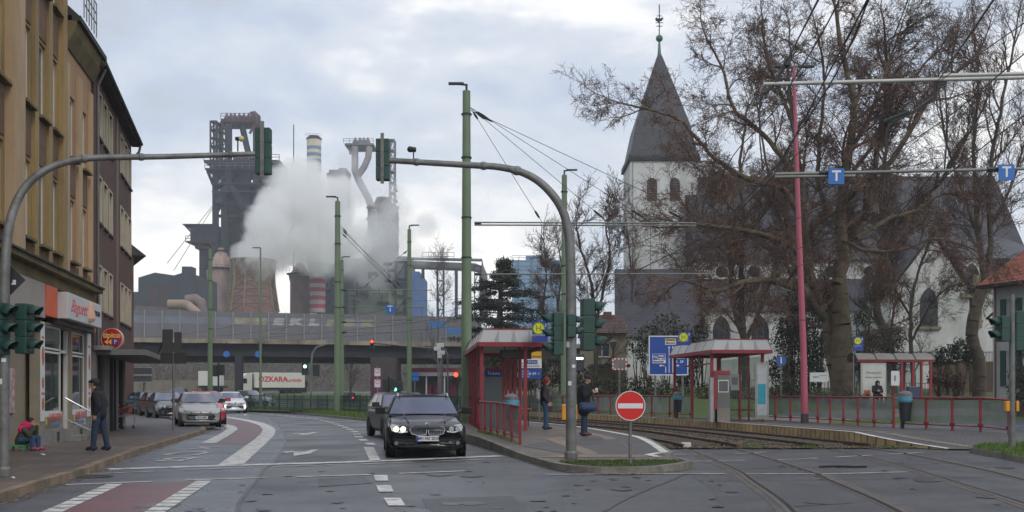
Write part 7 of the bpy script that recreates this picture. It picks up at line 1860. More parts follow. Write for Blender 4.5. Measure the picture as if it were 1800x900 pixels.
# bins with bags
def litter_bin(label, loc, r=.2, h=.62, z0=.35):
    t = thing('litter_bin', label, 'bin', loc); mb = MB(); mb.lathe([(r*.72,z0),(r,z0+h),(r*1.03,z0+h),(r*.9,z0+h-.05),(.001,z0+h-.06)], (0,0,0), 18); mb.build('bin_body', mat('bin_black',(.022,.026,.03),rough=.5,var=.2), t, smooth=40)
    mb = MB(); mb.lathe([(r*.99,z0+h-.16),(r*1.08,z0+h-.1),(r*1.06,z0+h+.015),(r*1.0,z0+h+.02)], (0,0,0), 18, caps=False); mb.build('bag', mat('bag_blue',(.07,.27,.36),rough=.4,var=.3,scale=8), t)
    mb = MB(); mb.lathe([(r*1.0,z0+h+.02),(r*.95,z0+h+.12),(r*.6,z0+h+.19),(.001,z0+h+.21)], (0,0,0), 18); mb.build('lid', mat('bin_lid',(.12,.12,.13),rough=.5,var=.1), t, smooth=40)
    mb = MB(); mb.box(-.04,.04,r*.8,r+.1,0,z0+h); mb.build('bracket', blackm, t)
litter_bin('black litter bin with blue bag on the railing left of the right-hand railing gap', (12.55,34.5,.30), .22, .75, .3)
litter_bin('black litter bin with blue bag left of the second tram shelter', (7.3,47.6,.34), .2, .7, .3)
litter_bin('litter bin with blue bag inside the left railing near the shelter post', (-.02,31.2,.26), .22, .55, .45)

# ---- signs
t = thing('direction_sign', 'big square blue direction sign with white arrows behind the right-hand platform', 'road sign', (*P(1175,700,54)[:2], .2)); k = F/54
zc = H+(690-625)/k-.2; s_ = 33/k
mb = MB(); mb.box(-s_,s_,-.03,0,zc-s_,zc+s_); bd = mb.build('board', roadblue, t)
mb = MB()
for a in ((-s_-.03,s_+.03,zc+s_,zc+s_+.05),(-s_-.03,s_+.03,zc-s_-.05,zc-s_),(-s_-.05,-s_,zc-s_-.05,zc+s_+.05),(s_,s_+.05,zc-s_-.05,zc+s_+.05)): mb.box(a[0],a[1],-.035,.01,a[2],a[3])
mb.build('rim', signwhite, bd)
u = s_/33
def SX(px): return (px-1175)*u
def SZ(py): return zc+(625-py)*u
mb = MB(); y0_ = -.04
for x in (1176,1182.4): mb.box(SX(x-.6),SX(x+.6),y0_,-.031,SZ(655),SZ(611)); mb.ext([(SX(x-2),y0_,SZ(612)),(SX(x+2),y0_,SZ(612)),(SX(x),y0_,SZ(608))],(0,.008,0))
mb.box(SX(1183),SX(1191),y0_,-.031,SZ(643.4),SZ(642)); mb.ext([(SX(1191),y0_,SZ(645)),(SX(1194),y0_,SZ(642.7)),(SX(1191),y0_,SZ(640.5))],(0,.008,0))
mb.box(SX(1169.4),SX(1170.8),y0_,-.031,SZ(655),SZ(645)); mb.bar((SX(1170.1),y0_,SZ(645.5)),(SX(1167),y0_,SZ(642.7)),u*1.3,.01); mb.box(SX(1162),SX(1167.2),y0_,-.031,SZ(643.4),SZ(642)); mb.ext([(SX(1162),y0_,SZ(645)),(SX(1158.5),y0_,SZ(642.7)),(SX(1162),y0_,SZ(640.5))],(0,.008,0))
mb.build('arrow', signwhite, bd)
mb = MB(); mb.box(SX(1146.5),SX(1170),-.038,-.031,SZ(638.5),SZ(622)); w1 = mb.build('white_panel', signwhite, bd); mb = MB(); mb.box(SX(1147),SX(1169.5),-.041,-.038,SZ(632.6),SZ(622.5)); mb.build('blue_panel', roadblue, w1)
mb = MB(); mb.box(SX(1169),SX(1188),-.038,-.031,SZ(606),SZ(600)); mb.build('white_panel', signwhite, bd); mb = MB(); mb.box(SX(1169),SX(1188),-.038,-.031,SZ(599.7),SZ(595)); mb.build('amber_panel', signyel, bd)
dk = mat('sign_text_dark',(.03,.03,.03),var=0)
for s, x, y, sz, m in (('Zentrum',1178.5,597.4,4.2,dk),('Marxloh',1178.5,603,5,dk),('DU-',1151.5,627.5,6,signwhite),('Hafen',1162.5,625.6,4.6,signwhite),('Logport',1162.5,630,4.6,signwhite),('Neumühl',1156.5,635.7,5.2,dk),('Dortmund',1194,618,5,signwhite),('Düsseldorf',1194.5,623.6,5,signwhite),('Dinslaken',1194,629,5,signwhite),('A',1188.5,636,6.5,signwhite),('59',1198,636,6,signwhite)):
    text('lettering', s, sz*u, m, bd, (SX(x),-.044,SZ(y)), bold=.004)
for x in (1152,1200):
    mb = MB(); mb.tube([(SX(x),.06,0),(SX(x),.06,zc+s_-.1)], .06, 8); mb.split('post', galv, t)
t = thing('detour_signs', 'stack of amber white and blue direction signs behind the left tram shelter', 'road sign', (*P(932,700,50)[:2], .2)); k = F/50
def pz(y): return H+(690-y)/k-.2
def pxx(x): return (x-932)/k
for nm, a, b, c, d, m in (('amber_plate',934,952,628,618,signyel),('amber_plate',911,952,630.5,626.5,signyel),('white_plate',910.5,952,647,630.6,signwhite),('blue_plate',911,952,666,648.5,roadblue)):
    mb = MB(); mb.box(pxx(a),pxx(b),-.03-(nm=='blue_plate')*.001,0,pz(c),pz(d)); pl = mb.build(nm, m, t)
    if nm == 'white_plate':
        mb = MB(); mb.box(pxx(924),pxx(945),-.036,-.031,pz(640),pz(633)); mb.build('blue_field', roadblue, pl); text('lettering', 'A 59 Essen', .13, signwhite, pl, (pxx(934.5),-.042,pz(636.5))); text('lettering', 'DUISBURG-HAMB', .11, dk, pl, (pxx(932),-.036,pz(643.7))); text('arrow', '←', .22, dk, pl, (pxx(916),-.036,pz(638.5)))
        mb = MB(); mb.bar((pxx(913.5),-.036,pz(639)),(pxx(919),-.036,pz(639)),.03,.01); mb.bar((pxx(913.5),-.036,pz(639)),(pxx(916),-.036,pz(636.5)),.03,.01); mb.bar((pxx(913.5),-.036,pz(639)),(pxx(916),-.036,pz(641.5)),.03,.01); mb.build('arrow', dk, pl)
    if nm == 'blue_plate':
        mb = MB(); mb.bar((pxx(943),-.036,pz(657)),(pxx(949),-.036,pz(657)),.03,.01); mb.bar((pxx(949),-.036,pz(657)),(pxx(946.5),-.036,pz(654.5)),.03,.01); mb.bar((pxx(949),-.036,pz(657)),(pxx(946.5),-.036,pz(659.5)),.03,.01); mb.build('arrow', signwhite, pl)
        for s, x, y in (('Dinslaken',920,652.5),('Düsseldorf',920,657),('Dortmund',920,661.5)): text('lettering', s, .13, signwhite, pl, (pxx(x),-.036,pz(y)))
        text('lettering', 'A 59', .17, signwhite, pl, (pxx(936),-.036,pz(657)), bold=.003)
mb = MB(); mb.tube([(pxx(916),.05,0),(pxx(916),.05,pz(628))], .05, 8); mb.tube([(pxx(948),.05,0),(pxx(948),.05,pz(628))], .05, 8); mb.build('post', galv, t)

# green mesh fence along the median
def mesh_fence(label, cl, lo, hi, z0=.15, hh=1.15, step=2.5, bars=True):
    pts = resamp([p for p in cl if lo < p[1] < hi], 90); L = sum(math.dist(pts[i],pts[i+1]) for i in range(89)); n = round(L/step); q = resamp(pts, n+1); t = thing('mesh_fence', label, 'fence', (*q[0],z0)); b = Vector(t.location)
    gmt = mat('fence_green',(.012,.04,.032),rough=.6,var=.1)
    mb = MB()
    for p in q: mb.bar(Vector((*p,z0-.1))-b, Vector((*p,z0+hh+.08))-b, .07)
    mb.split('post', gmt, t); mb = MB(); fin = resamp(pts, int(L/.14))
    for p in fin: mb.bar(Vector((*p,z0))-b, Vector((*p,z0+hh))-b, .022)
    for z in (.02,.3,.58,.86,1.13):
        for a, c in zip(q, q[1:]): mb.bar(Vector((*a,z0+z))-b, Vector((*c,z0+z))-b, .03)
    mb.build('mesh', gmt, t)
mesh_fence('dark green bar fence along the grass median behind the cars', offset_curve(c1, -2.5), 50, 112)
mesh_fence('dark green bar fence between the tracks and the hedge behind the waiting people', offset_curve(c2, 2.0), 58, 96, .1)

# far traffic furniture under and before the bridge
def far_signal(label, x, ytop, ybot, Yq, lit=None, px=None, w=1.):
    p = P(x, ybot, Yq); z0 = ground_at(p.x, Yq)
    t = thing('traffic_signal', label, 'traffic light', (p.x, Yq, 0)); zt = P(x,ytop,Yq).z
    mb = MB(); mb.tube([(0,0,0),(0,0,zt)], .09, 8); mb.build('post', blackm if not px else px, t)
    mb = MB(); mb.box(-.5,-.12,-.2,.2,zt-1.3,zt-.25); mb.box(.12,.55,-.2,.2,zt-1.2,zt-.2); mb.split('housing', sigdark, t)
    if lit:
        mb = MB(); zz = zt-.42 if lit == 'red' else zt-1.05; mb.ball((-.3,-.22,zz), .17, 10, (1,.3,1)); mb.build('lens', lampon[lit], t)
far_signal('black signal post before the white trailer', 384, 637, 700, 100)
far_signal('signal showing red at the left shelter, under the bridge', 808, 650, 700, 88, 'red', galv)
far_signal('signal showing green to the right of the bridge pier', 700, 668, 700, 120, 'green')
far_signal('dark signal post between the slim pole and the camera pole', 683, 662, 700, 95)
t = thing('signal_mast', 'pale curved signal mast under the bridge left of the median pole', 'signal mast', (P(547,700,112).x,112,0)); b = Vector(t.location)
mb = MB(); mb.tube([(0,0,0),P(547,640,112)-b,P(549,622,112)-b,P(556,611,112)-b,P(570,606,112)-b,P(588,604,112)-b], .1, 8); mb.build('mast', galv, t); mb = MB(); mb.box(-.95,-.3,-.2,.2,3.3,4.5); mb.box(.2,.85,-.2,.2,3.2,4.4); mb.build('housing', sigdark, t)
mb = MB(); mb.ball((-.6,-.25,4.2), .17, 8, (1,.3,1)); mb.build('lens', mat('light_greenish',(.5,1,.7),var=0,emit=3), t)
t = thing('camera_mast', 'grey mast with white traffic cameras in front of the bridge', 'signal mast', (P(776,700,85).x,85,0)); b = Vector(t.location)
mb = MB(); mb.tube([(0,0,0),P(776,607,85)-b], .12, 8); mb.tube([(.5,0,0),P(787,625,85)-b,P(783,614,85)-b,P(760,612,85)-b,P(655,603,85)-b], .07, 8); mb.build('mast', galv, t)
mb = MB()
for x, y in ((769,613),(776,620),(774,607)): mb.cbox(P(x,y,84.8)-b,(.55,.35,.32)); 
mb.cbox(P(773,623,84.8)-b,(.35,.3,.6)); mb.build('camera', posterw, t, bevel=.03)
signal_head('red light hanging over the road under the bridge deck', P(654,607,84.9), 0, n=3, s=1.0, lit='red', visor=False, col=sigdark)
t = thing('arrow_sign', 'two blue arrow shaped direction plates right of the slim pole', 'road sign', (P(729,700,90).x,90,0)); b = Vector(t.location)
mb = MB(); mb.tube([(0,0,0),(0,0,3.2)], .05, 6); mb.build('post', galv, t)
for y in (658,666): 
    mb = MB(); a = P(722,y,89.9)-b; c = P(737,y,89.9)-b; mb.ext([(a.x,a.y,a.z-.16),(c.x-.12,a.y,a.z-.16),(c.x,a.y,a.z),(c.x-.12,a.y,a.z+.16),(a.x,a.y,a.z+.16)], (0,.03,0)); mb.build('plate', mat('t_blue',(.02,.14,.46)), t)
t = thing('route_signs', 'backs of two grey route boards on a post left of the parked cars', 'road sign', (P(254,700,82).x,82,.1)); b = Vector(t.location)
mb = MB(); mb.tube([(0,0,0),(0,0,P(0,645,82).z)], .1, 8); mb.build('post', galv, t)
for y0_, y1_ in ((658,647),(671,661)):
    mb = MB(); a = P(226,y0_,82)-b; c = P(268,y1_,82)-b; mb.box(a.x,c.x,-.2,-.12,a.z,c.z); pl = mb.build('board', mat('board_back',(.09,.095,.11),var=.1), t); mb = MB(); mb.box(a.x,c.x,-.25,-.1,c.z,c.z+.06); mb.box(a.x,c.x,-.25,-.1,a.z-.06,a.z); mb.build('rim', mat('rim_grey',(.35,.36,.37),var=.1), pl)
for i, x in enumerate((506,527)):
    t = thing('blue_lane_sign', ['small blue round sign under the bridge beside the thin lamp post','small blue round sign under the bridge above the truck'][i], 'road sign', tuple(P(398+i*56,622.5,140)))
    mb = MB(); mb.lathe([(.001,-.05),(.42,-.05),(.42,.05),(.001,.05)], (0,0,0), 16, axis='y'); mb.build('disc', mat('t_blue',(.02,.14,.46)), t); mb = MB(); mb.tube([(0,.1,0),(0,.1,1.6)], .06, 6); mb.build('bracket', blackm, t)
mb = MB(); p = P(419,700,150); mb.box(p.x-.5,p.x+.5,p.y,p.y+.8,0,6.7); tag(mb.build('bridge_column', shadeconc), 'thin dark column under the bridge left of the truck cab', 'column')
# shopping trolley
t = thing('shopping_trolley', 'shopping trolley with a red child seat parked by the shop columns', 'trolley', (*P(216,752,41)[:2], SW), R(-12)); k=46
wire = MATS['steel_rail']; mb = MB()
for x in (-.26,.26):
    mb.tube([(x,-.4,.12),(x,.35,.2),(x,.42,.95)], .014, 5); mb.tube([(x,-.4,.12),(x,-.3,.5),(x,.42,.95)], .012, 5); mb.tube([(x,-.42,.78),(x,.42,.95)], .012, 5)
mb.tube([(-.26,.45,.97),(.26,.45,.97)], .018, 6); mb.build('frame', wire, t)
mb = MB()
for i in range(9):
    u_ = i/8; mb.tube([(-.24,-.42+.8*u_,.45+.05*u_),(-.26,-.44+.84*u_,.78+.16*u_)], .005, 3); mb.tube([(.24,-.42+.8*u_,.45+.05*u_),(.26,-.44+.84*u_,.78+.16*u_)], .005, 3); mb.tube([(-.24+.48*u_,-.42,.45),(-.26+.52*u_,-.44,.78)], .005, 3); mb.tube([(-.24+.48*u_,-.42,.45),(-.24+.48*u_,.38,.5)], .005, 3)
mb.build('basket', wire, t); mb = MB(); mb.box(-.2,.2,.05,.3,.6,.85); mb.build('child_seat', mat('trolley_red',(.5,.05,.02),rough=.5), t)
for x in (-.24,.24):
    for y in (-.38,.34): mb = MB(); mb.lathe([(.06,-.015),(.06,.015)], (x,y,.06), 12, axis='x'); mb.build('wheel', blackm, t)
# ================================================================ VEHICLES
tyrem = mat('tyre', (.012,.012,.013), rough=.85, var=.2); rimm = mat('rim', (.28,.28,.29), rough=.35, metal=.8, var=.1)
carglass = mat('car_glass', (.012,.014,.017), rough=.12, spec=.3, var=.2); windscr = mat('windscreen', (.10,.11,.18), rough=.07, spec=.9, var=.25, scale=1.2)
chrome = mat('chrome', (.55,.55,.55), rough=.2, metal=1., var=0); trim = mat('car_trim', (.012,.012,.013), rough=.5, var=.1)
lampglass = mat('headlamp_glass', (.40,.42,.44), rough=.12, var=.4, scale=9, spec=.9); lampyel = mat('headlamp_lit', (1,.93,.55), var=0, emit=3.2); foglass = mat('fog_glass',(.16,.17,.17),rough=.15,var=.2)
plateW = mat('plate_white', (.60,.61,.62), rough=.4, var=.03); plateB = mat('plate_blue', (.02,.05,.35), rough=.4, var=0)
def paintm(n, c, r=.22): return mat('paint_'+n, c, rough=r, var=.05, coat=.6, spec=.6, scale=.8)
def car(name, label, loc, rz, paint, L=4.5, W=1.8, H=1.45, zh=.98, zn=.72, hood=1.25, wb=2.7, rear=.25, rails_=False, kind='car', lights=None, style='std', plate=None, group='parked cars', wr=.32, low=.17, roofw=.68, cat='car'):
    t = thing(name, label, cat, loc, rz, group); hw = W/2; y0, y1 = -L/2, L/2
    # lower body: cross-sections from nose to tail
    st = [(0,.29,zn-.16,.82),(.04,.20,zn-.08,.90),(.14,low-.02,zn-.02,.95),(.35,low,zn+.05,.985),(.7,low,zn+(zh-zn)*.55,1.),(hood,low,zh,1.),(L*.5,low,zh+.02,1.),(L-.9,low,zh+.03,1.),(L-.35,low+.02,zh-.0,.985),(L-.08,.28,zh-.12,.93),(L,.36,zh-.22,.86)]
    bow = lambda x, yy: .30*(abs(x)/hw)**2.6*max(0, 1-(yy)/.9)-.22*(abs(x)/hw)**2.6*max(0, 1-(L-yy)/.7)
    rings = []
    for yy, zb, zt, wf in st:
        w_ = hw*wf; h_ = zt-zb
        half = [(0,zb),(w_*.55,zb),(w_*.86,zb+.02),(w_*.97,zb+h_*.16),(w_,zb+h_*.45),(w_*.985,zb+h_*.72),(w_*.93,zb+h_*.93),(w_*.80,zt),(w_*.45,zt+.025),(0,zt+.035)]
        ring = half+[(-x,z) for x,z in half[-2:0:-1]]
        rings.append([(x, y0+yy+bow(x,yy), z) for x, z in ring])
    n = len(rings[0]); vs = [p for r_ in rings for p in r_]; K = len(rings)
    mb = MB(); mb._a(vs, [(i*n+j, i*n+(j+1)%n, (i+1)*n+(j+1)%n, (i+1)*n+j) for i in range(K-1) for j in range(n)]+[tuple(range(n)), tuple((K-1)*n+j for j in range(n))])
    body = mb.build('body', paint, t, smooth=True, sub=2)
    def fy(x, z):
        """Where the nose surface lies."""
        yy = 0
        for a, b in zip(st, st[1:]):
            if a[2] <= z <= b[2]: yy = a[0]+(b[0]-a[0])*(z-a[2])/(b[2]-a[2]); break
        else:
            if z > st[5][2]: yy = hood
        if z < .36: yy = max(0, (.36-z)*.5)
        return y0+yy+bow(x, yy)+.012
    def plate_on(pts, m, nm, par, d=.014, th=.05):
        q = [(x, fy(x,z)-d, z) for x, z in pts]; mb = MB(); mb.ext(q, (0,th,0)); return mb.build(nm, m, par)
    # greenhouse
    def outline(u):
        e = 1-(1-u)**1.5 if u < 1 else 1
        ws = hood+ (L*.44-hood)*1.0*u if kind != 'van' else hood+.4*u
        fr = y0+hood-.10+(L*.42-hood+.25)*u*.92 if kind != 'van' else y0+hood-.05+.45*u
        bk = y1-rear-(.55 if kind == 'hatch' else .85 if kind == 'sedan' else .38)*u
        if kind == 'sedan': bk -= .35
        w_ = hw*(.93-(.93-roofw)*u**1.15); z = zh-.02+(H-.03-zh+.02)*u
        o = []
        for s in (-1,-.8,-.45,0,.45,.8,1): o.append((s*w_, fr+.22*abs(s)**2.5, z))
        for q in (.2,.4,.62,.84): o.append((w_*(1+.02*math.sin(q*PI)), fr+.22+(bk-fr-.4)*q, z))
        for s in (1,.7,0,-.7,-1): o.append((s*w_, bk-.18*abs(s)**3, z))
        for q in (.84,.62,.4,.2): o.append((-w_*(1+.02*math.sin(q*PI)), fr+.22+(bk-fr-.4)*q, z))
        return o
    U = [0,.12,.5,.88,.97,1.0]; rows = [outline(u) for u in U]; n = len(rows[0])
    top = [(x*.86, y*.0+ (y-(y0+y1)/2)*.90+(y0+y1)/2, H+.0) for x, y, z in rows[-1]]
    vs = [p for r_ in rows for p in r_]+top; K = len(rows)+1
    mb = MB(); mb._a(vs, [(i*n+j, i*n+(j+1)%n, (i+1)*n+(j+1)%n, (i+1)*n+j) for i in range(K-1) for j in range(n)]+[tuple((K-1)*n+j for j in range(n))]); mb.build('roof', paint, t, smooth=35)
    def pane(js, nm, m, inset=(0.,0.), u0=.10, u1=.90, off=.014):
        A = outline(u0); B = outline(u1); M2 = outline((u0+u1)/2); c = Vector((0,(y0+y1)/2,0)); mb = MB()
        R3 = []
        for O in (A, M2, B):
            row = []
            for j in js:
                p = Vector(O[j%n]); 
                nrm = Vector((p.x*1.0, (p.y-c.y)*(.55 if 0 <= j <= 6 or 11 <= j <= 15 else .02), .35)).normalized(); row.append(p+nrm*off)
            R3.append(row)
        if inset[0]:
            for row in R3: row[0] = row[0].lerp(row[1], inset[0]); row[-1] = row[-1].lerp(row[-2], inset[1])
        mb.strip(R3[0], R3[1]); mb.strip(R3[1], R3[2]); return mb.build(nm, m, t, smooth=True)
    pane(range(0,7), 'windscreen', windscr, (.22,.22)); pane(range(11,16), 'rear_window', carglass, (.2,.2))
    for js in ((6,7,8),(8,9,10),(10,11)) if kind != 'van' else ((6,7,8),):
        pane(js, 'side_window', carglass, (.12,.08))
        mj = {6:n, 7:n-1, 8:n-2, 9:n-3, 10:n-4, 11:n-5}
        pane([mj[j] for j in reversed(js)], 'side_window', carglass, (.08,.12))
    # wheels in dark arches
    for yy in (y0+(L-wb)*.47, y0+(L-wb)*.47+wb):
        for s in (-1,1):
            mb = MB(); mb.lathe([(.001,0),(wr+.055,0),(wr+.055,.02),(.001,.02)], (s*(hw-.012)-(.01 if s > 0 else .01), yy, wr+.01), 22, axis='x'); mb.build('wheel_arch', trim, body)
            w_ = thing('wheel', None, None, (s*(hw-.10), yy, wr)); w_.parent = t
            mb = MB(); mb.lathe([(wr*.66,-.10),(wr*.95,-.105),(wr,-.07),(wr,.07),(wr*.95,.105),(wr*.66,.10)], (0,0,0), 24, axis='x'); mb.build('tyre', tyrem, w_, smooth=50)
            mb = MB(); mb.lathe([(.001,s*.085),(wr*.2,s*.095),(wr*.64,s*.10),(wr*.67,s*.11),(wr*.67,0),(.001,0)], (0,0,0), 20, axis='x'); mb.build('rim', rimm, w_)
    # door seams and sills
    for s in (-1,1):
        mb = MB(); mb.tube([(s*(hw*.93+.10),y0+hood+.25,zh+.10),(s*(hw*.9),y0+hood+.28,zh+.02)], .025, 6); mb.cbox((s*(hw+.12),y0+hood+.22,zh+.11),(.24,.13,.16)); mb.build('wing_mirror', paint if style != 'hatch2' else trim, t, smooth=40, bevel=.035)
    if rails_:
        for s in (-1,1): mb = MB(); mb.tube([(s*hw*.66,y0+L*.44,H-.05),(s*hw*.65,y0+L*.47,H+.015),(s*hw*.64,0+L*.2,H+.03),(s*hw*.64,y1-.6,H-.02)], .02, 6); mb.build('roof_rail', chrome, t)
    mir = lambda P_: [(-x,z) for x,z in P_]
    lit = lights or ()
    def both(P_, nm, m, mlit=None, **k):
        for i, q in enumerate((mir(P_), P_)):
            o = plate_on(q, (mlit if mlit and i in lit else m), nm, t, **k)
        return o
    if style == 'wagon':
        both([(.44,.60),(.50,.70),(.62,.745),(.80,.775),(.84,.72),(.80,.62),(.6,.575)], 'headlight', lampglass, None)
        for i in (0,1):
            s = -1 if i == 0 else 1
            for x in (.55,.70):
                z = .66; mb = MB(); y = fy(s*x,z)-.028; mb.lathe([(.001,-.012),(.052,-.012),(.062,0),(.001,0)], (s*x,y,z), 16, axis='y'); mb.build('lamp', lampyel if i in lit else chrome, t)
        for s in (-1,1):
            k_ = [(.03,.54),(.02,.62),(.05,.705),(.16,.72),(.37,.71),(.40,.65),(.36,.56),(.22,.525)]; k_ = [(s*x,z) for x,z in k_]
            g = plate_on(k_, trim, 'kidney_grille', t, d=.02); mb = MB(); P3 = [(x, fy(x,z)-.026, z) for x,z in k_]; mb.tube(P3+[P3[0]], .0085, 6)
            for i in range(6): x = s*(.08+.27*i/5.); mb.bar((x, fy(x,.56)-.026,.555),(x, fy(x,.69)-.03,.70), .0045)
            mb.build('grille_ring', chrome, g)
        plate_on([(-.5,.30),(-.5,.42),(.5,.42),(.5,.30),(.4,.24),(-.4,.24)], trim, 'air_intake', t, d=.006)
        for s in (-1,1):
            plate_on([(s*x,z) for x,z in ((.30,.345),(.62,.33),(.62,.345),(.30,.36))], chrome, 'bumper_strip', t)
            x, z = s*.70, .345; mb = MB(); mb.lathe([(.001,-.02),(.045,-.02),(.05,0),(.001,0)], (x,fy(x,z)-.01,z), 14, axis='y'); mb.build('fog_lamp', foglass, t)
        mb = MB(); mb.lathe([(.001,-.004),(.04,-.004),(.04,.004),(.001,.004)], (0,fy(0,.745)-.02,.775), 16, axis='y'); e_ = mb.build('emblem', signwhite, t)
        mb = MB()
        for q in (0,2): mb.face([(0,fy(0,.745)-.026,.775)]+[(.03*math.cos(q*PI/2+a*PI/8),fy(0,.745)-.026,.775+.03*math.sin(q*PI/2+a*PI/8)) for a in range(5)])
        mb.build('emblem_quarters', plateB, e_)
        mb = MB(); mb.cbox((0,y0+hood+.62,H-.12),(.12,.03,.07)); mb.build('mirror_sensor', trim, t)
        for s in (-1,1):
            mb = MB(); mb.tube([(s*.42,y0+.38,zn+.10),(s*.50,y0+hood-.2,zh+.035)], .012, 5); mb.build('hood_crease', paint, body)
    elif style == 'hatch2':
        both([(.40,.60),(.46,.66),(.62,.74),(.78,.80),(.80,.72),(.72,.60),(.5,.555)], 'headlight', lampglass)
        plate_on([(-.40,.62),(.40,.62),(.42,.655),(-.42,.655)], chrome, 'grille_bar', t, d=.02); plate_on([(-.40,.585),(.40,.585),(.40,.62),(-.40,.62)], trim, 'grille', t, d=.016)
        plate_on([(-.58,.45),(-.52,.35),(-.3,.30),(.3,.30),(.52,.35),(.58,.45),(.5,.50),(-.5,.50)], trim, 'air_intake', t, d=.012); mb = MB(); mb.ball((0,fy(0,.63)-.03,.63),.05,8,(1,.3,1)); mb.build('emblem', chrome, t); plate_on([(.30,.30),(.38,.27),(.62,.30),(.6,.34)], trim, 'vent', t, d=.01)
        mb = MB(); mb.tube([(0,y0+hood+.9,H-.04),(0,y0+hood+.75,H+.28)], .008, 5); mb.build('aerial', trim, t)
        mb = MB(); mb.tube([(-.5,y0+hood-.05,zh+.03),(-.05,y0+hood+.06,zh+.07)], .012, 4); mb.tube([(.05,y0+hood-.05,zh+.03),(.5,y0+hood+.0,zh+.05)], .012, 4); mb.build('wiper', trim, t)
    elif style == 'suv':
        both([(.42,.72),(.48,.80),(.78,.86),(.82,.78),(.6,.70)], 'headlight', lampglass)
        plate_on([(-.45,.70),(.45,.70),(.47,.77),(-.47,.77)], trim, 'grille', t, d=.02); plate_on([(-.62,.36),(.62,.36),(.66,.54),(-.66,.54)], trim, 'air_intake', t, d=.012); mb = MB(); mb.ball((0,fy(0,.74)-.04,.74),.08,4,(.7,.2,1)); mb.build('emblem', chrome, t)
        both([(.66,.40),(.66,.58),(.76,.58),(.76,.40)], 'daytime_light', foglass, lampon['white'])
    elif style == 'round':
        for s in (-1,1):
            for x, r in ((.66,.11),(.46,.085)): mb = MB(); mb.lathe([(.001,-.03),(r,-.02),(r,.02),(.001,.02)], (s*x,fy(s*x,.66)-.02,.66), 16, axis='y'); mb.build('headlight', lampglass, t)
        plate_on([(-.26,.58),(-.3,.72),(.3,.72),(.26,.58)], trim, 'grille', t, d=.02); plate_on([(-.5,.30),(.5,.30),(.5,.42),(-.5,.42)], trim, 'air_intake', t, d=.01)
    elif style == 'rearview':
        for s in (-1,1): mb = MB(); mb.cbox((s*hw*.8,y1-.02,.78),(.22,.12,.14)); mb.build('tail_light', lampon['red'], t)
    else:
        both([(.40,.60),(.46,.70),(.76,.76),(.80,.68),(.6,.59)], 'headlight', lampglass)
        plate_on([(-.34,.58),(.34,.58),(.36,.66),(-.36,.66)], trim, 'grille', t, d=.016); plate_on([(-.5,.28),(.5,.28),(.5,.42),(-.5,.42)], trim, 'air_intake', t, d=.01)
    if plate:
        z = {'wagon':.455,'hatch2':.40,'suv':.62}.get(style,.48); y = fy(0,z)-.045
        mb = MB(); mb.box(-.26,.26,y,y+.03,z-.058,z+.058); pl = mb.build('number_plate', plateW, t); mb = MB(); mb.box(-.26,-.215,y-.003,y,z-.056,z+.056); mb.build('plate_band', plateB, pl); text('plate_lettering', plate, .098, dk, pl, (.02,y-.004,z), sx=.9, depth=.001, bold=.002)
    return t
blackp = mat('paint_black', (.004,.004,.005), rough=.14, var=.05, spec=.38); greyp = mat('paint_anthracite', (.016,.017,.02), rough=.3, coat=.1, spec=.35); silver = mat('paint_silver', (.38,.375,.37), rough=.32, metal=.45, var=.05, coat=.4); redp = paintm('red', (.40,.015,.03)); whitep = paintm('white', (.62,.64,.66))
brownp = paintm('brown', (.09,.035,.03)); tealp = paintm('teal', (.02,.08,.10)); bluep = paintm('blue', (.05,.13,.22)); darkp = paintm('dark', (.02,.025,.028)); lsil = paintm('pale_silver', (.34,.38,.43))
W_ = dict
car('estate_car', 'black estate car with one lit headlight stopped at the white line', (-2.24,27.0,0), R(7.5), blackp, L=4.9, W=1.86, H=1.45, zh=.955, zn=.73, hood=1.6, wb=2.97, style='wagon', rails_=True, lights=(0,), plate='MH HD 2018', group='cars on the road', wr=.335, roofw=.70)
car('estate_car', 'dark estate car queueing half hidden behind the black car', (-3.75,36.6,0), R(17), greyp, L=4.75, W=1.82, H=1.50, zh=1.0, zn=.74, hood=1.25, wb=2.7, group='cars on the road')
car('hatchback', 'silver hatchback parked half on the pavement, first of the row', (-13.2,45.3,.09), R(21), silver, L=3.84, W=1.66, H=1.43, zh=.97, zn=.70, hood=1.0, wb=2.44, kind='hatch', style='hatch2', plate='DU L 858', wr=.29, roofw=.64)
car('estate_car', 'bright red car parked right behind the silver hatchback', (-14.3,50.3,.05), R(19), redp, L=4.3, W=1.72, H=1.52, zh=1.02, zn=.74, hood=1.0, wb=2.6, wr=.3)
car('saloon_car', 'dark car with round headlights parked beyond the red car', (-19.0,59.5,.09), R(27), darkp, L=4.6, W=1.78, H=1.44, zh=.98, zn=.72, hood=1.2, kind='sedan', style='round')
car('hatchback', 'reddish brown car in the parked row', (-21.1,64.5,.09), R(29), brownp, L=4.1, W=1.74, H=1.46, kind='hatch')
car('hatchback', 'dark teal car in the parked row', (-23.1,69.0,.09), R(31), tealp, L=4.0, W=1.72, H=1.47, kind='hatch')
car('hatchback', 'light blue car at the far end of the parked row', (-25.0,73.5,.09), R(33), bluep, L=4.0, W=1.72, H=1.48, kind='hatch')
car('compact_suv', 'white compact car with bright daytime lights driving through the bend', (-20.7,79.5,0), R(24), whitep, L=4.12, W=1.80, H=1.56, zh=1.06, zn=.84, hood=1.05, wb=2.6, style='suv', lights=(0,1), plate='OB CR 416', group='cars on the road', wr=.33)
car('parked_van', 'black van facing away under the bridge approach', (-30.6,99,0), R(12), darkp, L=4.6, W=1.85, H=1.9, zh=1.1, hood=.9, kind='van', group='cars on the road')
car('hatchback', 'small white car beside the black van', (-29.6,103,0), R(20), whitep, L=4.0, W=1.7, H=1.5, kind='hatch', group='cars on the road')
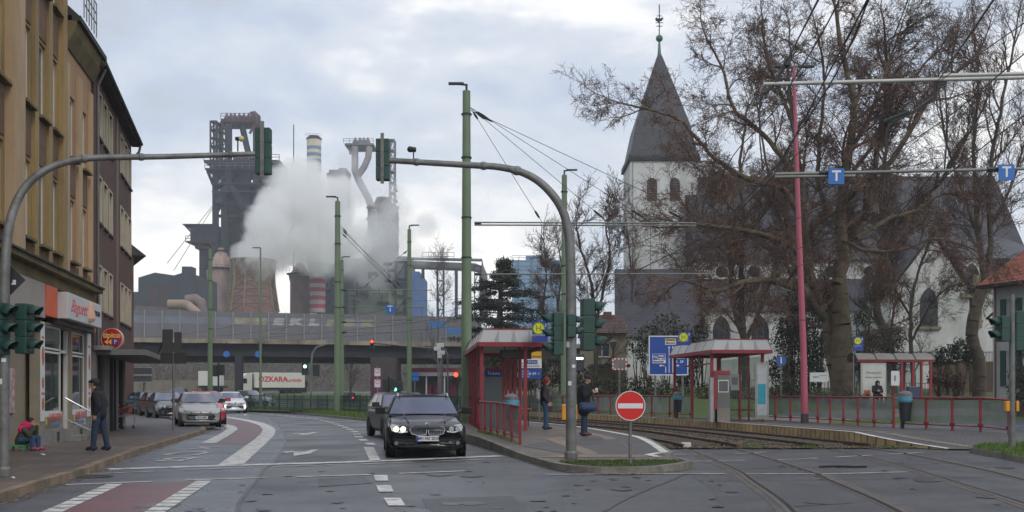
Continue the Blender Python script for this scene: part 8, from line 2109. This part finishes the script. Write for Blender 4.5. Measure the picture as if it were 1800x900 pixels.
car('dark_suv', 'dark green off-road car behind the white compact car', (-28.5,118,0), R(50), paintm('green_black',(.03,.045,.04)), L=4.7, W=1.85, H=1.75, zh=1.15, group='cars on the road')
car('saloon_car', 'silver blue estate in front of the truck trailer', (-27.8,120,0), R(62), lsil, L=4.5, W=1.78, H=1.46, group='cars on the road').location = (-30.6,131,0)
car('hatchback', 'dark car with red tail lights left of the bridge pier', (-22.5,150,0), R(190), blackp, L=4.3, W=1.8, H=1.5, kind='hatch', style='rearview', group='cars on the road').rotation_euler = (0,0,R(180))
# trucks
def truck(label, loc, rz, cabp, boxm, Lb, textm=None, W=2.5, z=1.15, hb=2.75, front=True):
    t = thing('truck', label, 'truck', loc, rz, 'trucks under the bridge'); hw = W/2
    mb = MB(); mb.box(-hw,hw,1.0,1.0+Lb,z,z+hb); tr_ = mb.build('trailer', boxm, t, bevel=.05)
    if textm:
        text('trailer_lettering', 'OZKARA', 1.35, textm, tr_, (hw+.012,1.0+Lb*.36,z+hb*.55), (R(90),0,R(90)), depth=.005, bold=.04); text('trailer_lettering', 'Logistik', .95, textm, tr_, (hw+.012,1.0+Lb*.78,z+hb*.5), (R(90),0,R(90)), depth=.005, bold=.02)
    mb = MB(); mb.box(-hw*.8,hw*.8,.2,1.0+Lb,.75,z-.02); mb.build('chassis', trim, t)
    if front:
        mb = MB(); mb.ext([(-hw,-1.45,.45),(-hw,-1.5,1.9),(-hw,-1.3,3.1),(-hw,-.5,3.75),(-hw,.55,3.8),(-hw,.6,.45)], (W,0,0)); cb = mb.build('cab', cabp, t, bevel=.08)
        mb = MB(); mb.ext([(-hw*.9,-1.53,1.85),(hw*.9,-1.53,1.85),(hw*.86,-1.36,2.85),(-hw*.86,-1.36,2.85)], (0,.06,0)); mb.build('windscreen', carglass, cb); mb = MB(); mb.box(-hw*.7,hw*.7,-1.53,-1.46,.7,1.5); mb.build('grille', trim, cb)
        for s in (-1,1): mb = MB(); mb.box(s*hw-.01,s*hw+.01,-1.2,-.4,1.9,2.8); mb.build('side_window', carglass, cb); mb = MB(); mb.cbox((s*(hw+.2),-1.5,2.4),(.2,.15,.8)); mb.build('wing_mirror', trim, cb); mb = MB(); mb.box(s*hw*.85-.25,s*hw*.85+.25,-1.54,-1.46,.6,.85); mb.build('headlight', lampglass, cb)
    for y in ([-.7] if front else [])+[1.8, Lb-2.6, Lb-1.3, Lb-.1]:
        for s in (-1,1): mb = MB(); mb.lathe([(.001,-.15),(.5,-.15),(.5,.15),(.001,.15)], (s*(hw-.2),y,.5), 18, axis='x'); mb.build('wheel', tyrem, t)
trw = mat('trailer_white', (.60,.59,.54), rough=.5, var=.08, scale=.4); trr = mat('lettering_red', (.50,.03,.04), var=0)
truck('white and cream truck with large red lettering on the trailer', (P(434,690,196).x,196,ground_at(0,196)+.05), R(-58), paintm('cab_cream',(.55,.54,.48)), trw, 9.6, trr)
truck('plain white trailer left of the cream truck cab', (P(400,690,204).x,204,ground_at(0,204)+.05), R(90), whitep, trw, 4.2, None, front=False)
truck('dark blue truck tractor behind the lettered trailer', (P(519,690,203).x,203,ground_at(0,203)+.05), R(-20), paintm('cab_blue',(.015,.05,.09)), trim, 1.5, None, hb=1.0)

# ================================================================ PEOPLE
skin = mat('skin', (.42,.25,.18), rough=.6, var=.08); hairm = mat('hair', (.02,.014,.01), rough=.8, var=.3)
def cloth(n, c, r=.9): return mat('cloth_'+n, c, rough=r, var=.22, scale=7, bump=.5, bscale=14)
jeans = cloth('jeans', (.022,.036,.070)); jeans2 = cloth('jeans_blue', (.028,.065,.135)); blk = cloth('black', (.012,.013,.017)); dgrey = cloth('charcoal', (.028,.026,.030)); khaki = cloth('khaki', (.055,.055,.035)); shoeb = cloth('shoe', (.012,.011,.012), .6)
def hand(mb, w, d, side, s=1., curl=.5, grip=None):
    """A palm with four bent fingers and a thumb; w is the wrist, d the way the hand points, side its thumb side."""
    d = Vector(d).normalized(); u = Vector(side); u = (u-d*u.dot(d)).normalized(); nrm = d.cross(u); w = Vector(w)
    for k in (-.6,0,.6): mb.cap(w+u*k*.03*s, w+d*.085*s+u*k*.045*s, .015*s, .014*s, 8)
    for i, ln in enumerate((.068,.078,.072,.055)):
        k = .036-.024*i; p = w+d*.088*s+u*k*s; b1 = (d+nrm*curl*.5).normalized(); b2 = (d+nrm*curl*1.4).normalized(); q = p+b1*ln*.55*s; mb.cap(p, q, .0088*s, .0082*s, 7); mb.cap(q, q+b2*ln*.5*s, .0080*s, .0066*s, 7)
    p = w+d*.03*s+u*.036*s; q = p+(d+u*.9).normalized()*.04*s; mb.cap(p, q, .0115*s, .010*s, 7); mb.cap(q, q+(d+u*.25+nrm*.3).normalized()*.034*s, .0095*s, .008*s, 7)
def head(mb, c, f, s=1.):
    """Skull, jaw, nose, ears, lips and brow; c its middle, f the way the face looks."""
    c = Vector(c); f = Vector(f).normalized(); r = f.cross(Vector((0,0,1))).normalized(); up = r.cross(f)
    q = lambda a, b, z: c+f*a*s+r*b*s+up*z*s
    mb.ball(q(-.012,0,.03), .092*s, 14, (.92,.92,1.05)); mb.cap(q(.028,0,-.01), q(.045,0,-.075), .062*s, .036*s, 10); mb.cap(q(.085,0,.0), q(.108,0,-.028), .010*s, .015*s, 7)
    mb.cap(q(.083,-.02,-.055), q(.083,.02,-.055), .010*s, n=6); mb.cap(q(.078,-.04,.028), q(.078,.04,.028), .012*s, n=6)
    for b in (-1,1): mb.cap(q(-.005,b*.084,.012), q(-.002,b*.086,-.018), .012*s, .009*s, 6)
    return q
def eyes(par, q, s=1.):
    for b in (-1,1): mb = MB(); mb.ball(q(.078,b*.031,.008), .011*s, 8); mb.build('eye', signwhite, par); mb = MB(); mb.ball(q(.086,b*.031,.008), .0055*s, 6); mb.build('pupil', hairm, par)
def person(label, loc, J, s=1., jacket=blk, trousers=jeans, shoes=shoeb, hood=None, cap=None, coat=0., face=(1,0,0), hair=True, cat='person', bulk=1., collar=None):
    """J: joints in metres from the ground under the figure. Arms are (shoulder, elbow, wrist, hand direction, thumb side), legs (hip, knee, ankle, toe)."""
    t = thing('person', label, cat, loc); V = Vector
    hd = V(J['head']); ch = V(J['chest']); pe = V(J['pelvis']); nk = V(J['neck'])
    mb = MB(); q = head(mb, hd, face, s); mb.cap(nk, hd+V((0,0,-.05*s)), .052*s, .05*s, 10)
    mb.cap(pe, ch, .11*s, .12*s, 12)
    for a in J['arms']:
        mb.cap(ch.lerp(V(a[0]),.4), a[0], .05*s, .05*s, 8); mb.cap(a[0], a[1], .045*s, .036*s, 8); mb.cap(a[1], a[2], .036*s, .024*s, 8); hand(mb, a[2], a[3], a[4], s)
    for l in J['legs']: mb.cap(pe, l[0], .09*s, .08*s, 10); mb.cap(l[0], l[1], .075*s, .052*s, 10); mb.cap(l[1], l[2], .05*s, .036*s, 10); mb.cap(l[2], l[3], .036*s, .03*s, 8)
    body = mb.build('body', skin, t); remesh(body, .0068*s, 2, .4); eyes(t, q, s)
    mb = MB(); b = bulk
    mb.cap(pe+V((0,0,-.03*s)), pe.lerp(ch,.5), .165*s*b, .165*s*b, 14); mb.cap(pe.lerp(ch,.45), ch+V((0,0,.02*s)), .165*s*b, .155*s*b, 14)
    sh = [V(a[0]) for a in J['arms']]; mb.cap(sh[0], sh[1], .082*s*b, n=10); mb.cap(ch, nk, .13*s*b, .075*s*b, 12)
    for a in J['arms']: mb.cap(a[0], a[1], .078*s*b, .062*s*b, 10); mb.cap(a[1], V(a[1]).lerp(V(a[2]),.97), .062*s*b, .046*s*b, 10)
    if coat:
        for l in J['legs']: mb.cap(pe, V(l[0]).lerp(V(l[1]),coat), .165*s*b, .15*s*b, 12)
    if hood is True: mb.cap(nk, hd+V((0,0,.03))-V(face)*.03*s, .095*s, .118*s, 12)
    elif collar is None: mb.cap(nk-V(face)*.02, nk+V((0,0,.045*s))-V(face)*.02, .082*s, .074*s, 10)
    jk = mb.build('jacket', jacket, t); remesh(jk, .013*s, 6, .5)
    mb = MB()
    for l in J['legs']: mb.cap(pe+V((0,0,-.02)), l[0], .135*s, .115*s, 12); mb.cap(l[0], l[1], .105*s, .076*s, 12); mb.cap(l[1], V(l[2]), .074*s, .062*s, 12); mb.cap(V(l[2]), V(l[2])+V((0,0,-.03)), .066*s, .068*s, 10)
    remesh(mb.build('trousers', trousers, t), .013*s, 6, .5)
    for l in J['legs']:
        a, e_ = V(l[2]), V(l[3]); mb = MB(); d = (e_-a); d.z = 0; d.normalize(); g = min(a.z, e_.z); mb.cap(a-d*.055*s+V((0,0,-.02*s)), a+d*.05*s+V((0,0,-.015*s)), .048*s, .050*s, 10); mb.cap(a+d*.02*s+V((0,0,-.02*s)), e_, .048*s, .038*s, 10)
        remesh(mb.build('shoe', shoes, t), .008*s, 3, .4)
    if hood not in (None, True): mb = MB(); mb.ball(q(-.015,0,.035), .108*s, 16, (1,1,1.08)); mb.cap(q(-.05,0,-.05), q(-.02,0,.0), .085*s, .095*s, 12); remesh(mb.build('hood', hood, t), .011*s, 4, .5)
    if cap: mb = MB(); mb.ball(q(-.012,0,.062), .103*s, 16, (1,1,.78)); mb.cap(q(.07,-.03,.062), q(.12,0,.052), .028*s, .02*s, 8); mb.cap(q(.07,.03,.062), q(.12,0,.052), .028*s, .02*s, 8); remesh(mb.build('cap', cap, t), .009*s, 3, .5)
    if hair: mb = MB(); mb.ball(q(-.03,0,.038), .096*s, 14, (1,1,1.05)); remesh(mb.build('hair', hairm, t), .012*s, 2, .4)
    return t, q, jk
# man walking past the shop, seen from the side, facing left
g = G(172,792,SW)
J = dict(head=(-.09,0,1.57), neck=(-.03,0,1.40), chest=(.0,0,1.22), pelvis=(.03,0,.90),
    arms=[((.01,-.19,1.33),(.09,-.23,1.07),(.02,-.22,.86),(-.15,0,-1),(-1,0,.1)), ((.01,.19,1.33),(.10,.21,1.08),(.02,.19,.87),(-.2,0,-1),(-1,0,.1))],
    legs=[((.02,-.09,.86),(-.04,-.10,.47),(-.07,-.10,.09),(-.22,-.10,.045)), ((.05,.09,.86),(.12,.09,.47),(.19,.09,.09),(.06,.12,.045))])
person('man in dark jacket, cap and jeans standing on the pavement facing the snack shop', (g.x,g.y,SW), J, 1.0, blk, jeans, shoeb, cap=cloth('cap',(.02,.02,.02)), face=(-1,0,-.05), bulk=1.06)
# child on a low green seat against the shop front, face in hands
g = G(38,792,SW)
J = dict(head=(.14,-.02,.66), neck=(.06,0,.55), chest=(-.02,0,.42), pelvis=(-.12,0,.24),
    arms=[((.03,-.14,.50),(.16,-.16,.36),(.22,-.08,.58),(0,.1,1),(-1,0,0)), ((.03,.14,.50),(.18,.14,.36),(.24,.06,.58),(0,-.1,1),(-1,0,0))],
    legs=[((-.06,-.08,.25),(.20,-.09,.30),(.19,-.09,.07),(.33,-.10,.04)), ((-.06,.08,.25),(.25,.08,.31),(.26,.08,.07),(.40,.08,.04))])
t, q, jk = person('crouching child in olive jacket with bright pink hood and blue jeans', (g.x+.1,g.y,SW), J, .86, khaki, jeans2, cloth('pink_shoe',(.35,.06,.12)), face=(1,-.15,-.35), bulk=.98, cat='child')
mb = MB(); mb.cap((.0,0,.56),(.06,0,.60),.13,.12,12); mb.cap((-.05,-.08,.50),(-.05,.08,.50),.10,n=10); remesh(mb.build('fluffy_hood', cloth('pink',(.62,.02,.14)), t), .012, 2, .4)
s_ = thing('low_stool', 'low green stool under the crouching child', 'stool', (g.x-.05,g.y,SW)); mb = MB(); mb.box(-.24,.18,-.16,.16,.10,.14); mb.build('seat', mat('stool_green',(.05,.28,.12),rough=.5), s_)
for x in (-.2,.14):
    for y in (-.12,.12): mb = MB(); mb.box(x-.02,x+.02,y-.02,y+.02,0,.10); mb.build('leg', MATS['stool_green'], s_)
# two people waiting on the platform, both looking to the right
def zg(x, y): return z1f(x,y)+.006
g = G(958,755,.26)
J = dict(head=(.06,0,1.62), neck=(.02,0,1.45), chest=(.0,0,1.27), pelvis=(.0,0,.93),
    arms=[((.0,-.2,1.38),(-.05,-.24,1.11),(.10,-.22,.92),(.3,0,-1),(1,0,0)), ((.0,.2,1.38),(.0,.23,1.10),(.16,.2,.92),(.3,0,-1),(1,0,0))],
    legs=[((.0,-.09,.89),(.03,-.10,.48),(.0,-.10,.09),(.15,-.10,.045)), ((.0,.09,.89),(.05,.09,.48),(.06,.09,.09),(.21,.09,.045))])
t, q, jk = person('person in dark jacket and red hood with a small grey backpack on the left platform', (g.x,g.y,zg(g.x,g.y)), J, 1., dgrey, jeans2, shoeb, hood=cloth('red_hood',(.22,.03,.04)), face=(1,-.1,0), hair=False, bulk=1.02)
bp_ = thing('backpack', 'small grey and white backpack worn by the person in the red hood', 'backpack', (g.x-.24,g.y-.03,zg(g.x,g.y)+1.0)); mb = MB(); mb.cap((0,-.07,.05),(0,-.07,.30),.09,.08,10); mb.cap((0,.07,.05),(0,.07,.30),.09,.08,10); o = mb.build('bag', mat('bag_grey',(.30,.30,.32),var=.4,scale=9), bp_); remesh(o,.012,3,.5); mb = MB(); mb.tube([(.02,-.15,.35),(.16,-.19,.42),(.26,-.18,.25),(.1,-.16,.0)], .02, 6); mb.build('strap', blk, bp_)
g = G(1026,768,.235)
J = dict(head=(.10,-.02,1.60), neck=(.02,0,1.46), chest=(-.02,0,1.27), pelvis=(.0,0,.93),
    arms=[((-.02,-.2,1.39),(.0,-.25,1.13),(.22,-.14,1.24),(1,.2,.3),(-.2,0,1)), ((-.02,.2,1.39),(.02,.24,1.13),(.22,.05,1.22),(1,-.2,.3),(-.2,0,1))],
    legs=[((.0,-.09,.89),(.0,-.10,.48),(-.03,-.10,.09),(.12,-.11,.045)), ((.0,.09,.89),(.04,.09,.48),(.05,.09,.09),(.20,.09,.045))])
t, q, jk = person('person in long black coat and black cap looking at a phone beside the grey mast', (g.x,g.y,zg(g.x,g.y)), J, 1.02, blk, jeans, cloth('maroon_shoe',(.10,.02,.03),.6), cap=cloth('cap',(.02,.02,.02)), coat=.42, face=(1,-.15,-.35), hair=False, bulk=1.14)
gz = zg(g.x,g.y)
ph = thing('mobile_phone', 'phone held by the person in the long black coat', 'phone', (g.x+.36,g.y-.06,gz+1.30)); mb = MB(); mb.cbox((0,0,0),(.075,.05,.12)); mb.build('case', signwhite, ph, bevel=.008)
hb = thing('shoulder_bag', 'dark blue bag hanging from the shoulder of the person with the phone', 'bag', (g.x+.10,g.y-.26,gz+.68)); mb = MB(); mb.cap((-.12,0,.12),(.14,0,.12),.13,.12,12); mb.cap((-.16,0,.2),(.18,0,.2),.08,.08,10); o = mb.build('bag', cloth('navy',(.015,.035,.10),.6), hb); remesh(o,.014,3,.5); mb = MB(); mb.tube([(.2,0,.2),(.1,.02,.55),(-.08,.08,.80),(-.2,.06,.4),(-.18,0,.2)], .018, 6); mb.build('strap', blk, hb)
# somebody sitting in the bus shelter
J = dict(head=(.0,-.12,1.17), neck=(.0,-.03,1.03), chest=(.0,.02,.85), pelvis=(.0,.06,.54),
    arms=[((-.19,.0,.96),(-.24,-.10,.72),(-.06,-.26,.74),(.6,-.3,.2),(0,0,1)), ((.19,.0,.96),(.24,-.10,.72),(.06,-.26,.74),(-.6,-.3,.2),(0,0,1))],
    legs=[((-.09,.0,.53),(-.10,-.42,.50),(-.10,-.42,.09),(-.10,-.56,.045)), ((.09,.0,.53),(.10,-.42,.50),(.10,-.42,.09),(.10,-.56,.045))])
person('person in black hooded coat sitting in front of the bus shelter advert', (P(1540,700,58.5).x,58.35,bz), J, 1.08, blk, blk, shoeb, hood=True, face=(0,-1,-.25), hair=False, bulk=1.08)
s_ = thing('bench', 'dark bench in front of the bus shelter advertising case', 'bench', (P(1540,700,58.5).x,58.45,bz)); mb = MB(); mb.box(-.6,.6,-.2,.2,.40,.45); mb.build('seat', blackm, s_)
for x in (-.5,.5): mb = MB(); mb.box(x-.03,x+.03,-.1,.1,0,.40); mb.build('leg', blackm, s_)
# a cyclist far off at the beige wall
p = P(342,700,150); J = dict(head=(.1,0,1.62), neck=(.05,0,1.46), chest=(.02,0,1.3), pelvis=(-.15,0,1.0),
    arms=[((.03,-.19,1.4),(.2,-.2,1.2),(.40,-.2,1.12),(1,0,0),(0,1,0)), ((.03,.19,1.4),(.2,.2,1.2),(.40,.2,1.12),(1,0,0),(0,-1,0))],
    legs=[((-.12,-.1,.97),(.15,-.1,.65),(.02,-.1,.25),(.15,-.1,.2)), ((-.12,.1,.97),(.2,.1,.75),(.05,.1,.45),(.18,.1,.4))])
person('distant cyclist in dark clothes before the beige wall', (p.x,150,.02), J, 1., blk, blk, shoeb, face=(1,0,0))
b_ = thing('bicycle', 'bicycle of the distant rider before the beige wall', 'bicycle', (p.x,150,.02))
for x in (-.5,.55): mb = MB(); mb.lathe([(.33,-.02),(.36,-.02),(.36,.02),(.33,.02),(.33,-.02)], (x,0,.36), 20, axis='y', caps=False); mb.build('wheel', trim, b_)
mb = MB()
for a, c in (((-.5,0,.36),(0,0,.3)),((0,0,.3),(.42,0,.85)),((-.18,0,.9),(0,0,.3)),((-.5,0,.36),(-.16,0,.85)),((-.16,0,.85),(.42,0,.85)),((.55,0,.36),(.40,0,1.1)),((.40,-.22,1.1),(.40,.22,1.1))): mb.tube([a,c],.02,5)
mb.build('frame', trim, b_); mb = MB(); mb.box(-.3,-.05,-.07,.07,.90,.96); mb.build('saddle', trim, b_)
